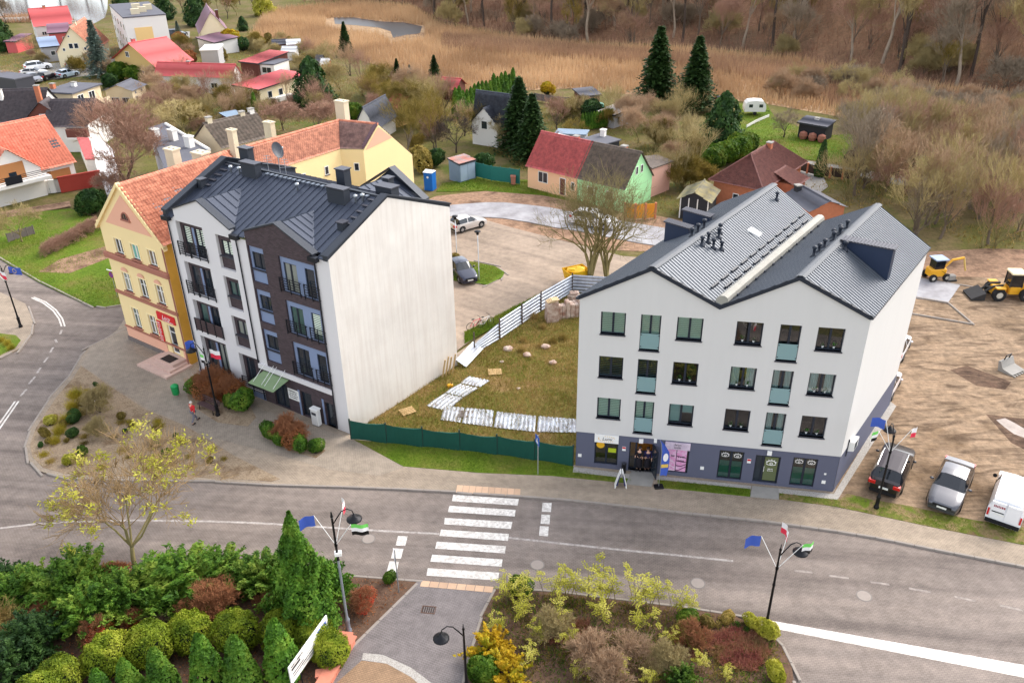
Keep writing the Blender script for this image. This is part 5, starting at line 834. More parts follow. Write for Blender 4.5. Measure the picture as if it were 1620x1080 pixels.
t,f,L,D=house('bungalow','brick bungalow with chocolate-brown hipped roof','bungalow',(1203.7,300),(1268.5,257.6),2.5,(1131.5,284),5.2,'hip',m_brk,m_choc,[('f',.75,.05,1.0,2.0),('l',.5,.9,.7,.6)],ov=.5,chim=[(.62,.45,.3,m_brk)],wave=.3,course=.34)
b=MB(f); b.box(L*.34,L*.62,-2.2,0,-.1,2.3); b.build('porch_wall',m_brk,t); tile_slope(t,f(L*.3,-2.6,2.2),f(L*.66,-2.6,2.2),f(L*.62,.4,3.3),f(L*.34,.4,3.3),m_choc,wave=.3,name='porch_roof')
house('garage','brick garage with slate-grey low roof beside the brown bungalow','garage',(1240.5,309),(1282,333.5),2.5,(1305.6,310),3.3,'x',m_brk,m_felt,ov=.25,**FL,chim=[(.1,.3,.3,m_blk)])
t,f,L,D=house('shed','black open-fronted shed in the long garden','shed',(1265,194),(1307,201),1.9,(1321,195),2.3,'mono',m_blk,m_felt,**FL,chim=[(.45,.7,.5,m_hw)])
for i in range(3): b=MB(f); b.lathe([(.45,-.05),(.6,.4),(.5,.8),(.1,1.0)],(1+i*1.3,-.5,0),8); b.build('wood_pile',m_brn,t)
t,f,L,D=house('shelter','ramshackle black tarpaulin shelter with mossy roof','shelter',(1076,313),(1122,319),2.1,4,2.9,'y',m_blk,M('moss_felt',(140,128,84),.9,.5,1.2,c2=(96,96,90)),**FL); [ (lambda q:(q.box(x,x+.1,-.12,-.02,-.1,2.2),q.build('post',m_hw,t)))(MB(f)) for x in (.05,L*.3,L*.6,L-.12)]
t,f,L,D=house('metal_garage','corrugated blue-grey metal garage with rusty roof','garage',(726.7,260.5),(751.4,253.5),2.15,(704,256.5),2.5,'mono',m_metalw,m_rust,ov=.12,wave=.3,course=9); [ (lambda q:(q.box(a,c,-.05,-.0,.0,2.05),q.build('garage_door',M('garage_sheet',(160,178,196),.5,.2,1.5,metal=.2),t)))(MB(f)) for a,c in ((.1,L/2-.02),(L/2+.02,L-.1))]
house('cabin','small cabin with maroon roof among bare garden trees','cabin',(609,175),(630,178),2.0,5,3.8,'x',m_och,m_redt,**FL); house('cabin','low cabin with pink-red roof beside the conifer hedge','cabin',(694,139),(720,141),1.8,4,3.0,'x',m_wood,m_redm,**FL); house('gabled_house','small white gabled house with dark roof just behind the yellow wing','house',(563,197),(592,199),2.4,7,4.8,'y',m_hw,m_slt,[('f',.6,2.2,.4,.5)],**FL)
for a,c,w_,r_,lab in (((432,70),(452,69),m_wood,m_felt,'brown allotment hut with grey roof'),((455,70),(474,69),m_mar,m_whr,'allotment hut with white tarpaulin roof'),((446,81),(466,81),m_hw,m_whr,'white polythene allotment hut'),((508,101),(518,101),M('hut_red',(196,50,60)),m_whr,'tiny red allotment hut with white roof'),((1142,163),(1156,162),m_och,m_felt,'tiny orange garden hut near the caravan'),((500,95),(507,95),m_grey,m_felt,'tiny grey allotment hut beside the red one')): house('hut',lab,'hut',a,c,1.7,2.4,2.3,'x',w_,r_,**FL)
# fences
def panel_fence(name,label,px,h,mp,mpost,n,post=.06,z=0,thick=.05,wave=0,sag=0):
    P=[G(x,y,z) for x,y in px]; t=thing(name,label,'fence',P[0],world=True); S=[(p,q) for p,q in resample(P,sum((b-a).length for a,b in zip(P,P[1:]))/n)][:n]+[(P[-1],None)]
    for i,((p,_),(q,_)) in enumerate(zip(S,S[1:])):
        f=Fr(p,q-p); L=(q-p).length; m=MB(f); k=max(2,int(L/.25)) if sag else 1; hh=h[i%len(h)] if hasattr(h,'__len__') else h
        vs=[]
        for j in range(k+1): u=L*j/k; s_=sag*math.sin(math.pi*j/k)*random.uniform(.7,1.2); vs+=[(u,-thick+.05*math.sin(u*2)*bool(sag),.02),(u,-thick+.05*math.sin(u*2+1)*bool(sag),hh-s_),(u,0,hh-s_),(u,0,.02)]
        m.add(vs,[(4*j+a,4*j+(a+1)%4,4*j+4+(a+1)%4,4*j+4+a) for j in range(k) for a in range(4)]+[(3,2,1,0),(4*k,4*k+1,4*k+2,4*k+3)]); m.build('fence_panel',mp,t)
    for p,_ in S: b=MB(); b.tube([tuple(p-Vector((0,0,.2))),tuple(p+Vector((0,0,(max(h) if hasattr(h,'__len__') else h)+.08)))],post,6); b.build('fence_post',mpost,t)
    return t
m_net=M('green_netting',(14,74,62),.85,.25,3,.2,20); m_teal=M('teal_sheet',(30,108,100),.6,.2,1)
panel_fence('mesh_fence','sagging dark green netting fence along the vacant lot',[(556,694),(677,707),(745,713),(800,720),(906,736)],[1.5,1.45,1.4,1.4,1.45],m_net,M('fence_post_dark',(34,56,50),.7),6,sag=.12)
panel_fence('sheet_fence','teal sheet fence beside the metal garage',[(753,279),(777,285),(822,291)],1.75,m_teal,m_teal,5); panel_fence('board_fence','orange board fence below the mint-green house',[(988,344),(1012,346),(1036,344)],1.6,M('orange_board',(214,140,40),.8,.25,2),m_brk,3,post=.14)
panel_fence('garden_fence','dark railing fence with posts behind the brick bungalow',[(1262,268),(1290,277),(1330,281),(1352,285)],1.1,M('railing_dark',(60,48,40),.8,.3,3),m_brk,5,post=.14,thick=.03); panel_fence('edging_fence','low white plank edging across the garden lawn',[(1181,203),(1195,195),(1216,186)],.4,m_hw,m_hw,5,z=-.1)
panel_fence('rail_fence','rough wooden paling fence along the reeds',[(845,158),(880,164),(930,168)],1.1,m_stone,m_wood,6); panel_fence('field_fence','weathered rail fence across the grassy corner field',[(14,383),(30,377),(55,370)],.9,m_stone,m_stone,4,thick=.03); panel_fence('lake_fence','long white fence at the lake shore',[(0,35),(30,34),(48,33)],1.0,m_hw,m_hw,5)
# corrugated fence of the vacant lot: standing sheets on posts, with planks as separate ribs
m_zinc=M('zinc_sheet',(196,202,212),.42,.3,1.1,metal=.55,c2=(160,166,178)); m_zinc2=M('zinc_sheet_old',(188,196,208),.5,.4,1.6,metal=.35,c2=(150,150,156))
def corrugated(L,h,per=.3,amp=.06,vert=False):
    n=int((h if not vert else L)/per*4); off=[0,1,1,0]; vs=[]
    for j in range(n+1):
        s=(h if not vert else L)*j/n; o=amp*off[j%4]; vs+=([(0,-o,s),(L,-o,s)] if not vert else [(s,-o,0),(s,-o,h)])
    return vs,[(2*j,2*j+1,2*j+3,2*j+2) if not vert else (2*j,2*j+2,2*j+3,2*j+1) for j in range(n)]
cf=thing('corrugated_fence','standing corrugated zinc fence on posts along the vacant lot','fence',G(740,562),world=True)
CP=[G(x,y) for x,y in ((750,560),(790,537),(825,513),(855,493),(905,463))]; CP+= [CP[-1]+Vector((3.2,-.6,0))]
for i,(p,q) in enumerate(zip(CP,CP[1:])):
    f=Fr(p,q-p); vs,fs=corrugated((q-p).length-.05,1.75 if i else 1.6); 
    if i==0: vs=[(u,v-.3*(1-u/2)*(z/1.6)**2*(u<1),z*(1 if u>1 else .75)) for u,v,z in vs]
    b=MB(f); b.add(vs,fs); b.build('zinc_panel',m_zinc,cf); b=MB(f); b.box(-.05,.05,-.1,-.03,-.1,1.95); b.build('fence_post',M('rusty_post',(84,70,62),.8,.3,3),cf)
b=MB(Fr(G(725,580),G(752,556)-G(725,580))); vs,fs=corrugated(2.6,1.2); b.add([(u,v-.9*(1-z/1.2)+.2,.15+z*.35+u*.1) for u,v,z in vs],fs); zs=b.build('bent_sheet',m_zinc2); tag(zs,'bent zinc sheet lying at the broken end of the corrugated fence','metal sheet')
def lie(px,label,n):
    P=[G(x,y,.05) for x,y in px]; b=MB(); k=int((P[1]-P[0]).length/.07); vs=[]
    for i in range(k+1):
        t_=i/k; h_=.05+.035*[0,1,1,0][i%4]+random.uniform(0,.012); a=P[0]+(P[1]-P[0])*t_; c=P[3]+(P[2]-P[3])*t_; vs+=[(a.x,a.y,h_),((a.x+c.x)/2,(a.y+c.y)/2,h_+.05+.04*math.sin(i*.2)),(c.x,c.y,h_)]
    b.add(vs,[(3*i+j,3*i+3+j,3*i+4+j,3*i+1+j) for i in range(k) for j in (0,1)]); o=b.build('zinc_sheet',m_zinc2); tag(o,label,'metal sheet',None)
    if (P[1]-P[0]).cross(P[2]-P[0]).z<0: o.data.flip_normals()
lie([(742,595),(775,602),(760,612),(728,606)],'fallen zinc sheet at the far end of the flattened fence',0); lie([(727,607),(757,614),(735,628),(704,621)],'fallen zinc sheet in the middle of the slanting row',1); lie([(703,622),(733,629),(708,650),(674,642)],'fallen zinc sheet at the corner of the flattened fence',2)
lie([(703,642),(735,645),(728,668),(697,664)],'flat zinc sheet left of the grey board on the fallen fence',3); lie([(737,645),(781,649),(779,675),(731,669)],'flat zinc sheet under the grey board on the fallen fence',4); lie([(786,651),(848,658),(846,683),(781,676)],'wide flat zinc sheet in the middle of the fallen front row',5); lie([(852,658),(911,663),(911,684),(849,683)],'flat zinc sheet closest to the white apartment block',6)
# ================================================================== TREES, SHRUBS, REEDS, GRASS
rg=np.random.default_rng(11)
def unit(v): return v/(np.linalg.norm(v)+1e-9)
def segmesh(S,k):
    "k-sided prisms for segments S: rows of (p,q,r0,r1)"
    P=np.array([s[0] for s in S]);Q=np.array([s[1] for s in S]);r0=np.array([s[2] for s in S]);r1=np.array([s[3] for s in S]); d=Q-P; d/=np.linalg.norm(d,axis=1)[:,None]+1e-9
    a=np.cross(d,np.where(np.abs(d[:,2:3])<.9,np.array([[0,0,1.]]),np.array([[1.,0,0]]))); a/=np.linalg.norm(a,axis=1)[:,None]+1e-9; b=np.cross(d,a); n=len(S); V=np.zeros((n,2*k,3))
    for i in range(k):
        t=2*math.pi*i/k; o=a*math.cos(t)+b*math.sin(t); V[:,i]=P+o*r0[:,None]; V[:,k+i]=Q+o*r1[:,None]
    base=np.arange(n)[:,None]*2*k; F=np.concatenate([np.stack([base[:,0]+i,base[:,0]+(i+1)%k,base[:,0]+k+(i+1)%k,base[:,0]+k+i],1) for i in range(k)]); return V.reshape(-1,3),F
def tri_blades(P,D,L,Wd):
    "thin triangles from points P along directions D"
    n=len(P); s=np.cross(D,rg.normal(size=(n,3))); s/=np.linalg.norm(s,axis=1)[:,None]+1e-9; V=np.stack([P-s*Wd[:,None]/2,P+s*Wd[:,None]/2,P+D*L[:,None]],1).reshape(-1,3); return V,np.arange(3*n).reshape(-1,3)
def bare(seed,H,th,r0,levels=4,nb=4,ang=.7,up=.25,ratio=.68,twigs=2600,tw=.022,tl=.5,stems=1,lean=.0,name='tree'):
    """bare tree: returns (trunk mesh, crown mesh)"""
    q=np.random.default_rng(seed); seg=[];tips=[]
    def grow(p,d,L,r,lv):
        n=3 if lv<3 else 2
        for i in range(n):
            d2=unit(d+q.normal(size=3)*.13+np.array([0,0,up*.25])); e=p+d2*L/n; ra,rb=r*(1-.35*i/n),r*(1-.35*(i+1)/n); seg.append((p,e,ra,rb,lv)); p,d=e,d2
            if lv>=1: tips.append((p.copy(),d.copy(),lv))
            if lv<levels and i>0 and lv>0: kid(p,d,L,rb,lv)
        if lv<levels:
            for _ in range(nb if lv==0 else max(2,nb-1)): kid(p,d,L if lv else H-th,r*.65,lv)
    def kid(p,d,L,r,lv):
        a=q.uniform(.35,1.)*ang; s=unit(np.cross(d,q.normal(size=3))); nd=unit(d*math.cos(a)+s*math.sin(a)+np.array([0,0,up])); grow(p,nd,L*(ratio if lv else .52)*q.uniform(.75,1.15),r*.62,lv+1)
    for s in range(stems): 
        o=np.array([q.normal()*.12*(stems>1),q.normal()*.12*(stems>1),0]); a=q.uniform(0,6.28); grow(o-np.array([0,0,.15]),unit(np.array([math.cos(a)*lean,math.sin(a)*lean,1])),th,r0*(1 if s==0 else q.uniform(.6,.9)),0)
    z=max(s[1][2] for s in seg); f=H/z; big=[(a*f,b*f,c,d) for a,b,c,d,l in seg if l<=1]; sm=[(a*f,b*f,max(c,.012),max(d,.008)) for a,b,c,d,l in seg if l>1]
    V,F=segmesh(big,6); tm=npmesh('trunk',V,F)
    V,F=segmesh(sm,3) if sm else (np.zeros((0,3)),np.zeros((0,4),int)); F=np.concatenate([F[:,[0,1,2]],F[:,[0,2,3]]]) if len(F) else np.zeros((0,3),int)
    T=[t for t in tips if t[2]>=levels-1] or tips; ix=q.integers(0,len(T),twigs); P=np.array([T[i][0] for i in ix])*f+q.normal(size=(twigs,3))*.05; D=np.array([T[i][1] for i in ix])+q.normal(size=(twigs,3))*.55+np.array([0,0,up]); D/=np.linalg.norm(D,axis=1)[:,None]
    V2,F2=tri_blades(P,D,q.uniform(.4,1.2,twigs)*tl,q.uniform(.6,1.3,twigs)*tw); cm=npmesh('crown',np.concatenate([V,V2]),np.concatenate([F,F2+len(V)])); return tm,cm,np.array([t[0]*f for t in T]),np.array([t[1] for t in T])
def leafquads(P,N,s,q,asp=1.5):
    n=len(P); N=N/(np.linalg.norm(N,axis=1)[:,None]+1e-9); a=np.cross(N,q.normal(size=(n,3))); a/=np.linalg.norm(a,axis=1)[:,None]+1e-9; b=np.cross(N,a); s=s[:,None]; V=np.stack([P-a*s*asp/2,P-b*s/2,P+a*s*asp/2,P+b*s/2],1).reshape(-1,3); return V,np.arange(4*n).reshape(-1,4)
def ball(seed,rx,rz,n,ls,lump=.18,flat=0,name='foliage',asp=1.6,inner=.72,upright=0):
    "clipped or loose shrub: leaves on a lumpy ellipsoid resting on the ground, with an opaque twig core"
    q=np.random.default_rng(seed); K=q.normal(size=(9,3)); K/=np.linalg.norm(K,axis=1)[:,None]; A=q.uniform(-lump,lump,9); d=q.normal(size=(n,3)); d/=np.linalg.norm(d,axis=1)[:,None]; d[:,2]=np.where(d[:,2]<-.75,-d[:,2],d[:,2])
    lum=1+sum(A[i]*np.maximum(0,d@K[i])**3 for i in range(9))+ .06*np.sin(d@K[0]*9)+.05*np.sin(d@K[3]*13); r=lum*(1-np.abs(q.normal(size=n))*.09); P=d*r[:,None]*np.array([rx,rx,rz])+np.array([0,0,rz*.92]); N=d+q.normal(size=(n,3))*.55+np.array([0,0,upright]); V,F=leafquads(P,N,q.uniform(.6,1.3,n)*ls,q,asp); return npmesh(name,V,F)
def cone(seed,r,H,n,ls,pw=.75,name='foliage',asp=1.8,jag=.12):
    q=np.random.default_rng(seed); z=q.uniform(0,1,n)**1.15; t=q.uniform(0,2*math.pi,n); prof=np.where(z<.18,.75+.25*z/.18,((1-z)/.82)**pw); lump=1+jag*np.sin(t*3+z*9)+jag*.8*np.sin(t*7-z*17)+q.normal(size=n)*jag*.5; rr=r*prof*lump*(1-np.abs(q.normal(size=n))*.08); P=np.stack([rr*np.cos(t),rr*np.sin(t),z*H],1); N=np.stack([np.cos(t),np.sin(t),np.full(n,.5)],1)+q.normal(size=(n,3))*.5; V,F=leafquads(P,N,q.uniform(.6,1.3,n)*ls,q,asp); return npmesh(name,V,F)
def spruce(seed,H,R_,lv,nb,name='crown',droop=.35,asp=2.2,ls=.26,per=9):
    q=np.random.default_rng(seed); P=[];N=[];S=[]
    for i in range(lv):
        z=.06+.94*i/lv; rad=R_*(1-z)**.85*q.uniform(.85,1.1)+.08
        for k in range(nb):
            a=2*math.pi*(k+q.uniform(-.3,.3))/nb+i*1.3; L=rad*q.uniform(.75,1.15)
            for j in range(per):
                t=(j+.6)/per; c=np.array([math.cos(a)*L*t,math.sin(a)*L*t,z*H-droop*L*t*t+.1*L*t]); 
                for s in (-1,1): P.append(c+np.array([-math.sin(a),math.cos(a),0])*s*.16*L*(1.1-t)*q.uniform(.2,1)+q.normal(size=3)*.03); N.append(np.array([-.25*math.cos(a),-.25*math.sin(a),1])+q.normal(size=3)*.4); S.append(ls*(1.15-.5*t)*q.uniform(.7,1.3))
    V,F=leafquads(np.array(P),np.array(N),np.array(S),q,asp); return npmesh(name,V,F)
def sprays(seed,nb,L0,ls,asp=2.6,rise=.45,per=22,name='foliage'):
    "ragged evergreen: many drooping sprays thrown out from the middle"
    q=np.random.default_rng(seed); P=[];N=[];S=[]
    for i in range(nb):
        a=q.uniform(0,6.28); el=q.uniform(.05,1.35); L=L0*q.uniform(.55,1.15)*(1-.25*el/1.35); d=np.array([math.cos(a)*math.cos(el),math.sin(a)*math.cos(el),math.sin(el)*rise*1.6+.12]); s=np.cross(d,[0,0,1.]); s/=np.linalg.norm(s)+1e-9
        for j in range(per):
            t=.25+.75*(j+q.uniform())/per; c=d*L*t+np.array([0,0,.25-.30*L*t*t*math.cos(el)]); w_=.16*L*(1.15-t)
            for sd in (-1,0,1): P.append(c+s*sd*w_*q.uniform(.4,1)+q.normal(size=3)*.03); N.append(np.array([-d[0]*.4,-d[1]*.4,1.])+q.normal(size=3)*.55); S.append(ls*q.uniform(.6,1.4)*(1.2-.4*t))
    P=np.array(P); P[:,2]=np.maximum(P[:,2],.03); V,F=leafquads(P,np.array(N),np.array(S),q,asp); return npmesh(name,V,F)
def trunkmesh(H,r): b=MB(); b.tube([(0,0,-.1),(0,0,H*.5),(0,0,H*.97)],[r,r*.6,.02],6); me=bpy.data.meshes.new('trunk'); me.from_pydata(b.v,[],b.f); return me
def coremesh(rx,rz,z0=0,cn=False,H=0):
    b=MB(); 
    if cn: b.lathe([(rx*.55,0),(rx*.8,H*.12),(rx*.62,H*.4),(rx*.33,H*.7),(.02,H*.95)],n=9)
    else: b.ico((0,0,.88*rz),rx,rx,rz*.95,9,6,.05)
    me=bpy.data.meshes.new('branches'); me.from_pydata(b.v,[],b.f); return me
# materials
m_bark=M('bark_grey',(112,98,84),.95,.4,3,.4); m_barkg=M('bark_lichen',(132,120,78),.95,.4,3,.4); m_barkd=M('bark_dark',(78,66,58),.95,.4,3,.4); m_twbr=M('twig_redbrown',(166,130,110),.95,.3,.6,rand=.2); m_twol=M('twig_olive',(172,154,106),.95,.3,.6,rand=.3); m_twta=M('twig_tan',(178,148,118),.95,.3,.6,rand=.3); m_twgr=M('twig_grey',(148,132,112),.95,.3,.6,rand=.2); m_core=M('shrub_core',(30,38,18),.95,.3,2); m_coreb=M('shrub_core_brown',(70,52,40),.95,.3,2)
m_spr=Mleaf('spruce_needles',[(24,44,20),(48,74,32),(70,92,48)],trans=.1,rand=.15); m_sprb=Mleaf('blue_spruce_needles',[(58,74,66),(104,122,112),(140,154,146)],trans=.1,rand=.1); m_thu=Mleaf('thuja_green',[(40,74,14),(78,120,30),(120,148,50)],rand=.15); m_thuy=Mleaf('thuja_golden',[(70,92,14),(124,140,30),(164,168,56)],rand=.1); m_jun=Mleaf('juniper_green',[(42,74,20),(84,122,34),(138,156,60)],rand=.15); m_yew=Mleaf('dark_evergreen',[(24,48,22),(48,78,34),(76,106,46)],rand=.15); m_lfy=Mleaf('leaf_yellowgreen',[(140,142,36),(186,182,66),(212,204,110)],trans=.4); m_lfg=Mleaf('leaf_gold',[(150,116,12),(196,160,28),(150,150,30)],trans=.35,rand=.1); m_lfgr=Mleaf('leaf_green',[(44,76,16),(84,116,30),(128,140,52)],trans=.35,rand=.2); m_lfr=Mleaf('leaf_rust',[(132,78,42),(172,108,64),(152,104,70)],trans=.3,rand=.2); m_lfred=Mleaf('leaf_red',[(170,50,40),(214,92,66),(190,110,60)],trans=.3,rand=.1); m_lfpk=Mleaf('leaf_wine',[(140,78,72),(172,116,96),(150,128,84)],trans=.3); m_lfol=Mleaf('leaf_olive',[(96,84,32),(144,126,58),(176,152,92)],trans=.3,rand=.25); m_straw=Mleaf('straw_grass',[(168,140,80),(206,180,116),(150,140,60)],trans=.3,rand=.15); m_ygrass=Mleaf('yellow_grass',[(150,136,40),(186,166,60),(130,130,40)],trans=.3)
# plant builders: a prototype thing per species, copied from there on
PROTO={}
def proto(key,parts): PROTO[key]=parts
def plant(key,px,label,name,cat='tree',s=1.,rz=None,z=None,group=None,sxy=None,mats=None,world=None):
    p=world if world is not None else G(px[0],px[1],0 if z is None else z); o=thing(name,label,cat,p,rz if rz is not None else random.uniform(0,6.28),group); o.scale=(s*(sxy or 1),s*(sxy or 1),s)
    for nm,me,mt in PROTO[key]:
        if mats and nm in mats: mt=mats[nm]
        c=bpy.data.objects.new(nm,me); COL.objects.link(c); c.parent=o
        if len(me.materials)==0: me.materials.append(mt)
        if me.materials[0]!=mt: c.material_slots[0].link='OBJECT'; c.material_slots[0].material=mt
    return o
for k,(sd,H,th,r0,kw) in dict(round=(3,9,1.8,.17,dict(levels=5,nb=5,ang=.8,up=.16,twigs=6500,tw=.03,tl=.55)),round2=(5,8,1.5,.15,dict(levels=5,nb=5,ang=.85,up=.12,twigs=5500,tw=.03,tl=.5)),up1=(8,10,2.2,.17,dict(levels=4,nb=5,ang=.62,up=.26,twigs=420,tw=.035,tl=.8)),up2=(13,9,1.2,.13,dict(levels=4,nb=4,ang=.65,up=.24,twigs=420,tw=.035,tl=.8,stems=3,lean=.2)),shrub=(21,3,.3,.05,dict(levels=4,nb=5,ang=.75,up=.22,twigs=1100,tw=.022,tl=.45,stems=5,lean=.5)),shrub2=(22,2.6,.25,.045,dict(levels=4,nb=4,ang=.95,up=.14,twigs=1000,tw=.022,tl=.45,stems=6,lean=.75)),lot=(38,11.2,3.6,.27,dict(levels=4,nb=4,ang=.95,up=.14,twigs=420,tw=.025,tl=.8,stems=4,lean=.1)),fruit=(40,4.5,1.1,.12,dict(levels=4,nb=5,ang=.85,up=.05,twigs=2200,tw=.025,tl=.35)),wood1=(51,17,8,.33,dict(levels=4,nb=5,ang=.6,up=.25,twigs=1300,tw=.06,tl=1.2)),wood2=(52,20,11,.36,dict(levels=4,nb=5,ang=.55,up=.2,twigs=1300,tw=.06,tl=1.3)),wood3=(53,15,5,.2,dict(levels=4,nb=6,ang=.7,up=.2,twigs=1500,tw=.06,tl=1.2)),front=(67,8.2,2.4,.15,dict(levels=4,nb=6,ang=1.0,up=.17,twigs=700,tw=.012,tl=.5))).items():
    tm,cm,tp,td=bare(sd,H,th,r0,**kw); proto(k,[('trunk',tm,m_bark),('crown',cm,m_twgr)]); PROTO[k+'_tips']=(tp,td)
proto('spruce',[('trunk',trunkmesh(12,.16),m_barkd),('crown',spruce(4,12,3.6,34,12,ls=.4),m_spr)]); proto('spruce2',[('trunk',trunkmesh(9,.13),m_barkd),('crown',spruce(6,9,3.4,24,11,ls=.36),m_spr)]); proto('bluespruce',[('trunk',trunkmesh(10,.15),m_barkd),('crown',spruce(9,10,3.1,28,10,ls=.34,per=9),m_sprb)]); proto('darkpine',[('trunk',trunkmesh(9,.2),m_barkd),('branches',coremesh(2.0,0,cn=True,H=8.5),m_core),('crown',cone(12,3.4,9,5200,.34,.55,jag=.2,name='crown'),m_yew)])
proto('column',[('branches',coremesh(.42,0,cn=True,H=2.4),m_core),('foliage',cone(31,.55,2.6,2600,.085,.6,jag=.05),m_thu)]); proto('cypress',[('branches',coremesh(.5,0,cn=True,H=4),m_core),('foliage',cone(33,.7,4.4,2200,.14,.5,jag=.08),m_thu)]); proto('pyramid',[('trunk',trunkmesh(6.5,.12),m_barkd),('branches',coremesh(1.15,0,cn=True,H=6.3),m_core),('foliage',cone(34,1.6,7.3,15000,.115,.95,jag=.22),m_thu)])
proto('ball',[('branches',coremesh(.86,.86),m_core),('foliage',ball(41,1,1,7000,.062,.1),m_thuy)]); proto('ball2',[('branches',coremesh(.86,.86),m_core),('foliage',ball(42,1,.95,7000,.062,.14),m_thuy)]); proto('juniper',[('branches',coremesh(.5,.5),m_core),('foliage',sprays(43,150,1.25,.062,rise=.85,per=26),m_jun)]); proto('loose',[('branches',coremesh(.45,.45),m_coreb),('foliage',sprays(47,70,1.3,.1,asp=1.7,rise=.75,per=16),m_lfg)]); proto('bush',[('branches',coremesh(.58,.58),m_core),('foliage',ball(44,1,1,3600,.11,.45),m_lfgr)]); proto('bush2',[('branches',coremesh(.55,.55),m_core),('foliage',ball(45,1,1,3200,.13,.55),m_lfgr)]); proto('airy',[('branches',PROTO['shrub'][1][1],M('twig_rust',(158,106,72),.95,.3,2)),('foliage',ball(46,1.25,1.15,3000,.1,.5),m_lfr)])
def tuft(seed,n,h,sp,name='blades'):
    q=np.random.default_rng(seed); P=np.stack([q.normal(size=n)*sp*.25,q.normal(size=n)*sp*.25,np.zeros(n)],1); D=np.stack([q.normal(size=n)*.45,q.normal(size=n)*.45,np.ones(n)],1); D/=np.linalg.norm(D,axis=1)[:,None]; V,F=tri_blades(P,D,q.uniform(.6,1.1,n)*h,np.full(n,.02)); return npmesh(name,V,F)
proto('tuft',[('blades',tuft(71,500,.9,.8),m_ygrass)]); proto('lowtuft',[('blades',tuft(72,260,.3,.7),m_lfol)])
# --- leaf tufts for the two foreground species
def leafy(key,src,n,ls,spread,mat,tipsel=.8):
    tp,td=PROTO[src+'_tips']; q=np.random.default_rng(99); ix=q.choice(len(tp),int(len(tp)*tipsel),replace=False) if tipsel<1 else np.arange(len(tp)); far=np.argsort(-(np.hypot(tp[ix,0],tp[ix,1])+.35*tp[ix,2]))[:max(14,int(len(ix)*.62))]; far=q.choice(far,min(len(far),70),replace=False); C=tp[ix][far]; k=q.integers(0,len(C),n); P=C[k]+q.normal(size=(n,3))*spread; N=q.normal(size=(n,3))+np.array([0,0,.9]); V,F=leafquads(P,N,q.uniform(.6,1.3,n)*ls,q,2.8); PROTO[key]=[PROTO[src][0],PROTO[src][1],('leaves',npmesh('leaves',V,F),mat)]
leafy('frontleaf','front',2300,.075,.17,m_lfy)
# --- right bank: ash-leaved suckers: slender stems with feathery leaf sprays
def sucker(seed,H,n,mat):
    q=np.random.default_rng(seed); S=[];P=[];N=[]
    for s in range(n):
        a=q.uniform(0,6.28); d=unit(np.array([math.cos(a)*.25,math.sin(a)*.25,1])); L=H*q.uniform(.55,1); p=np.array([q.normal()*.25,q.normal()*.25,0]); e=p+d*L; S.append((p,e,.022,.008))
        for j in range(6):
            b=q.uniform(0,6.28); t=q.uniform(.4,1); c=p+d*L*t; r=unit(np.array([math.cos(b),math.sin(b),.25])); l=q.uniform(.3,.6); S.append((c,c+r*l,.007,.004))
            for m in range(9):
                for sd in (-1,1): x=c+r*l*(m+1)/9+np.cross(r,[0,0,1])*sd*.06+np.array([0,0,-.08*(m/9)**2]); P.append(x+q.normal(size=3)*.015); N.append(np.array([0,0,1])+q.normal(size=3)*.35)
    V,F=segmesh(S,3); st=npmesh('stems',V,F); V,F=leafquads(np.array(P),np.array(N),q.uniform(.035,.07,len(P)),q,2.0); return [('stems',st,m_barkg),('leaves',npmesh('leaves',V,F),mat)]
PROTO['sucker']=sucker(81,2.6,5,m_lfy); PROTO['sucker2']=sucker(82,1.9,6,m_lfy)
# ---------------------------------------------------------------- stuff scattered over areas
def inside(P,poly):
    x,y=P[:,0],P[:,1]; r=np.zeros(len(P),bool); n=len(poly)
    for i in range(n):
        (x0,y0),(x1,y1)=poly[i],poly[(i+1)%n]; c=((y0>y)!=(y1>y)); r^=c&(x<(x1-x0)*(y-y0)/((y1-y0) if abs(y1-y0)>1e-9 else 1e-9)+x0)
    return r
def scatter(px,n,z=0):
    poly=[tuple(G(x,y,z))[:2] for x,y in px]; a=np.array(poly); lo,hi=a.min(0),a.max(0); out=np.zeros((0,2))
    while len(out)<n: p=rg.uniform(lo,hi,(n*2,2)); out=np.concatenate([out,p[inside(p,poly)]])
    return out[:n]
def clump(p,f=.35,ph=0): return .5+.5*np.sin(p[:,0]*f+1.7*np.sin(p[:,1]*f*.7+ph))*np.sin(p[:,1]*f*1.1+1.3*np.sin(p[:,0]*f*.6))
def grass(name,label,px,n,h,wd,mat,z=0.,lean=.45,cl=0,cat=None,hole=None):
    p=scatter(px,n,z)
    if hole: p=p[~inside(p,[tuple(G(x,y,z))[:2] for x,y in hole])]
    
    if cl: p=p[rg.uniform(size=len(p))<clump(p,cl)]
    m=len(p); P=np.c_[p,np.full(m,z)]; D=np.c_[rg.normal(size=(m,2))*lean,np.ones(m)]; D/=np.linalg.norm(D,axis=1)[:,None]; V,F=tri_blades(P,D,rg.uniform(.5,1.2,m)*h,rg.uniform(.7,1.3,m)*wd); o=link(name,npmesh(name,V,F),mat); tag(o,label,cat or 'grass',kind='stuff'); return o
m_bl1=Mleaf('grass_blades_green',[(78,112,24),(116,136,42),(158,150,72)],scale=.3,trans=.3); m_bl2=Mleaf('grass_blades_dry',[(128,112,52),(160,138,80),(184,154,100)],scale=.35,trans=.3); m_reed=Mleaf('reed_stalks',[(160,128,96),(194,160,122),(214,182,142)],scale=.05,trans=.25); m_reed2=Mleaf('reed_stalks_brown',[(138,108,86),(172,136,108),(190,154,122)],scale=.06,trans=.25)
LOT=[(560,690),(582,668),(725,574),(745,556),(905,450),(930,444),(935,480),(910,730),(780,713),(680,703)]
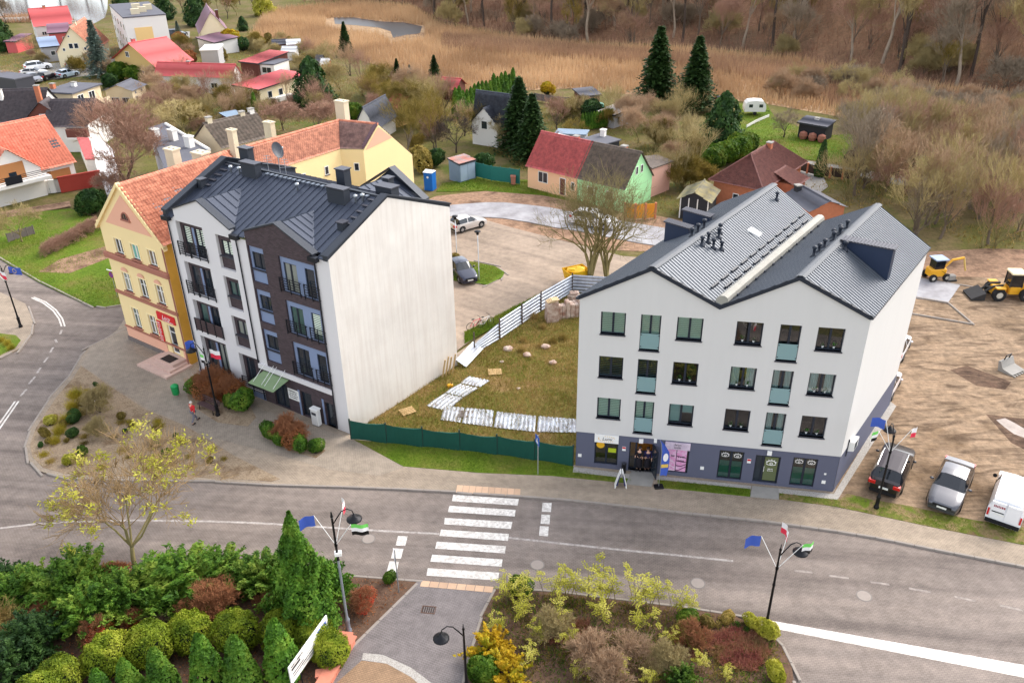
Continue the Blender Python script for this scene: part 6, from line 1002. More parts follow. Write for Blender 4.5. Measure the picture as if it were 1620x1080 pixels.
grass('grass','dry knee-high grass of the vacant lot',LOT,26000,.32,.035,m_bl2,.01); grass('grass','green tufts in the grass of the vacant lot',LOT,20000,.22,.035,m_bl1,.01,cl=.55)
grass('grass','mown green verge along the netting fence',[(560,696),(638,736),(757,746),(873,751),(998,763),(998,757),(910,745),(905,735),(780,718),(680,707)],9000,.1,.02,m_bl1,.02); grass('grass','green verge below the white apartment block',[(1042,758),(1187,773),(1187,784),(1042,770)],3500,.1,.02,m_bl1,.02); grass('grass','patchy verge in front of the parked cars',[(1233,779),(1330,790),(1380,791),(1440,801),(1540,823),(1650,842),(1650,868),(1480,833),(1400,816),(1233,788)],5500,.1,.022,m_bl1,.025,cl=1.3)
grass('grass','rough grass of the corner field',[(-60,340),(0,340),(110,330),(168,350),(190,440),(192,482),(165,486),(140,483),(60,445),(0,409)],22000,.2,.04,m_bl1,0,cl=.4); grass('grass','grass on the car park island',[(706,410),(750,415),(783,422),(796,431),(771,448),(738,444)],2600,.18,.03,m_bl1,.03); grass('grass','long grass along the corrugated fence',[(735,543),(860,472),(905,447),(880,452),(800,492),(735,525)],4500,.25,.035,m_bl1,0); grass('grass','lane-side grass before the metal garage',[(690,303),(700,290),(760,282),(840,287),(850,300),(960,318),(940,326),(860,309),(770,302)],6000,.2,.05,m_bl1,-.1)
grass('grass','uncut grass between the back gardens',[(160,180),(330,160),(520,200),(700,190),(860,290),(1060,340),(1200,330),(1420,330),(1560,400),(1620,390),(1620,300),(1380,240),(1160,215),(1000,190),(700,150),(520,120),(250,130)],36000,.45,.09,m_bl2,-.16,cl=.12); grass('grass','green grass between the far houses',[(0,60),(150,45),(330,60),(520,110),(560,180),(330,240),(230,250),(150,200),(0,130)],22000,.4,.1,m_bl2,-.16,cl=.1); grass('grass','short grass of the long garden lawn',[(1165,165),(1210,160),(1225,185),(1300,215),(1350,212),(1380,235),(1370,263),(1260,250),(1215,235),(1160,210)],9000,.18,.06,m_bl1,-.11)
grass('reeds','wide bed of dry tan reeds across the marsh',MARSH,70000,1.7,.16,m_reed,-.13,.14,cat='reeds',hole=[(515,30),(560,28),(600,34),(640,36),(672,42),(672,64),(618,70),(600,56),(540,50),(515,44)]); grass('reeds','darker brown reeds towards the wooded hill',[(700,60),(900,78),(1100,92),(1250,108),(1350,130),(1450,150),(1620,170),(1700,300),(1620,290),(1500,240),(1380,200),(1250,140),(1100,110),(900,95),(700,80)],40000,1.9,.14,m_reed2,-.13,.2,cat='reeds')
grass('reeds','strip of reeds at the lake shore',[(0,30),(48,27),(115,34),(125,40),(150,42),(145,47),(118,40),(48,36),(0,37)],2500,1.6,.16,m_reed2,-.1,.15,cat='reeds')
# undergrowth on the hill
n=42000; X=rg.uniform(-60,300,n); Y=np.array([hill_base(x) for x in X])+rg.uniform(-6,1,n)**1*1.0+np.abs(rg.normal(size=n))*38; Z=np.array([hill_z(x,y) for x,y in zip(X,Y)]); D=np.c_[rg.normal(size=(n,2))*.35,np.ones(n)]; D/=np.linalg.norm(D,axis=1)[:,None]; V,F=tri_blades(np.c_[X,Y,Z],D,rg.uniform(.6,3.4,n),rg.uniform(.05,.14,n)); tag(link('undergrowth',npmesh('undergrowth',V,F),Mleaf('brushwood',[(112,84,70),(150,112,92),(168,136,108)],scale=.08,trans=.1)),'tangle of brown brushwood under the hillside trees','undergrowth',kind='stuff')
# ---------------------------------------------------------------- hillside wood
wk=['wood1','wood2','wood3']; k=0; mw=[m_twgr,m_twbr,m_twol,m_twgr]
for row,(dmin,dmax,cnt) in enumerate(((1,9,46),(9,22,60),(22,42,60),(42,75,50))):
    for i in range(cnt):
        x=-40+ (220)*(i+random.uniform(0,1))/cnt; y=hill_base(x)+random.uniform(dmin,dmax); z=hill_z(x,y)
        plant(wk[k%3],None,'slender bare tree of the hillside wood','forest_tree',s=random.uniform(.75,1.15),world=Vector((x,y,z-.1)),group='bare trees of the hillside wood',mats={'crown':mw[k%4],'trunk':(M('bark_pale',(156,140,122),.95,.3,2,.3),m_barkd,m_bark)[k%3]}); k+=1
for i in range(170):
    x=-45+230*random.random(); d=abs(random.gauss(0,1))*26; y=hill_base(x)+d-1; z=hill_z(x,y)
    plant(('shrub','wood3','shrub2','up2','up1')[i%5],None,'bare understorey bush at the foot of the hillside wood','forest_bush','bush',s=random.uniform(.9,1.5)*(1.5 if i%5 in (0,2) else (.42 if i%5==1 else .75)),world=Vector((x,y,z-.1)),group='understorey bushes of the hillside wood',mats={'crown':(m_twol,m_twbr,m_twta,m_lfol,m_twgr)[(i*7)%5],'trunk':m_bark})
# far shore of the lake
for i in range(40): plant(wk[i%3],None,'bare tree on the far lake shore','forest_tree',s=random.uniform(.9,1.3),world=Vector((-330+i*7+random.uniform(-2,2),345+random.uniform(0,14)-max(0,(i-22))*2,-.1)),group='bare trees on the far lake shore',mats={'crown':m_twbr,'trunk':m_barkd})
# scrub on the right: bare trees and bushes too alike to tell apart
SCR=[(1330,250),(1375,215),(1430,232),(1500,240),(1560,250),(1620,262),(1660,300),(1620,330),(1620,388),(1560,392),(1490,392),(1470,380),(1420,362),(1380,345),(1345,325),(1330,300)]
pts=scatter(SCR,85)
for i,p in enumerate(pts):
    kk=['up1','up2','up1','fruit','up2','up1','up2'][i%7]; plant(kk,None,'bare leafless tree in the thicket right of the brick bungalow','scrub_tree',s=random.uniform(.7,1.1)*(1.1 if kk=='fruit' else .95),world=Vector((p[0],p[1],-.16)),group='bare trees of the right-hand thicket',mats={'crown':(m_twol,m_twgr,m_twta,m_twta,m_twbr,m_twol)[i%6],'trunk':(m_barkg,m_bark)[i%2]})
for i,p in enumerate(scatter([(1215,158),(1330,180),(1400,230),(1480,215),(1620,240),(1620,170),(1450,150),(1330,130),(1250,125)],60)): plant(('shrub','shrub2','fruit')[i%3],None,'low leafless bush at the edge of the brown reeds','scrub_bush','bush',s=random.uniform(.8,1.5)*(1.2 if i%3<2 else .9),world=Vector((p[0],p[1],-.16)),group='leafless bushes at the edge of the reeds',mats={'crown':(m_twta,m_twgr,m_twol)[i%3],'trunk':m_bark})
# overgrown back gardens: bare bushes between the houses
for i,p in enumerate(scatter([(225,125),(330,135),(365,150),(420,170),(520,190),(560,150),(640,130),(700,160),(690,215),(660,240),(640,200),(560,180),(470,165),(400,190),(350,200),(300,205),(230,185),(240,140)],105)): plant(('shrub','up2','shrub2','fruit','round2')[i%5],None,'bare olive-twigged bush in the overgrown back gardens','garden_bush','bush',s=random.uniform(.7,1.2)*(1.15 if i%5 in (0,2) else .55),world=Vector((p[0],p[1],-.16)),group='bare bushes in the back gardens',mats={'crown':(m_twol,m_lfol,m_twta,m_twbr)[i%4],'trunk':m_barkg})
for i,p in enumerate(scatter([(860,165),(930,175),(990,195),(1060,170),(1100,215),(1090,280),(1120,300),(1060,300),(1030,240),(960,205),(880,190)],34)): plant(('up2','shrub','fruit','round2')[i%4],None,'bare yellowish bush between the allotment and the bungalow','garden_bush','bush',s=random.uniform(.7,1.15)*(1.3 if i%4==1 else .62),world=Vector((p[0],p[1],-.16)),group='yellowish bushes behind the semi-detached pair',mats={'crown':(m_twol,m_lfol,m_twol,m_twta)[i%4],'trunk':m_barkg})
for i,p in enumerate(scatter([(395,55),(480,70),(520,100),(470,110),(440,90),(380,75)],22)): plant(('shrub','bush2','shrub2')[i%3],None,'small olive bush in the far allotments','garden_bush','bush',s=random.uniform(.7,1.1),world=Vector((p[0],p[1],-.16)),group='bushes in the far allotments',mats={'crown':m_twol,'foliage':m_lfol})
for i,p in enumerate(scatter([(20,95),(45,80),(60,100),(140,105),(170,150),(160,200),(215,215),(240,190),(225,150),(180,120),(230,120),(300,100),(310,70),(270,75),(240,110),(160,95)],34)): plant(('shrub','shrub2','up2','fruit')[i%4],None,'brown leafless bush between the far left houses','garden_bush','bush',s=random.uniform(.6,1.0)*(1 if i%4<2 else .5),world=Vector((p[0],p[1],-.16)),group='leafless bushes between the far left houses',mats={'crown':(m_twol,m_twbr,m_twta,m_lfol)[i%4],'trunk':m_bark})
VT=[(60,92,'up1',.5),(150,112,'up2',.55),(300,92,'round2',.7),(262,182,'up2',.6),(285,165,'round2',.65),(330,165,'up1',.6),(352,175,'round2',.6),(455,165,'up1',.55),(540,150,'round2',.8),(575,140,'up1',.7),(600,150,'round2',.7),(555,120,'up2',.7),(520,108,'fruit',1.2),(490,92,'up2',.5),(405,75,'round2',.5),(640,165,'round2',.8),(665,190,'up2',.8),(705,185,'up1',.7),(655,215,'round2',.7),(735,215,'up2',.6),(790,235,'fruit',1.0),(880,250,'fruit',.8),(330,30,'round2',.8),(290,20,'round2',.9),(225,15,'round2',.8),(360,30,'up1',.8),(375,25,'round2',.8),(400,15,'up1',.9),(345,18,'wood3',.6),(380,8,'wood3',.7),(125,118,'shrub',1.2),(20,140,'shrub',1.1),(225,210,'up2',.6),(880,205,'up2',.6),(910,225,'fruit',.8)]
for i,(x,y,key,s) in enumerate(VT): plant(key,(x,y),'bare twiggy garden tree between the village houses','garden_tree',s=s,z=-.16,group='bare garden trees of the village',mats={'crown':(m_twol,m_twbr,m_lfol,m_twta)[i%4],'trunk':(m_barkg,m_barkd)[i%2]})
# ---------------------------------------------------------------- trees one can point at
T=lambda *a,**k:plant(*a,**k)
T('lot',(930,446),'tall multi-stemmed bare tree behind the vacant lot','bare_tree',s=1.0,sxy=.85,mats={'crown':m_barkg,'trunk':m_barkg}); T('lot',(962,444),'second multi-stemmed bare tree beside the white block roof','bare_tree',s=.95,sxy=.8,rz=2.2,mats={'crown':m_barkg,'trunk':m_barkg})
T('round',(208,306),'round reddish-brown bare tree behind the townhouse','bare_tree',s=1.32,sxy=1.12,mats={'crown':m_twbr,'trunk':m_barkd}); T('round2',(168,325),'small bare tree left of the townhouse gable','bare_tree',s=.55,mats={'crown':m_twbr,'trunk':m_barkd}); T('round2',(448,205),'low spreading reddish bare tree behind the yellow wing','bare_tree',s=.62,sxy=1.6,mats={'crown':m_twbr}); T('round2',(500,212),'twin reddish bare tree nearer the chimney of the yellow wing','bare_tree',s=.6,sxy=1.5,mats={'crown':m_twbr})
T('fruit',(292,212),'sprawling yellowish bare fruit tree above the dark workshop','bare_tree',s=1.15,sxy=1.7,mats={'crown':m_twol,'trunk':m_barkg}); T('fruit',(722,240),'gnarled dark fruit tree behind the metal garage','bare_tree',s=1.2,mats={'crown':m_barkd,'trunk':m_barkd}); T('fruit',(1240,216),'leaning bare fruit tree on the garden lawn','bare_tree',s=.9,mats={'crown':m_twgr,'trunk':m_barkd}); T('fruit',(35,382),'bare tree at the rail fence of the corner field','bare_tree',s=1.0,mats={'crown':m_twol,'trunk':m_barkg}); T('up2',(760,225),'brown-leaved shrubby tree in front of the slate-roofed house','bare_tree',s=.62,mats={'crown':m_lfol,'trunk':m_bark}); T('round2',(10,36),'bare spreading tree silhouetted against the lake','bare_tree',s=.85,mats={'crown':m_twgr,'trunk':m_barkd}); T('up1',(650,250),'feathery pale tree right of the yellow wing gable','bare_tree',s=.85,sxy=1.3,mats={'crown':m_lfol,'trunk':m_bark}); T('round2',(625,195),'olive feathery tree above the yellow wing','bare_tree',s=.85,sxy=1.3,mats={'crown':m_lfol,'trunk':m_bark}); T('up2',(690,235),'tall olive tree left of the metal garage','bare_tree',s=.95,mats={'crown':m_lfol,'trunk':m_bark}); T('up1',(1085,285),'pale yellow bare tree beside the brown bungalow','bare_tree',s=.8,sxy=1.3,mats={'crown':m_twol,'trunk':m_barkg})
for px,s,key,lab in (((1038,165),.98,'spruce','tall dark spruce, left of the pair beyond the semi-detached houses'),((1098,172),.9,'spruce','tall dark spruce, right of the pair beyond the semi-detached houses'),((1142,225),.75,'darkpine','broad dark conifer left of the brown bungalow'),((822,238),.8,'spruce','slim green spruce in front of the slate-roofed house'),((842,252),.7,'spruce','shorter slim spruce touching the red-roofed house'),((497,168),.85,'darkpine','large dense dark-green conifer behind the yellow bungalow'),((246,72),.8,'spruce2','yellowish spruce in front of the pale flats'),((548,88),.55,'spruce','small lone conifer in the reeds'),((418,24),.75,'darkpine','golden-green conifer at the edge of the reeds'),((630,138),.4,'spruce','tiny conifer left of the garden hedge'),((688,128),.5,'spruce2','small conifer left of the long hedge'),((195,20),.7,'darkpine','dark conifer beside the lake behind the flats'),((262,30),.75,'darkpine','dark conifer right of the pale flats roof'),((313,40),.85,'darkpine','tall green conifer behind the plum-roofed house'),((5,80),.8,'darkpine','dark conifer at the left edge beside the huts'),((385,48),.35,'darkpine','tiny dark conifer alone in the reeds')): T(key,px,lab,'conifer',s=s,sxy=1.3 if key=='spruce' and s>.6 else 1.,mats={'crown':m_lfy} if 'golden' in lab else ({'crown':Mleaf('pine_olive',[(70,76,30),(104,104,48),(130,120,66)])} if 'yellowish' in lab else None))
T('bluespruce',(162,120),'tall silvery blue spruce beside the cream gabled house','conifer',s=1.0); T('bluespruce',(268,90),'silvery blue spruce right of the ochre cottage','conifer',s=.62); T('bluespruce',(284,62),'small blue spruce by the far parked car','conifer',s=.4); T('bluespruce',(650,140),'tiny blue-grey spruce left of the long hedge','conifer',s=.4)
T('cypress',(1296,278),'narrow dark cypress at the bungalow gate','conifer',s=1.0,mats={'foliage':m_yew}); T('cypress',(404,178),'narrow bright green thuja beside the maroon shed','conifer',s=.75)
for i in range(16): x=722+i*6; T('cypress',(x,184-i*2.1+ (3 if i<9 else 0)),'slim thuja of the long hedge beside the slate-roofed house','hedge_thuja','hedge',s=random.uniform(.85,1.05),group='thujas of the long garden hedge')
for i in range(11): T('cypress',(921+i*4.6,206-i*.8),'slim thuja of the short allotment hedge','hedge_thuja','hedge',s=.55,group='thujas of the allotment hedge')
for i in range(9): T('bush',(1127+i*6.6,268-i*3.2),'clipped bright green hedge bush left of the brown bungalow','hedge_bush','hedge',s=1.5,group='hedge bushes beside the bungalow')
for px,s,m_,lab in (((190,128),1.7,m_lfgr,'large green bush right of the blue spruce'),((215,130),1.5,m_lfgr,'rounded green bush below the ochre cottage'),((175,140),1.3,m_yew,'dark green bush under the blue spruce'),((365,75),1.9,m_lfg,'golden-yellow bush beside the grey garage'),((350,95),1.4,m_lfol,'olive bush right of the grey garage'),((385,80),1.4,m_yew,'dark evergreen bush right of the golden one'),((463,150),1.6,m_yew,'dark bush between yellow bungalow and big conifer'),((865,150),1.1,m_lfg,'yellow bush at the ridge end of the slate-roofed house'),((935,190),1.6,m_yew,'dark green bush left of the allotment hedge'),((300,105),1.5,m_lfr,'brown-leaved bush above the long red roof'),((288,75),1.6,m_lfr,'rusty bush beside the small blue spruce'),((560,190),1.3,m_lfgr,'green bush above the yellow wing roof'),((352,228),.9,m_lfgr,'green bush behind the mossy roof'),((690,262),1.1,m_yew,'dark shrub behind the blue portable toilet'),((668,268),1.5,m_lfol,'tangled brown shrub beside the yellow wing gable'),((765,272),1.2,m_yew,'rounded dark shrub behind the teal fence'),((148,338),1.4,m_yew,'dark shrub left of the townhouse'),((1345,262),1.0,m_coreb,'dark brown dead bush at the end of the garden'),((720,415),.5,m_lfol,'small brown shrub on the car park island')): T('bush2',px,lab,'bush','bush',s=s,mats={'foliage':m_})
for i in range(9): T('shrub2',(78+i*9,402-i*5),'bare reddish bush in the hedge row of the corner field','hedge_bush','bush',s=.55,group='bare bushes of the corner field hedge',mats={'crown':m_twbr})
# ---------------------------------------------------------------- foreground planting
T('frontleaf',(222,917),'young bare tree with yellow-green leaf tufts beside the road','street_tree',s=1.0,sxy=1.12,rz=.6,mats={'trunk':m_barkg,'crown':M('twig_yellowbrown',(150,124,88),.95,.3,2)}); T('frontleaf',(-60,850),'second leafy young tree cut off by the left edge','street_tree',s=.8,rz=2)
T('pyramid',(488,985),'tall pyramidal green thuja beside the flag lamp','conifer',s=.98,mats={'foliage':m_thu})
for i,(x,y,r) in enumerate(((98,1068,1.0),(167,1036,1.15),(240,1016,1.12),(303,1000,1.08),(373,1000,1.1),(443,997,1.06),(497,1010,.98),(525,1028,.9),(60,1100,1.1))): T(('ball','ball2')[i%2],None,['golden clipped ball shrub at bottom left','golden clipped ball shrub, second from the left','golden ball shrub third from the left in the clipped row','golden ball shrub in the middle of the clipped row','golden ball shrub behind the fourth green cone','golden ball shrub behind the tallest green cone','golden ball shrub behind the white sign board','golden ball shrub between sign board and brick planter','golden ball shrub at the bottom left corner'][i],'ball_shrub','shrub',s=r,world=Vector((*tuple(G(x,y,.9*r))[:2],0)))
for i,(x,y,s) in enumerate(((193,1046,1.15),(242,1030,1.25),(313,1008,1.4),(368,1010,1.4),(433,985,1.45),(150,1062,1.1))): p=G(x,y,2.45*s); T('column',None,['green clipped cone, second from the left','green clipped cone between the second and third golden balls','green clipped cone in front of the third golden ball','green clipped cone in front of the fourth golden ball','tallest green clipped cone left of the sign board','green clipped cone at the far left'][i],'cone_shrub','shrub',s=s,sxy=1.12,world=Vector((p.x,p.y,0)))
for i,(x,y,s,sx,m_,lab) in enumerate(((130,945,1.5,1.3,m_jun,'tall dark juniper left of the leafy street tree'),(290,935,1.15,2.0,m_jun,'low spreading juniper right of the leafy street tree'),(350,925,1.1,1.6,m_jun,'spreading juniper at the road edge, middle of the hedge bed'),(415,930,1.1,1.4,m_jun,'spreading juniper left of the pyramidal thuja'),(200,960,1.2,1.3,m_jun,'green juniper below the leafy street tree'),(150,985,1.3,1.3,m_jun,'grey-green juniper in the middle of the hedge bed'),(50,950,1.1,1.5,m_jun,'low juniper near the left edge of the road bed'),(10,940,1.0,1.4,m_yew,'dark low juniper cut by the left edge'),(60,1030,1.2,1.2,m_yew,'dark green rounded evergreen at the left'),(20,1075,1.2,1.2,m_yew,'dark evergreen in the bottom left corner'),(255,970,.9,1.3,m_lfgr,'small leaved green bush above the golden balls'),(460,945,1.2,1.2,m_lfgr,'green bush at the foot of the pyramidal thuja'),(525,945,1.2,1.0,m_thu,'bright green bush right of the pyramidal thuja'),(110,960,1.0,1.3,m_jun,'juniper with feathery tips in the left hedge bed'))): T('juniper',(x,y),lab,'evergreen_shrub','shrub',s=s*1.22,sxy=sx*.85,mats={'foliage':m_})
for x,y,s,key,mt,lab in ((343,975,.75,'shrub',{'crown':M('twig_rust',(176,110,72),.95,.3,2)},'rust-coloured bare shrub above the golden balls'),(185,925,.55,'airy',{'foliage':m_lfr},'orange shrub at the foot of the leafy street tree'),(155,1010,.5,'airy',{'foliage':m_lfred},'small coral-red shrub in the hedge bed'),(10,1005,.7,'shrub2',{'crown':m_straw},'straw-coloured tall grass at the left edge'),(70,985,.5,'shrub',{'crown':M('twig_rust',(176,110,72))},'thin rusty twigs left of the junipers'),(575,960,.45,'airy',{'foliage':m_lfred},'small bright red shrub beside the flag lamp'),(430,960,.4,'airy',{'foliage':m_lfol},'brown-leaved shrub left of the thuja'),(250,1000,.45,'shrub2',{'crown':m_coreb},'dark bare shrub behind the golden balls'),(300,975,.4,'airy',{'foliage':m_lfol},'reddish low shrub left of the rusty one'),(215,985,.35,'airy',{'foliage':m_lfred},'low red-leaved shrub in the hedge bed')): T(key,(x,y),lab,'deciduous_shrub','shrub',s=s,mats=mt)
T('bush',(617,921),'small round lime-green cushion plant by the crossing sign','cushion_plant','shrub',s=.35,mats={'foliage':m_lfgr})
# round bed on the right
for i,(x,y,s) in enumerate(((800,955,.9),(830,945,1),(870,950,.95),(905,948,1.1),(935,945,1.25),(965,955,1.15),(1000,960,1.2),(1035,962,1.1),(1065,968,.9),(820,985,.9),(880,985,.9),(950,990,1),(1020,1000,.9),(780,1000,.7),(1090,975,.7),(850,1020,.8),(900,1030,.7),(980,1065,.7),(1060,1025,.6),(1110,1060,.6),(840,1055,.7),(1030,1085,.6),(920,1075,.6),(1150,1070,.5))): T(('sucker','sucker2')[i%2],(x,y),'slender sapling with feathery yellow-green leaves in the round bed','sapling','sapling',s=s,group='feathery saplings of the round bed')
for i,(x,y,s,key,mt,lab) in enumerate(((930,1050,.68,'shrub',{'crown':m_twta},'large bare tan shrub in the middle of the round bed'),(1000,1040,.62,'shrub2',{'crown':m_twta},'bare pinkish-brown shrub right of the tan one'),(870,1010,.6,'shrub',{'crown':m_twol},'reddish bare shrub among the saplings'),(1050,1060,.55,'shrub',{'crown':m_twol},'bare tan shrub near the right of the round bed'),(960,1085,.7,'shrub',{'crown':m_twta},'bare shrub at the bottom edge of the round bed'),(1090,1020,.5,'airy',{'foliage':m_lfol},'olive shrub behind the wine-red cushion'),(1075,1085,.85,'loose',{'foliage':m_lfgr},'dark glossy green bush at the bottom of the round bed'),(775,1040,1.15,'loose',{'foliage':m_lfg},'golden-yellow bush beside the footpath'),(800,1075,1.1,'loose',{'foliage':m_lfg},'second golden bush behind the bottom lamp'),(765,1075,.7,'bush2',{'foliage':m_lfgr},'small green bush at the footpath edge'),(1215,1005,.55,'bush',{'foliage':m_lfy},'yellow-green cushion shrub at the foot of the flag lamp'),(1190,990,.4,'bush',{'foliage':m_lfy},'small yellow-green cushion shrub by the kerb'),(1120,990,.35,'bush',{'foliage':m_lfol},'small olive cushion plant in the round bed'),(1150,985,.35,'bush',{'foliage':m_lfol},'small olive cushion plant nearer the kerb'),(1085,990,.5,'bush',{'foliage':m_lfgr},'green cushion at the end of the sapling row'),(1230,1075,.5,'bush',{'foliage':m_lfy},'yellow-green cushion at the bottom right of the round bed'),(820,940,.6,'bush',{'foliage':m_lfgr},'green bush at the crossing corner of the round bed'))): T(key,(x,y),lab,'bed_shrub','shrub',s=s,mats=mt)
grass('ground_cover','mixed low ground cover in the round bed',[(790,940),(873,940),(1080,965),(1163,978),(1213,1000),(1240,1030),(1248,1090),(800,1120),(745,1060),(768,965)],16000,.24,.04,m_lfol,.0,.7,cl=1.2,cat='ground cover')
grass('ground_cover','green weeds scattered through the round bed',[(790,940),(873,940),(1080,965),(1163,978),(1213,1000),(1240,1030),(1248,1090),(800,1120),(745,1060),(768,965)],7000,.3,.05,m_lfgr,.0,.8,cl=2.0,cat='ground cover')
grass('ground_cover','fallen leaves and weeds in the hedge bed',[(-60,915),(113,905),(320,906),(540,912),(650,925),(565,1005),(500,1080),(-60,1090)],5000,.14,.05,m_lfr,.0,1.2,cat='ground cover')
for px,n_,lab in (([(1118,1005),(1160,992),(1205,1008),(1218,1035),(1195,1062),(1150,1058),(1122,1035)],5200,'wine-red low carpet of shrubs near the kerb of the round bed'),([(1060,1000),(1105,1000),(1110,1040),(1070,1045)],1600,'faded red low carpet left of the wine-red one'),([(850,985),(930,980),(945,1010),(870,1020)],1600,'red-brown low carpet among the saplings')): grass('ground_cover',lab,px,n_,.34,.05,m_lfpk,0,.75,cat='ground cover')
for i,(x,y,s_) in enumerate(((1100,985,.22),(1118,978,.2),(1135,990,.22),(1165,990,.2),(1108,1002,.2),(1180,1000,.22),(1225,1050,.25),(1150,975,.2),(1085,1003,.24),(1222,1090,.25))): T('loose',(x,y),'tiny olive cushion plant in the round bed','cushion_plant','plant',s=s_,group='tiny cushion plants of the round bed',mats={'foliage':(m_lfol,m_lfgr)[i%2]})
# planting bed in the bend
for i,(x,y,s) in enumerate(((121,628,1.0),(116,645,.9),(103,668,.9),(95,685,.9),(88,700,.7))): T('tuft',(x,y),'clump of tall yellow grass in the bend of the planting bed','grass_clump','grass',s=s,group='yellow grass clumps in the bend')
for i,p in enumerate(scatter([(140,600),(225,655),(330,705),(420,752),(200,748),(70,730),(60,700),(100,620)],46)): T(('lowtuft','bush','lowtuft')[i%3],None,'small low plant in the gravel planting bed','bed_plant','plant',s=random.uniform(.7,1.2) if i%3!=1 else random.uniform(.16,.3),world=Vector((p[0],p[1],.01)),group='low plants in the gravel bed',mats={'foliage':(m_yew,m_lfol)[i%2],'blades':(m_lfol,m_lfgr,m_ygrass)[i%3]})
for i,(x,y,m_) in enumerate(((118,668,m_yew),(124,660,m_yew),(117,690,m_yew),(135,640,m_lfol),(80,672,m_lfy),(75,690,m_lfol),(130,720,m_lfgr),(110,735,m_lfy),(250,735,m_lfy),(265,725,m_lfgr))): T('bush',(x,y),['dark round bush beside the yellow grasses','dark bush above the yellow grasses','dark bush at the lower end of the grasses','olive bush beside the small bare sapling','lime bush near the kerb bend','olive bush near the kerb bend','green bush under the leafy tree crown','lime bush near the road kerb','lime bush at the bottom of the planting bed','green bush at the bottom of the planting bed'][i],'bed_shrub','shrub',s=.38,mats={'foliage':m_})
T('shrub',(160,652),'thin bare sapling in the planting bed','sapling','sapling',s=.75,mats={'crown':m_twol}); T('shrub',(155,690),'small bare sapling lower in the planting bed','sapling','sapling',s=.5,mats={'crown':m_twol})
for x,y,s,key,mt,lab in ((312,620,.75,'bush',{'foliage':m_jun},'dark green bush beside the green litter bin'),(345,622,.8,'airy',{'foliage':m_lfr},'rust-orange bush behind the bench'),(335,628,.7,'airy',{'foliage':m_lfr},'rust-orange bush left of the lamp post'),(368,632,.7,'airy',{'foliage':m_lfr},'rust-orange bush right of the lamp post'),(385,645,.85,'bush',{'foliage':m_jun},'dark green bush left of the glass canopy'),(365,645,.6,'bush',{'foliage':m_jun},'dark green bush in front of the rust-orange ones'),(432,692,.65,'bush',{'foliage':m_jun},'dark green bush at the left end of the entrance bed'),(455,695,.65,'airy',{'foliage':m_lfr},'rust-red bush in the entrance bed'),(468,702,.6,'airy',{'foliage':m_lfr},'brown-red bush in the middle of the entrance bed'),(478,712,.6,'bush',{'foliage':m_jun},'dark green bush at the right end of the entrance bed'),(500,715,.5,'bush',{'foliage':m_jun},'small dark green bush nearest the electricity cabinet'),(445,703,.5,'bush',{'foliage':m_jun},'low dark green bush in front of the rust-red one')): T(key,(x,y),lab,'entrance_shrub','shrub',s=s,mats=mt)
for p in ((12,545),(18,552),(2,540)): T('tuft',p,'yellow grass clump on the corner verge','grass_clump','grass',s=.6,group='yellow grass clumps on the corner verge')
for i,p in enumerate(scatter([(880,470),(915,470),(912,560),(860,560),(800,560),(840,500)],9)): T('tuft',None,'dead brown weed in the vacant lot','dead_weed','plant',s=random.uniform(.5,.8),world=Vector((p[0],p[1],0)),group='dead weeds of the vacant lot',mats={'blades':m_bl2})
# ================================================================== VEHICLES
m_tyre=M('tyre_rubber',(34,33,34),.9,.15,5); m_rim=M('alloy_rim',(176,178,182),.35,.1,5,metal=.8); m_cglass=Mglass('car_glass',(22,26,32),.05); m_under=M('car_underbody',(22,22,24),.9); m_headl=Mglass('headlight_glass',(206,212,216),.1); m_taill=M('taillight_red',(190,24,30),.25,.1,5,coat=.5); m_plate=M('number_plate',(228,228,222),.5); m_chrome=M('chrome',(200,202,206),.2,.05,5,metal=.9)
def paint(n,c,metal=.3): return M('paint_'+n,c,.32,.04,2,metal=metal,coat=.8)
CARS={'sedan':dict(L=4.75,W=1.83,st=[(2.36,.56,0),(2.28,.70,0),(1.95,.80,0),(1.5,.88,0),(1.02,.97,0),(.22,1.41,1),(-.28,1.46,1),(-.36,1.465,1),(-1.02,1.42,1),(-1.72,1.10,0),(-2.2,1.06,0),(-2.34,.78,0)],zb=.95,ws=4,rw=8,pil=6),
 'hatch':dict(L=4.05,W=1.72,st=[(2.02,.55,0),(1.95,.68,0),(1.6,.80,0),(1.1,.90,0),(.72,.98,0),(-.02,1.42,1),(-.4,1.47,1),(-.48,1.475,1),(-1.4,1.42,1),(-1.82,1.05,0),(-1.98,.95,0),(-2.02,.7,0)],zb=.95,ws=4,rw=8,pil=6),
 'estate':dict(L=4.9,W=1.9,st=[(2.42,.62,0),(2.35,.8,0),(1.9,.95,0),(1.4,1.02,0),(1.1,1.08,0),(.4,1.58,1),(-.2,1.66,1),(-.28,1.665,1),(-1.75,1.6,1),(-2.2,1.16,0),(-2.38,1.08,0),(-2.44,.75,0)],zb=1.06,ws=4,rw=8,pil=6)}
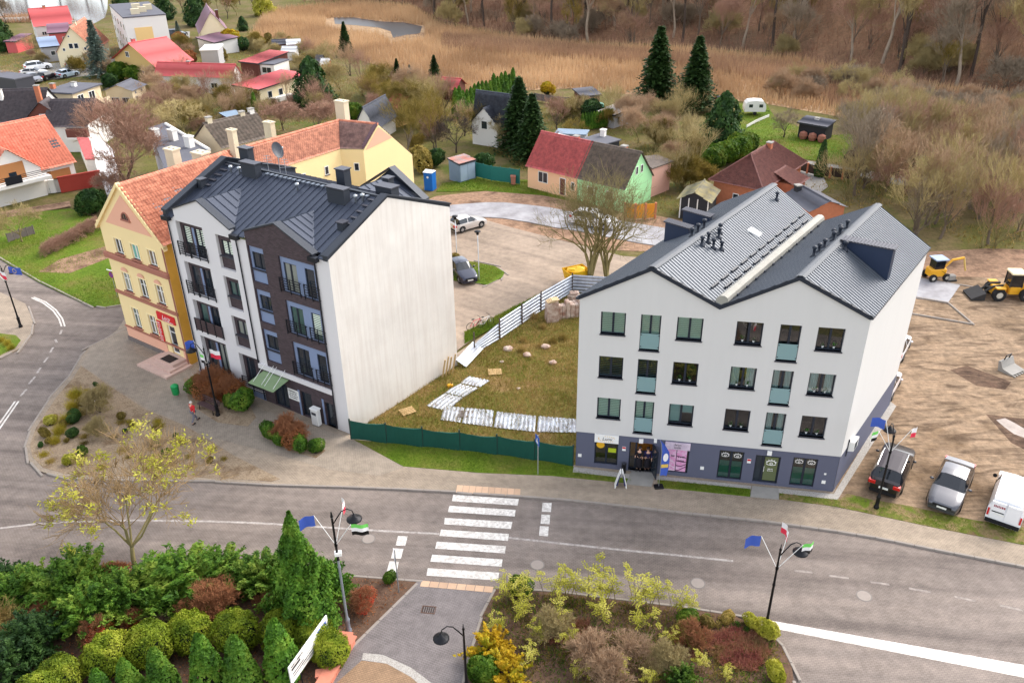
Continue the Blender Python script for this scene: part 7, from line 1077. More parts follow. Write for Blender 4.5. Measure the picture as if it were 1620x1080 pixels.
def car(kind,paintm,label,loc,rz,group=None,roofm=None,name='parked_car',rails=False):
    c=CARS[kind]; t=thing(name,label,'car',loc,rz,group); st=c['st']; W=c['W']/2; zb0=c['zb']; n=len(st); rows=[]; Lh=st[0][0]
    for x,zt,cab in st:
        k=abs(x)/Lh; w=W*(1-.2*max(0,(k-.66)/.34)**2.4); zb=min(zb0,zt-.03); wt=w*.74 if cab else w*.90; r=[(w*.95,.22),(w,.45),(w*.995,zb-.12),(w*.95,zb),(wt,zt-(.05 if cab else .005)),(wt*.62,zt+.012),(0,zt+.025)]
        rows.append([(x,y,z) for y,z in r]+[(x,-y,z) for y,z in r[-2::-1]])
    m=13; V=[p for r in rows for p in r]; body=[];gl={'windscreen':[],'rear_window':[],'side_window':[],'side_window2':[]}
    for i in range(n-1):
        for j in range(m-1):
            f=(i*m+j,(i+1)*m+j,(i+1)*m+j+1,i*m+j+1); top=j in (4,5,6,7); side=j in (3,8)
            if i==c['ws'] and top: gl['windscreen'].append(f)
            elif i==c['rw'] and top: gl['rear_window'].append(f)
            elif side and c['ws']<=i<=c['rw'] and i!=c['pil'] : gl['side_window' if j==3 else 'side_window2'].append(f)
            else: body.append(f)
    body+=[tuple(range(m-1,-1,-1)),tuple((n-1)*m+k for k in range(m))]
    b=MB(); b.add(V,[f[::-1] for f in body]); bo=b.build('body',paintm,t,smooth=True)
    try: bo.data.set_sharp_from_angle(angle=R(38))
    except Exception: pass
    for k,fs in gl.items():
        b=MB(); used=sorted({i for f in fs for i in f}); mp={u:i for i,u in enumerate(used)}; b.add([V[u] for u in used],[tuple(mp[i] for i in f)[::-1] for f in fs]); b.build('side_window' if 'side' in k else k,m_cglass,t)
    if roofm: i0,i1=5,8; b=MB(); vs=[(V[i*m+j][0],V[i*m+j][1]*.97,V[i*m+j][2]+.012) for i in range(i0,i1+1) for j in (4,5,6,7,8)]; b.add(vs,[(a*5+q,a*5+q+1,a*5+q+6,a*5+q+5) for a in range(i1-i0) for q in range(4)]); b.build('roof_panel',roofm,t)
    if rails:
        for s in (-1,1): b=MB(); b.tube([(.35,s*W*.72,1.6),(-.3,s*W*.73,1.7),(-1.7,s*W*.72,1.64)],.025,5); b.build('roof_rail',m_chrome,t)
    b=MB(); b.box(-Lh+.3,Lh-.3,-W*.88,W*.88,.16,.5); b.build('underbody',m_under,t)
    for x in (Lh*.6,-Lh*.58):
        for s in (-1,1):
            b=MB(); vs=[]; 
            pr=[(.20,-.1),(.32,-.11),(.335,-.07),(.335,.07),(.32,.11),(.20,.1)]; nn=18; pv=[(x+r*math.cos(a*2*math.pi/nn),s*(W-.09)+s*y,.335+r*math.sin(a*2*math.pi/nn)) for r,y in pr for a in range(nn)]; b.add(pv,[(i*nn+a,i*nn+(a+1)%nn,(i+1)*nn+(a+1)%nn,(i+1)*nn+a) for i in range(5) for a in range(nn)]); wh=b.build('wheel',m_tyre,t); b=MB(); b.add([(x+.21*math.cos(a*2*math.pi/nn)*(1 if a%3 else .55),s*(W+.005),.335+.21*math.sin(a*2*math.pi/nn)*(1 if a%3 else .55)) for a in range(nn)],[tuple(range(nn))]); b.build('rim',m_rim,wh)
            b=MB(); b.add([(x+.40*math.cos(a*math.pi/12),s*(W+.002),.335+.40*math.sin(a*math.pi/12)) for a in range(13)]+[(x,s*(W+.002),.3)],[tuple(range(14))]); b.build('wheel_arch',m_under,t)
    zh=st[1][1]
    for s in (-1,1):
        b=MB(); b.add([(Lh-.06,s*W*.5,zh-.10),(Lh-.2,s*W*.88,zh-.08),(Lh-.36,s*W*.90,zh+.04),(Lh-.16,s*W*.52,zh+.03)],[(0,1,2,3)]); b.build('headlight',m_headl,t); zr=st[-2][1]; xr=st[-2][0]; b=MB(); b.box(xr-.10,xr+.16,min(s*W*.52,s*W*.93),max(s*W*.52,s*W*.93),zr-.26,zr-.06); b.build('taillight',m_taill,t); b=MB(); b.ico((.55 if kind!='hatch' else .35,s*(W+.12),zb0+.05),.09,.12,.08,8,5); b.build('mirror',paintm,t,smooth=True)
    b=MB(); b.box(Lh-.02,Lh+.03,-.26,.26,.42,.54); b.build('number_plate',m_plate,t); b=MB(); b.box(st[-1][0]-.04,st[-1][0]+.0,-.26,.26,.62,.74); b.build('number_plate',m_plate,t); b=MB(); b.box(Lh-.03,Lh+.02,-W*.55,W*.55,.5,.64); b.build('grille',m_under,t); b=MB(); b.box(st[-1][0]-.03,st[-1][0]+.2,-W*.8,W*.8,.3,.46); b.build('rear_bumper',m_under,t)
    return t
def head(a,c): d=G(*c)-G(*a); return math.atan2(d.y,d.x)
def mid(a,c): return (G(*a)+G(*c))/2
car('estate',paint('black',(34,30,34)),'black estate car parked beside the white block, rear to the pavement',mid((1395,783),(1421,722)),head((1395,783),(1421,722)),rails=True,roofm=M('panorama_roof',(56,50,58),.6,.1,2))
car('sedan',paint('graphite',(84,84,90),.45),'grey metallic saloon parked nose to the pavement',mid((1487,811),(1514,748)),head((1514,748),(1487,811))); car('hatch',paint('silver',(212,206,202),.4),'silver hatchback parked at the top of the car park',mid((716,367),(763,354)),head((716,367),(763,354))); car('hatch',paint('navy',(34,38,58),.4),'dark blue hatchback half hidden behind the blank white wall',mid((722,424),(743,451)),head((718,424),(743,451)))
car('hatch',paint('white',(236,236,238),.05),'white car parked beside the rear of the white block',mid((1405,575),(1424,538)),head((1405,575),(1424,538))); car('hatch',paint('whitered',(232,224,226),.05),'white and red car peeping out behind the white block plinth',mid((1387,634),(1406,599)),head((1387,634),(1406,599))); car('estate',paint('white',(236,236,238),.05),'white car on the lane behind the tall bare trees',mid((915,352),(965,360)),head((915,352),(965,360)))
for a,c,k,m_,lab in (((46,112),(76,108),'estate',paint('white',(236,236,238)),'white estate car at the back of the far left parking area'),((44,120),(66,119),'sedan',paint('silver',(212,206,202)),'silver saloon in front of the white estate on the far parking area'),((66,128),(86,122),'hatch',paint('black',(34,30,34)),'black hatchback on the far parking area'),((112,108),(138,106),'sedan',paint('steel',(140,152,170)),'steel-blue saloon below the cream gabled house'),((96,124),(120,119),'hatch',paint('pale',(188,204,220)),'pale blue hatchback left of the steel-blue saloon'),((48,127),(62,131),'hatch',paint('grey',(132,132,138)),'grey hatchback at the near edge of the far parking area'),((273,58),(287,58),'estate',paint('dark',(50,52,58)),'dark estate car beside the pale flats')): car(k,m_,lab,mid(a,c),head(a,c))
# delivery van
def van():
    a,c=(1581,838),(1603,768); t=thing('delivery_van','white panel van parked rear to the pavement at the right edge','van',mid(a,c),head(a,c)); P=paint('white',(236,236,238),.05); st=[(2.25,.62,.70,.86),(2.15,.95,.72,.88),(1.55,1.12,.74,.9),(1.3,1.25,.74,.9),(.75,1.76,.70,.9),(.3,1.84,.71,.9),(-2.0,1.84,.71,.9),(-2.12,1.8,.70,.9),(-2.24,1.1,.80,.89),(-2.26,.5,.82,.88)]; V=[];m=9
    for x,zt,wt,w in st: zb=min(1.12,zt-.05); r=[(w*.96,.22),(w,.5),(w,zb),(wt,zt-.03),(0,zt+.03)]; V+=[(x,y,z) for y,z in r]+[(x,-y,z) for y,z in r[-2::-1]]
    F=[];ws=[];sw=[]
    for i in range(len(st)-1):
        for j in range(m-1):
            f=(i*m+j,i*m+j+1,(i+1)*m+j+1,(i+1)*m+j); (ws if (i==3 and j in (3,4)) else sw if (i==4 and j in (2,5)) else F).append(f)
    F+=[tuple(range(m)),tuple((len(st)-1)*m+k for k in range(m-1,-1,-1))]; b=MB(); b.add(V,F); bo=b.build('body',P,t,smooth=True)
    try: bo.data.set_sharp_from_angle(angle=R(30))
    except Exception: pass
    for nm,fs in (('windscreen',ws),('side_window',sw)): b=MB(); b.add(V,fs); b.build(nm,m_cglass,t)
    for i in range(5): b=MB(); y=-.52+i*.26; b.box(-1.95,.2,y-.025,y+.025,1.85,1.885); b.build('roof_rib',P,t)
    for s in (-1,1): b=MB(); b.box(-2.29,-2.2,min(s*.04,s*.72),max(s*.04,s*.72),.6,1.7); b.v=[(x-.0-.12*max(0,(1.1-z))*0,y,z) for x,y,z in b.v]; b.build('rear_door',P,t); b=MB(); b.box(-2.3,-2.2,min(s*.76,s*.86),max(s*.76,s*.86),.7,1.15); b.build('taillight',m_taill,t); b=MB(); b.ico((1.1,s*1.05,1.15),.08,.12,.13,8,5); b.build('mirror',m_under,t)
    b=MB(); b.box(-2.34,-2.2,-.86,.86,.28,.5); b.build('rear_bumper',m_under,t); b=MB(); b.box(-2.305,-2.29,.0,.5,.88,.98); b.build('number_plate',m_plate,t); b=MB(); b.box(-2.31,-2.29,.04,.66,1.02,1.08); b.build('door_trim',m_under,t)
    b=MB(); q=random.Random(3); y=.62
    while y>.1: k=q.uniform(.04,.08); b.box(-2.298,-2.291,y-k,y,1.36,1.36+q.uniform(.11,.16)); y-=k+.025
    b.build('print_line',M('decal_red',(150,60,70)),t,kind='stuff')
    for x in (1.4,-1.3):
        for s in (-1,1): b=MB(); nn=16; pr=[(.2,-.1),(.32,-.1),(.33,.1),(.2,.1)]; b.add([(x+r*math.cos(a*2*math.pi/nn),s*.83+s*y,.33+r*math.sin(a*2*math.pi/nn)) for r,y in pr for a in range(nn)],[(i*nn+a,i*nn+(a+1)%nn,(i+1)*nn+(a+1)%nn,(i+1)*nn+a) for i in range(3) for a in range(nn)]); wh=b.build('wheel',m_tyre,t); b=MB(); b.add([(x+.2*math.cos(a*2*math.pi/nn),s*.925,.33+.2*math.sin(a*2*math.pi/nn)) for a in range(nn)],[tuple(range(nn))]); b.build('rim',m_rim,wh)
    b=MB(); b.lathe([(.03,0),(.03,.06)],(-1.6,.1,1.87),6); b.build('aerial_base',m_under,t)
van()
# caravan
t=thing('caravan','white touring caravan on the garden lawn','caravan',G(1192,180),R(-4)); b=MB(); prof=[(-1.55,.5),(-1.6,1.0),(-1.45,1.7),(-1.1,2.05),(0,2.15),(1.1,2.05),(1.5,1.6),(1.6,1.0),(1.5,.5)]; b.slab(prof[::-1],-.95,.95); b.build('body',m_hw,t,smooth=False)
for x in (-.7,.8): b=MB(); b.box(x-.28,x+.28,-.975,-.95,1.15,1.6); b.build('window',m_glassd,t)
for s in (-1,1): b=MB(); b.lathe([(.28,-.08),(.28,.08)],n=12); b.v=[(p[0],s*.85+p[2],.28+p[1]) for p in b.v]; b.build('wheel',m_tyre,t)
b=MB(); b.tube([(1.5,0,.45),(2.3,0,.4)],.05,5); b.build('drawbar',m_rail,t)
# wheel loader
m_cat=M('machine_yellow',(232,168,40),.45,.2,2); m_dk=M('machine_dark',(46,44,44),.7,.3,3)
def bigwheel(t,x,y,r,w): b=MB(); nn=20; pr=[(r*.5,-w/2),(r*.92,-w/2),(r,-w*.3),(r,w*.3),(r*.92,w/2),(r*.5,w/2)]; b.add([(x+q*math.cos(a*2*math.pi/nn)*(1 if (a%2 or q<r) else .94),y+v,r+q*math.sin(a*2*math.pi/nn)*(1 if (a%2 or q<r) else .94)) for q,v in pr for a in range(nn)],[(i*nn+a,i*nn+(a+1)%nn,(i+1)*nn+(a+1)%nn,(i+1)*nn+a) for i in range(5) for a in range(nn)]); wh=b.build('wheel',m_tyre,t); b=MB(); s=1 if y>0 else -1; b.lathe([(r*.5,0),(r*.42,.02),(r*.2,.03)],n=14); b.v=[(x+p[0],y+s*(w/2-.03+p[2]),r+p[1]) for p in b.v]; b.build('rim',M('rim_pale',(196,190,176),.6,.2,4),wh)
t=thing('wheel_loader','yellow wheel loader with raised dark lift arms on the building site','wheel loader',G(1592,470),R(176))
for x in (1.1,-1.15):
    for s in (-1,1): bigwheel(t,x,s*.78,.58,.42)
b=MB(); b.bbox(-1.95,-.75,-.55,.55,.6,1.5,.1); b.build('engine_cover',m_cat,t); b=MB(); b.bbox(-.8,.2,-.5,.5,.5,1.2,.08); b.bbox(.35,1.5,-.4,.4,.45,1.15,.08); b.build('chassis',m_cat,t); b=MB(); b.box(-.75,.25,-.52,.52,1.2,2.3); b.build('cab_glass',m_cglass,t)
for x in (-.78,.22):
    for s in (-.54,.48): b=MB(); b.box(x,x+.07,s,s+.07,1.15,2.35); b.build('cab_pillar',m_dk,t)
b=MB(); b.bbox(-.9,.35,-.62,.62,2.34,2.48,.05); b.build('cab_roof',m_cream,t)
for s in (-1,1): b=MB(); b.tube([(.7,s*.3,1.25),(1.5,s*.32,1.15),(2.3,s*.3,.5)],.1,6); b.build('lift_arm',m_dk,t)
b=MB(); b.tube([(.6,0,1.0),(1.9,0,.95)],.08,6); b.build('tilt_ram',m_dk,t); b=MB(); b.slab([(2.2,.05),(3.3,.05),(3.35,.2),(2.6,.55),(2.2,.75)],-.9,.9); b.build('sweeper_head',m_dk,t)
for s in (-1,1): b=MB(); b.bbox(.72,1.5,s*.78-.24,s*.78+.24,1.18,1.26,.03); b.build('mudguard',m_cat,t)
t=thing('bucket','grey toothed digger bucket lying on the sandy ground','bucket',G(1598,586),R(-60)); b=MB(); b.slab([(-.5,.02),(.5,.02),(.62,.15),(.3,.2),(-.2,.3),(-.45,.8),(-.62,.75)],-.75,.75); b.build('shell',m_conc,t); [ (lambda q:(q.box(.5,.8,-.7+i*.3,-.58+i*.3,.02,.1),q.build('tooth',m_conc,t)))(MB()) for i in range(5)]; b=MB(); b.tube([(-.5,-.3,.75),(-.4,-.3,1.15),(-.4,.3,1.15),(-.5,.3,.75)],.05,5); b.build('hitch',m_dk,t)
t=thing('mini_digger','small yellow digger with bent arm behind the white block','digger',G(1480,441),R(8)); b=MB(); b.bbox(-.9,.6,-.5,.5,.45,1.15,.08); b.build('body',m_cat,t); b=MB(); b.tube([(.5,0,1.0),(1.2,0,1.75),(2.3,0,1.9)],.11,6); b.build('boom',m_cat,t); b=MB(); b.tube([(2.3,0,1.9),(2.75,0,.6)],.08,6); b.build('dipper',M('dipper_yellow',(214,184,110),.6),t); b=MB(); b.box(-.6,.3,-.45,.45,1.15,2.0); b.build('cab',m_cglass,t); b=MB(); b.bbox(-.75,.5,-.6,.6,2.0,2.1,.03); b.build('canopy',m_bluem,t)
for x in (.6,-.7):
    for s in (-1,1): bigwheel(t,x,s*.6,.36,.25)
t=thing('plate_compactor','dark plate compactor beside the kerb line on the site','machine',G(1503,444),R(10)); b=MB(); b.bbox(-.5,.5,-.3,.3,.02,.18,.05); b.build('plate',m_dk,t); b=MB(); b.bbox(-.35,.35,-.25,.25,.18,.6,.06); b.build('engine',m_conc,t); b=MB(); b.tube([(-.3,-.2,.5),(-1.0,-.2,1.0),(-1.0,.2,1.0),(-.3,.2,.5)],.025,5); b.build('handle',m_dk,t)
# skip, toilet and the like
t=thing('skip','yellow rubbish skip beside the tall bare trees','skip',G(911,444),R(25)); b=MB(); b.add([(-.8,-.6,.05),(.8,-.6,.05),(.8,.6,.05),(-.8,.6,.05),(-1.05,-.75,1.15),(1.05,-.75,1.15),(1.05,.75,1.15),(-1.05,.75,1.15)],[(0,1,5,4),(1,2,6,5),(2,3,7,6),(3,0,4,7),(0,3,2,1)]); b.build('shell',M('skip_yellow',(228,180,20),.6,.25,2),t); b=MB(); b.tube([(-1.05,-.75,1.15),(1.05,-.75,1.15),(1.05,.75,1.15),(-1.05,.75,1.15),(-1.05,-.75,1.15)],.05,5); b.build('rim',M('skip_yellow',(228,180,20)),t); b=MB(); b.ico((0,0,1.05),.95,.66,.3,9,5,.2); b.build('rubbish',M('skip_yellow',(228,180,20)),t)
t=thing('portable_toilet','blue portable toilet with white roof beside the yellow wing','portable toilet',G(681,298),R(-22)); m_tb=M('toilet_blue',(20,98,176),.5,.15,2); b=MB(); b.bbox(-.55,.55,-.55,.55,-.1,2.05,.05); b.build('cabin',m_tb,t); b=MB(); b.add([(-.6,-.6,2.05),(.6,-.6,2.05),(.6,.6,2.05),(-.6,.6,2.05),(-.5,0,2.3),(.5,0,2.3)],[(0,1,5,4),(2,3,4,5),(1,2,5),(3,0,4)]); b.build('roof',m_whr,t); b=MB(); b.box(-.4,.4,-.575,-.55,.1,1.9); dr=b.build('door',m_tb,t); b=MB(); n=16; b.add([(.14*math.cos(k*6.2832/n),-.58,1.5+.14*math.sin(k*6.2832/n)) for k in range(n)],[tuple(range(n))]); b.build('emblem',m_signw,dr)
t=thing('water_tank','turquoise plastic water tank beside the allotment shed','tank',G(944,176),R(5)); b=MB(); b.bbox(-1.1,1.1,-.5,.5,.1,1.3,.3); b.build('tank',M('tank_turquoise',(120,200,180),.5,.15,2),t); b=MB(); b.box(-1.0,1.0,-.4,.4,-.15,.1); b.build('cradle',m_wood,t)
t=thing('tank','white plastic tank left of the turquoise one','tank',G(909,171),0); b=MB(); b.bbox(-.9,.9,-.5,.5,-.1,.8,.2); b.build('tank',m_cream,t); b=MB(); b.box(-.3,.3,-.2,.2,.8,.9); b.build('lid',m_grey,t)
t=thing('waste_bin','brown wheelie bin at the end of the teal fence','bin',G(812,291),0); b=MB(); b.add([(-.25,-.25,0),(.25,-.25,0),(.25,.25,0),(-.25,.25,0),(-.3,-.32,.95),(.3,-.32,.95),(.3,.32,.95),(-.3,.32,.95)],[(0,1,5,4),(1,2,6,5),(2,3,7,6),(3,0,4,7)]); b.build('bin_body',m_brn,t); b=MB(); b.bbox(-.32,.32,-.36,.34,.95,1.05,.03); b.build('lid',m_brn,t)
# ================================================================== STREET FURNITURE
m_cast=M('lamp_black',(26,26,30),.45,.1,4,metal=.4); m_lgl=Mglass('lamp_lens',(190,186,170),.3)
m_fpl=M('flag_white',(236,232,232),.8); m_fred=M('flag_red',(222,50,76),.8); m_fblue=M('flag_blue',(66,94,182),.8); m_fst=M('flag_star',(236,206,60),.7); m_fgr=M('flag_green',(116,206,96),.8)
def cloth(par,o,dx,dz,L,h,bands,droop=.25,star=False):
    "flag hung from a slanting staff: o staff top, dx direction of fly (unit xy), bands top to bottom"
    nb=len(bands)
    for bi,m_ in enumerate(bands):
        b=MB(); n=10; vs=[]
        for i in range(n+1):
            u=i/n; w_=.10*math.sin(u*7+1)*u
            for k in (bi/nb,(bi+1)/nb): vs.append((o[0]+dx[0]*L*u-dx[1]*w_,o[1]+dx[1]*L*u+dx[0]*w_,o[2]-h*k-droop*u*u*L+dz*u))
        b.add(vs,[(2*i,2*i+1,2*i+3,2*i+2) for i in range(n)]); fo=b.build('flag_band',m_,par)
    if star:
        b=MB()
        for k in range(12): a=k*math.pi/6; u=.5+.16*math.cos(a); z=o[2]-h*(.5+.28*math.sin(a))-droop*u*u*L+dz*u; w_=.10*math.sin(u*7+1)*u; c=(o[0]+dx[0]*L*u-dx[1]*(w_-.012),o[1]+dx[1]*L*u+dx[0]*(w_-.012),z); b.add([(c[0]-dx[0]*.03,c[1]-dx[1]*.03,c[2]),(c[0],c[1],c[2]-.035),(c[0]+dx[0]*.03,c[1]+dx[1]*.03,c[2]),(c[0],c[1],c[2]+.035)],[(0,1,2,3)])
        b.build('flag_stars',m_fst,fo)
def lamp(base,H,label,arm=1,ang=0,flags=(),pole=None,two=False,camr=False):
    p=G(*base); t=thing('street_lamp',label,'street lamp',p,ang); b=MB(); b.lathe([(.16,-.05),(.16,.12),(.11,.2),(.11,.75),(.14,.8),(.09,.9),(.065,1.1),(.06,H*.55),(.08,H*.56),(.055,H*.58),(.045,H-.35),(.07,H-.32),(.03,H-.25),(.015,H)],n=12); b.build('pole',pole or m_cast,t,smooth=True)
    if pole: b=MB(); b.lathe([(.075,H*.62),(.06,H*.63),(.05,H-.35),(.07,H-.3),(.02,H)],n=10); b.build('pole_top',m_cast,t)
    for s in ((1,-1) if two else (1,)):
        b=MB(); b.tube([(0,0,H-.75),(s*.25,0,H-.35),(s*.45,0,H-.05),(s*.7,0,H+.05),(s*.92,0,H-.08),(s*.98,0,H-.3)],[.03,.03,.028,.026,.024,.022],7); b.build('bracket_arm',m_cast,t,smooth=True)
        b=MB(); b.lathe([(.03,.12),(.07,.1),(.09,.0),(.30,-.10),(.36,-.15),(.36,-.18),(.12,-.16)],(s*.98,0,H-.42),14); lo=b.build('lamp_shade',m_cast,t,smooth=True); b=MB(); b.ico((s*.98,0,H-.6),.15,.15,.1,10,6); b.build('lens',m_lgl,lo,smooth=True)
    if camr: b=MB(); b.box(-.12,.2,-.12,.12,H*.66,H*.66+.18); b.build('camera_box',m_signw,t)
    ca,sa=math.cos(-ang),math.sin(-ang)
    for (az,kind,L) in flags:
        d=(math.cos(az),math.sin(az)); q=H*.74; b=MB(); top=(d[0]*.95,d[1]*.95,q+1.5); b.tube([(0,0,q),top],[.018,.014],5); fs=b.build('flag_staff',m_signw,t); b=MB(); b.tube([(0,0,q-.05),(0,0,q+.1)],.075,8); b.build('staff_clamp',m_cast,fs)
        fly=(math.cos(az+.5),math.sin(az+.5)); cloth(t,top,fly,0,L,.62,{'pl':[m_fpl,m_fred],'eu':[m_fblue],'city':[m_fgr,m_fpl,m_cast]}[kind],.2,star=kind=='eu')
    return t
lamp((552,998),7.6,'flag-hung lamp post with grey lower pole beside the pyramidal thuja',ang=R(10),flags=((R(150),'eu',.7),(R(60),'pl',.95),(R(-30),'city',.75)),pole=M('galv_pole',(150,156,166),.5,.1,3,metal=.5),camr=True); lamp((1210,1000),5.7,'black flag-hung street lamp at the kerb of the round bed',ang=R(5),flags=((R(140),'eu',.7),(R(50),'pl',.9),(R(-10),'city',.75)))
lamp((1386,803),5.4,'black flag-hung street lamp in front of the black estate car',ang=R(80),flags=((R(20),'eu',.75),(R(-75),'pl',.65),(R(100),'city',.65))); lamp((739,1100),4.6,'black street lamp at the bottom edge beside the footpath',ang=R(195)); lamp((33,517),5.6,'black double-arm lamp with flags at the left road corner',ang=R(-8),flags=((R(-20),'eu',.9),(R(190),'city',.9),(R(-60),'pl',.8)),two=True); lamp((345,657),5.6,'black flag-hung lamp beside the bench and rust-orange bushes',ang=R(165),flags=((R(-20),'eu',.6),(R(150),'pl',.65),(R(110),'city',.5)))
for px,H,lab in (((758,443),4.4,'slim grey lamp post on the car park island'),((723,413),4.2,'slim grey lamp post beside the blank white wall')):
    t=thing('park_lamp',lab,'lamp post',G(*px)); b=MB(); b.lathe([(.06,0),(.05,.1),(.035,H)],n=8); b.build('pole',m_alu,t,smooth=True); b=MB(); b.lathe([(.03,0),(.12,.05),(.14,.28),(.3,.32),(.28,.38),(.05,.42)],(0,0,H),12); b.build('lamp_head',m_cast,t,smooth=True)
m_sgb=M('sign_blue',(30,84,180),.4,.1,3)
t=thing('crossing_sign','blue square pedestrian crossing sign on a pole by the netting fence','road sign',G(851,750),R(-70)); b=MB(); b.tube([(0,0,-.1),(0,0,2.95)],.03,7); b.build('pole',m_alu,t); b=MB(); b.box(-.3,.3,-.05,-.035,2.3,2.9); pl=b.build('plate',m_sgb,t); b=MB(); b.add([(-.2,-.056,2.4),(.2,-.056,2.4),(0,-.056,2.8)],[(0,1,2)]); b.build('triangle',m_signw,pl); b=MB(); b.box(-.03,.03,-.058,-.057,2.47,2.66); b.build('walking_figure',m_ink,pl)
t=thing('crossing_sign','crossing sign seen from behind left of the zebra crossing','road sign',G(631,936),R(-78)); b=MB(); b.tube([(0,0,-.1),(0,0,2.9)],.03,7); b.build('pole',M('pole_grey',(120,122,124),.6),t); b=MB(); b.box(-.3,.3,-.05,-.035,2.2,2.8); pl=b.build('plate',m_signw,t); b=MB(); b.box(-.24,.24,-.056,-.05,2.26,2.74); b.build('sign_face',m_sgb,pl)
t=thing('no_stopping_sign','round blue and red no-stopping sign beside the yellow townhouse','road sign',G(186,470),R(-30)); b=MB(); b.tube([(0,0,-.1),(0,0,2.6)],.03,6); b.build('pole',m_alu,t); n=20; b=MB(); b.add([(.3*math.cos(k*6.2832/n),-.05,2.2+.3*math.sin(k*6.2832/n)) for k in range(n)],[tuple(range(n))]); pl=b.build('plate',M('sign_red2',(176,40,70),.5),t); b=MB(); b.add([(.24*math.cos(k*6.2832/n),-.055,2.2+.24*math.sin(k*6.2832/n)) for k in range(n)],[tuple(range(n))]); b.build('sign_face',M('sign_blue2',(88,60,150),.5),pl); b=MB(); [b.add([(-.2*s-.03,-.06,2.0),(-.2*s+.03,-.06,2.0),(.2*s+.03,-.06,2.4),(.2*s-.03,-.06,2.4)],[(0,1,2,3)]) for s in (-1,1)]; b.build('cross_bars',M('sign_red2',(176,40,70)),pl); b=MB(); b.box(-.5,.5,-.03,.03,2.55,2.62); b.build('street_name_arm',m_signw,t)
# litter bin, bench, cabinet, A-board, beach flag
t=thing('litter_bin','green litter bin on a post at the edge of the forecourt','litter bin',G(280,628)); m_gb=M('bin_green',(20,150,80),.45,.1,3); b=MB(); b.lathe([(.2,.25),(.25,.3),(.27,.8),(.28,.85)],n=14); b.build('bin_body',m_gb,t,smooth=True); b=MB(); b.lathe([(.29,.85),(.27,.98),(.14,1.08),(.02,1.1)],n=14); b.build('hood',m_gb,t,smooth=True); b=MB(); b.tube([(0,.25,-.05),(0,.25,.9)],.04,6); b.build('post',m_rail,t)
t=thing('bench','dark slatted bench under the rust-orange bushes','bench',G(331,650),math.atan2(ex3.y,ex3.x)); m_slat=M('bench_wood',(84,62,62),.7,.25,4)
for i in range(4): b=MB(); b.box(-.9,.9,-.24+i*.13,-.14+i*.13,.43,.46); b.build('seat_slat',m_slat,t)
for i in range(3): b=MB(); b.box(-.9,.9,.28+i*.03,.31+i*.03,.55+i*.14,.65+i*.14); b.build('back_slat',m_slat,t)
for x in (-.7,.7): b=MB(); b.tube([(x,-.22,0),(x,-.2,.42),(x,.26,.42),(x,.38,.95)],.03,5); b.tube([(x,.3,0),(x,.24,.42)],.03,5); b.build('leg_frame',m_cast,t)
t=thing('electricity_cabinet','white electricity cabinet by the right end of the brick ground floor','cabinet',G(502,672),math.atan2(ex3.y,ex3.x)); b=MB(); b.bbox(-.3,.3,-.18,.18,.1,1.3,.03); b.build('casing',m_signw,t); b=MB(); b.box(-.28,.28,-.16,.16,-.05,.1); b.build('base',m_conc,t); b=MB(); b.box(-.2,.2,-.19,-.18,.9,1.1); b.build('vent',m_sill,t); b=MB(); b.bbox(-.34,.34,-.22,.22,1.3,1.38,.02); b.build('hood',m_signw,t)
t=thing('a_board','blue and white A-board on the pavement before the shop door','A-board',G(982,772),R(-5)); m_ab=M('board_blue',(40,44,92),.6,.2,4)
for s in (-1,1):
    b=MB(); b.add([(-.03+s*.34,-.02,0),(s*.34+.03,-.02,0),(s*.05+.03,.0,1.15),(s*.05-.03,0,1.15),(-.03+s*.34,.45,0),(s*.34+.03,.45,0),(s*.05+.03,.43,1.15),(s*.05-.03,.43,1.15)],[(0,1,2,3),(7,6,5,4),(1,5,6,2),(4,0,3,7),(3,2,6,7)]); b.build('board',m_signw,t); b=MB(); b.add([(s*.30-.0,-.03,.2),(s*.2,-.03,.2),(s*.05,-.03,1.1),(s*.08,-.03,1.1)],[(0,1,2,3)]); b.build('board_face',m_ab,t)
t=thing('beach_flag','tall blue feather banner on a base by the shop entrance','banner',G(1042,770),R(5)); b=MB(); b.tube([(0,0,0),(0,0,2.6),(-.06,0,3.2),(-.2,0,3.55)],[.02,.018,.012,.008],6); b.build('pole',m_alu,t); prof=[(0,.9),(.0,2.6),(-.06,3.2),(-.2,3.55)]; b=MB(); L=[(.0,.85,.42),(.0,1.4,.5),(.0,2.0,.52),(.0,2.6,.46),(-.06,3.2,.2),(-.2,3.55,.02)]; vs=[]
for x,z,w_ in L: vs+=[(x,0,z),(x+w_*.5,.05,z),(x+w_,.0,z-.05)]
b.add(vs,[(3*i+j,3*i+j+1,3*i+j+4,3*i+j+3) for i in range(5) for j in (0,1)]); fo=b.build('banner_cloth',m_fblue,t); b=MB(); n=12; b.add([(.26+.16*math.cos(k*6.2832/n),-.012,2.2+.3*math.sin(k*6.2832/n)) for k in range(n)],[tuple(range(n))]); b.build('emblem',m_fpl,fo); b=MB(); b.box(.03,.46,-.014,-.012,1.45,1.7); b.build('band',M('banner_gold',(222,184,90),.7),fo)
b=MB(); b.bbox(-.28,.28,-.22,.22,0,.1,.03); b.build('base',m_cast,t)
t=thing('ash_bin','narrow black bin left of the shop door','bin',fF(3.05,-.25,0)); b=MB(); b.lathe([(.13,0),(.14,.7),(.15,.72),(.05,.74)],n=12); b.build('bin_body',m_cast,t,smooth=True); b=MB(); b.lathe([(.12,0),(.12,.02)],(0,0,.74),10); b.build('lid',m_sill,t)
b=MB(); b.lathe([(.38,.0),(.38,.05),(.3,.09)],tuple(G(143,634)),16); o=b.build('white_disc',m_signw); tag(o,'pale round cover lying in the gravel planting bed','cover')
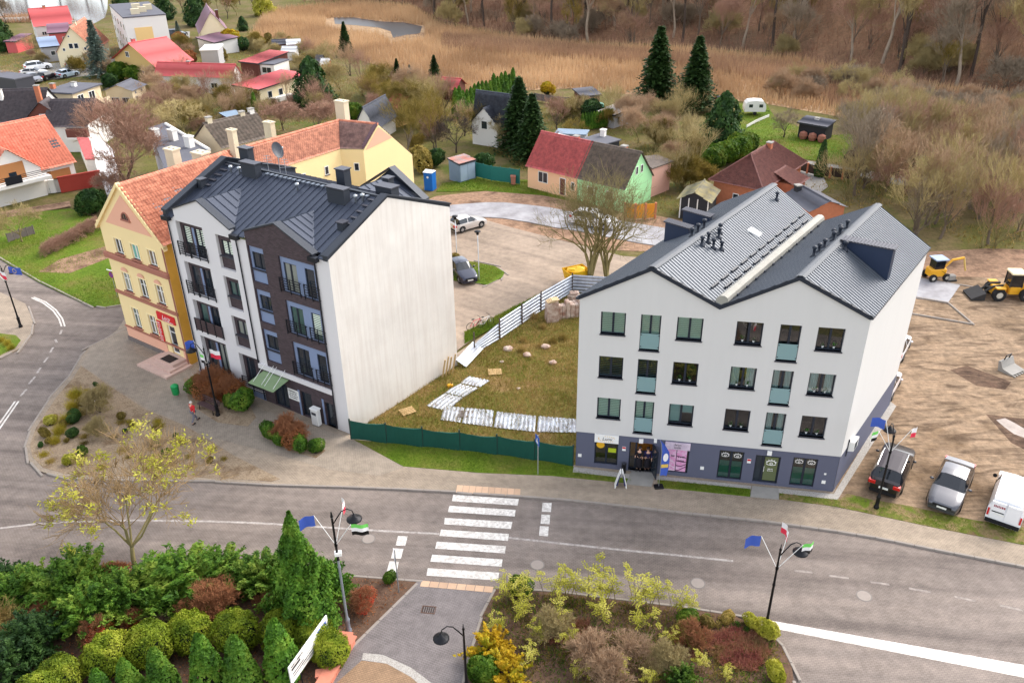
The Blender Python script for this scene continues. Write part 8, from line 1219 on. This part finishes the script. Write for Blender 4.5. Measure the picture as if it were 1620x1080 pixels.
# sign board and brick planter at the bottom
t=thing('information_board','white information board on legs beside the golden ball shrubs','sign board',G(487,1075),world=True); p0,p1=G(457,1062,1.7),G(517,978,1.7); p0.z=p1.z=0; f=Fr(p0,p1-p0); L=(p1-p0).length; b=MB(f); b.box(0,L,-.03,.03,.85,1.95); b.build('board',m_signw,t)
for u in (L*.25,L*.75): b=MB(f); b.tube([(u,.06,-.05),(u,.06,1.8)],.03,6); b.build('leg',m_rail,t)
for z0,z1,u0,u1,m_ in ((1.5,1.75,L*.72,L*.95,m_fblue),(1.15,1.4,L*.75,L*.97,m_sgb),(1.55,1.68,.15,L*.26,m_ink),(1.3,1.36,.2,L*.33,m_sill),(1.15,1.2,.2,L*.4,m_sill),(1.02,1.06,L*.3,L*.62,m_sill),(1.35,1.4,L*.42,L*.6,m_grey)): b=MB(f); b.box(u0,u1,-.036,-.031,z0,z1); b.build('printed_block',m_,t)
wordrow(L*.3,.1,f,L*.2,-.03,1.8,m_ink,t); wordrow(L*.35,.06,f,L*.45,-.03,1.2,m_sill,t)
m_plr=M('planter_brick',(206,128,104),.85,.2,4,.2); t=thing('brick_planter','low salmon brick planter wall around the golden shrubs','planter',G(545,1030),world=True)
for zi,(a,c,d) in enumerate((((555,1006),(500,1100),.4),((530,1004),(556,1007),.3),((500,1066),(527,1062),.3))):
    A0,C0=G(*a,.4),G(*c,.4); A0.z=C0.z=0; f=Fr(A0,C0-A0); 
    if (C0-A0).length<.6: continue
    n=max(1,int((C0-A0).length/.5))
    for i in range(n): b=MB(f); w_=(C0-A0).length/n; b.bbox(i*w_+.006,(i+1)*w_-.006,-.22,.22,-.05,.42-.012*zi,.02); b.build('planter_block',m_plr,t)
    b=MB(f); b.box(-.03,(C0-A0).length+.03,-.32 if zi==0 else -.22,.32 if zi==0 else .22,.42-.012*zi,.5-.012*zi); b.build('coping',m_plr,t)
# brick ruin, pallets and rubble of the vacant lot
m_ruin=M('ruin_plaster',(206,190,176),.95,.5,2.2,.5,c2=(150,112,96)); t=thing('ruined_wall','crumbling pale brick pier and wall stub against the white block','ruin',G(880,508),world=True); f=Fr(G(866,512),G(914,505)-G(866,512))
b=MB(f); b.add([(0,0,-.1),(1.0,0,-.1),(1.05,.8,-.1),(0,.8,-.1),(.02,.02,1.75),(.95,0,1.85),(1.0,.8,1.7),(.05,.78,1.8)],[(0,1,5,4),(1,2,6,5),(2,3,7,6),(3,0,4,7),(4,5,6,7)]); b.build('pier',m_ruin,t)
for i in range(7): b=MB(f); h_=random.uniform(.9,1.6); b.bbox(1.0+i*.38,1.36+i*.38,.3+random.uniform(-.05,.05),.75+i*.12,-.1,h_,.06); b.build('wall_block',m_ruin,t)
for i in range(4): b=MB(f); b.bbox(.05+i*.12,.75+i*.1,.05,.7,1.83+i*.05,1.87+i*.05,.01); b.build('loose_slab',M('slab_tan',(206,180,140),.9,.3,3),t)
t=thing('stone_slab','broken pale stone slab in the far corner of the corrugated fence','stone',G(908,478)); b=MB(); b.ico((0,0,.5),.6,.4,.55,7,5,.18); b.build('stone_body',m_ruin,t); b=MB(); b.bbox(-.4,.4,-.3,.3,.9,1.0,.05); b.build('cap_stone',m_ruin,t)
for px,s,lab in (((834,563),.3,'pale boulder in the grass of the vacant lot'),((863,550),.32,'larger pale boulder near the ruined wall'),((804,553),.35,'grey rubble heap near the corrugated fence'),((875,575),.28,'half-buried stone right of the boulders'),((794,573),.15,'small white stone chip in the vacant lot'),((820,615),.14,'white scrap lying in the middle of the vacant lot')): b=MB(); p=G(*px); b.ico((p.x,p.y,s*.35),s*1.2,s,s*.6,7,5,.15); o=b.build('boulder',m_ruin,smooth=False); tag(o,lab,'stone')
def pallet(px,rz,label,m_=None): 
    t=thing('pallet',label,'pallet',G(*px),rz); m_=m_ or M('pallet_wood',(196,164,116),.85,.3,4)
    for i in range(5): b=MB(); b.box(-.5,.5,-.38+i*.17,-.26+i*.17,.11,.13); b.build('board',m_,t)
    for x in (-.45,0,.4): b=MB(); b.box(x,x+.09,-.38,.42,0,.11); b.build('bearer',m_,t)
pallet((737,657),R(-5),'grey pallet board lying on the fallen zinc sheets',m_stone); pallet((645,652),R(30),'broken pallet near the blank side wall'); pallet((783,590),R(5),'small pale pallet in the middle of the vacant lot')
t=thing('yellow_canister','yellow plastic canister near the blank wall','canister',G(712,612),R(20)); b=MB(); b.bbox(-.22,.22,-.12,.12,0,.26,.06); b.build('body',m_cat,t); b=MB(); b.lathe([(.04,0),(.04,.06)],(.12,0,.26),8); b.build('cap',m_ink,t)
for i,(px,r) in enumerate((((705,595),.1),((710,592),-.12),((716,590),.05),((700,598),-.05))):
    p=G(*px); b=MB(); b.box(-.06,.06,-.03,.03,0,1.5); b.v=[(p.x+x+z*.18,p.y+y+z*.1+r*z,z) for x,y,z in b.v]; o=b.build('plank',M('pallet_wood',(196,164,116))); tag(o,'weathered plank leaning on the blank wall corner','plank','planks leaning on the blank wall')
# ================================================================== BICYCLES
def bike(px,rz,label,mf):
    t=thing('bicycle',label,'bicycle',G(*px),rz)
    for x in (-.52,.52):
        b=MB(); n=24; b.tube([(x+.33*math.cos(k*2*math.pi/n),0,.34+.33*math.sin(k*2*math.pi/n)) for k in range(n+1)],.022,5,cap=False); wh=b.build('wheel',m_tyre,t); b=MB(); [b.tube([(x,0,.34),(x+.32*math.cos(k*math.pi/5),0,.34+.32*math.sin(k*math.pi/5))],.005,3) for k in range(10)]; b.build('spokes',m_chrome,wh)
    b=MB(); [b.tube(q,.02,6) for q in ([(-.52,0,.34),(-.05,0,.3),(.38,0,.82)],[(-.52,0,.34),(-.2,0,.8),(-.05,0,.3)],[(-.2,0,.78),(.38,0,.84)],[(.38,0,.9),(.52,0,.34)])]; b.build('frame',mf,t); b=MB(); b.tube([(.3,-.28,1.02),(.38,-.1,1.0),(.38,.1,1.0),(.3,.28,1.02)],.015,5); b.tube([(.38,0,.88),(.38,0,1.0)],.015,5); b.build('handlebar',m_cast,t); b=MB(); b.ico((-.24,0,.93),.15,.08,.04,8,5); b.build('saddle',m_cast,t); b=MB(); b.tube([(-.2,0,.8),(-.23,0,.92)],.014,5); b.build('seat_post',m_chrome,t)
bike((753,520),R(28),'red-tyred bicycle parked left by the car park grass strip',m_fred); bike((768,516),R(35),'pale bicycle leaning right of the red-tyred one',m_signw)
# ================================================================== PEOPLE
def skinmesh(name,V,E,Rr,sub=2):
    me=bpy.data.meshes.new(name); me.from_pydata(V,E,[]); o=bpy.data.objects.new(name,me); COL.objects.link(o); md=o.modifiers.new('s','SKIN'); md.use_smooth_shade=True
    for i,r in enumerate(Rr): me.skin_vertices[0].data[i].radius=(r,r) if not hasattr(r,'__len__') else r
    me.skin_vertices[0].data[0].use_root=True; ss=o.modifiers.new('u','SUBSURF'); ss.levels=sub; ss.render_levels=sub; dg=bpy.context.evaluated_depsgraph_get(); out=bpy.data.meshes.new_from_object(o.evaluated_get(dg)); bpy.data.objects.remove(o); out.name=name; return out
m_skin=M('skin',(226,178,150),.6,.08,6)
def person(loc,rz,label,jacket,trousers,hair,walk=0.,arms=((.1,.0),(.1,.0)),long=False,H=1.7,z=0,hairlong=False):
    t=thing('person',label,'person',(loc[0],loc[1],z),rz); s=H/1.7; sw=walk
    # joints: x forward, y left
    J=dict(pel=(0,0,.92),sp=(.0,0,1.1),ch=(.01,0,1.32),nk=(.0,0,1.47),hb=(.01,0,1.54),hd=(.03,0,1.62),ht=(.01,0,1.69))
    V=[];E=[];Rr=[];ix={}
    def v(n,p,r): ix[n]=len(V); V.append(tuple(c*s for c in p)); Rr.append(r if not hasattr(r,'__len__') else r); return ix[n]
    def e(a,b_): E.append((ix[a],ix[b_]))
    for n,r in (('pel',(.13,.11)),('sp',(.12,.1)),('ch',(.15,.1)),('nk',.05),('hb',.07),('hd',(.085,.1)),('ht',.06)): v(n,J[n],r)
    for a,b_ in zip(('pel','sp','ch','nk','hb','hd'),('sp','ch','nk','hb','hd','ht')): e(a,b_)
    for sd,(fw,up) in zip((1,-1),arms):
        k='l' if sd>0 else 'r'; sh=(0,sd*.18,1.4); el=(fw*.4-.02,sd*.24,1.14); wr=(fw+.04,sd*.22,.92+up); v(k+'sh',sh,.062); v(k+'el',el,.045); v(k+'wr',wr,.03); d=np.array(wr)-np.array(el); d/=np.linalg.norm(d); pm=np.array(wr)+d*.07; v(k+'pm',tuple(pm),(.036,.02)); e('ch',k+'sh'); e(k+'sh',k+'el'); e(k+'el',k+'wr'); e(k+'wr',k+'pm')
        for i,(off,l) in enumerate(((-.03,.065),(-.01,.078),(.01,.072),(.028,.055))): a=pm+d*.03+np.array([off,0,0]); q=a+d*l+np.array([.012,0,-.004]); v(k+'f%d'%i,tuple(a),.0095); v(k+'g%d'%i,tuple(q),.008); e(k+'pm',k+'f%d'%i); e(k+'f%d'%i,k+'g%d'%i)
        a=np.array(wr)+d*.03+np.array([.04,0,0]); v(k+'th',tuple(a),.011); v(k+'tt',tuple(a+d*.045+np.array([.015,0,0])),.009); e(k+'wr',k+'th'); e(k+'th',k+'tt')
    for sd in (1,-1):
        k='L' if sd>0 else 'R'; w_=sw*sd; v(k+'hp',(0,sd*.09,.88),.085); v(k+'kn',(w_*.22+.02,sd*.1,.5),.06); v(k+'an',(w_*.5-.04*(w_<0),sd*.1,.1+.06*(w_<0)),.04); v(k+'to',(w_*.5+.16,sd*.11,.04),.035); e('pel',k+'hp'); e(k+'hp',k+'kn'); e(k+'kn',k+'an'); e(k+'an',k+'to')
    link('body',skinmesh('body',V,E,Rr),m_skin,t)
    def sub(names,edges,grow,nm,mt,fit=None):
        mp={n:i for i,n in enumerate(names)}; VV=[V[ix[n]] for n in names]; rr=[tuple(c+grow for c in (Rr[ix[n]] if hasattr(Rr[ix[n]],'__len__') else (Rr[ix[n]],)*2)) for n in names]; link(nm,skinmesh(nm,VV,[(mp[a],mp[b_]) for a,b_ in edges],rr),mt,t)
    sub(['pel','sp','ch','lsh','lel','lwr','rsh','rel','rwr'],[('pel','sp'),('sp','ch'),('ch','lsh'),('lsh','lel'),('lel','lwr'),('ch','rsh'),('rsh','rel'),('rel','rwr')],.022,'jacket',jacket); sub(['pel','Lhp','Lkn','Lan','Rhp','Rkn','Ran'],[('pel','Lhp'),('Lhp','Lkn'),('Lkn','Lan'),('pel','Rhp'),('Rhp','Rkn'),('Rkn','Ran')],.016,'trousers',trousers)
    if long: b=MB(); b.lathe([(.17,.95*s),(.19,.7*s),(.22,.32*s),(.21,.3*s)],n=12); b.build('skirt',trousers,t,smooth=True)
    for k in 'LR': b=MB(); p=V[ix[k+'to']]; b.ico((p[0]-.07,p[1],p[2]+.01),.17,.065,.065,8,5); b.build('shoe',m_ink,t,smooth=True)
    b=MB(); hx,hy,hz_=V[ix['hd']]; b.ico((hx-.03,0,hz_+.035),.115,.1,.11,10,6,.04); 
    if hairlong: b.ico((hx-.08,0,hz_-.1),.06,.1,.18,8,6,.05)
    b.build('hair',hair,t,smooth=True)
    b=MB(); [b.ico((hx+.095,sd*.035,hz_+.005),.012,.014,.01,6,4) for sd in (1,-1)]; b.build('eyes',m_ink,t); b=MB(); b.ico((hx+.105,0,hz_-.025),.022,.016,.025,6,4); b.build('nose',m_skin,t); b=MB(); b.box(hx+.092,hx+.1,-.025,.025,hz_-.068,hz_-.06); b.build('mouth',m_lfred if False else m_red,t); b=MB(); [b.ico((hx-.005,sd*.1,hz_),.025,.012,.035,6,4) for sd in (1,-1)]; b.build('ears',m_skin,t)
    return t
m_jred=M('jacket_red',(206,36,44),.8,.15,5); m_jblk=M('clothes_black',(28,24,32),.9,.15,5); m_jblu=M('clothes_navy',(40,36,76),.9,.15,5); m_hgr=M('hair_grey',(206,198,188),.8,.2,20); m_hdk=M('hair_dark',(52,36,30),.7,.2,20); m_trs=M('trousers_grey',(110,108,118),.9,.15,5)
person(G(309,668),R(60),'person in a red jacket with pale hair walking across the forecourt',m_jred,m_trs,m_hgr,walk=.6,arms=((.2,.05),(-.1,.02)),H=1.68)
person(fF(3.95,.12,0),R(-108),'long-haired person in black in the shop doorway, left of two',m_jblk,m_jblk,m_hdk,arms=((.18,.2),(.18,.22)),H=1.75,z=.09,hairlong=True,long=True)
person(fF(4.45,.2,0),R(-88),'person in navy and black in the shop doorway, right of two',m_jblu,m_jblk,m_hdk,arms=((.1,.05),(.18,.2)),H=1.68,z=.09,hairlong=True,long=True)
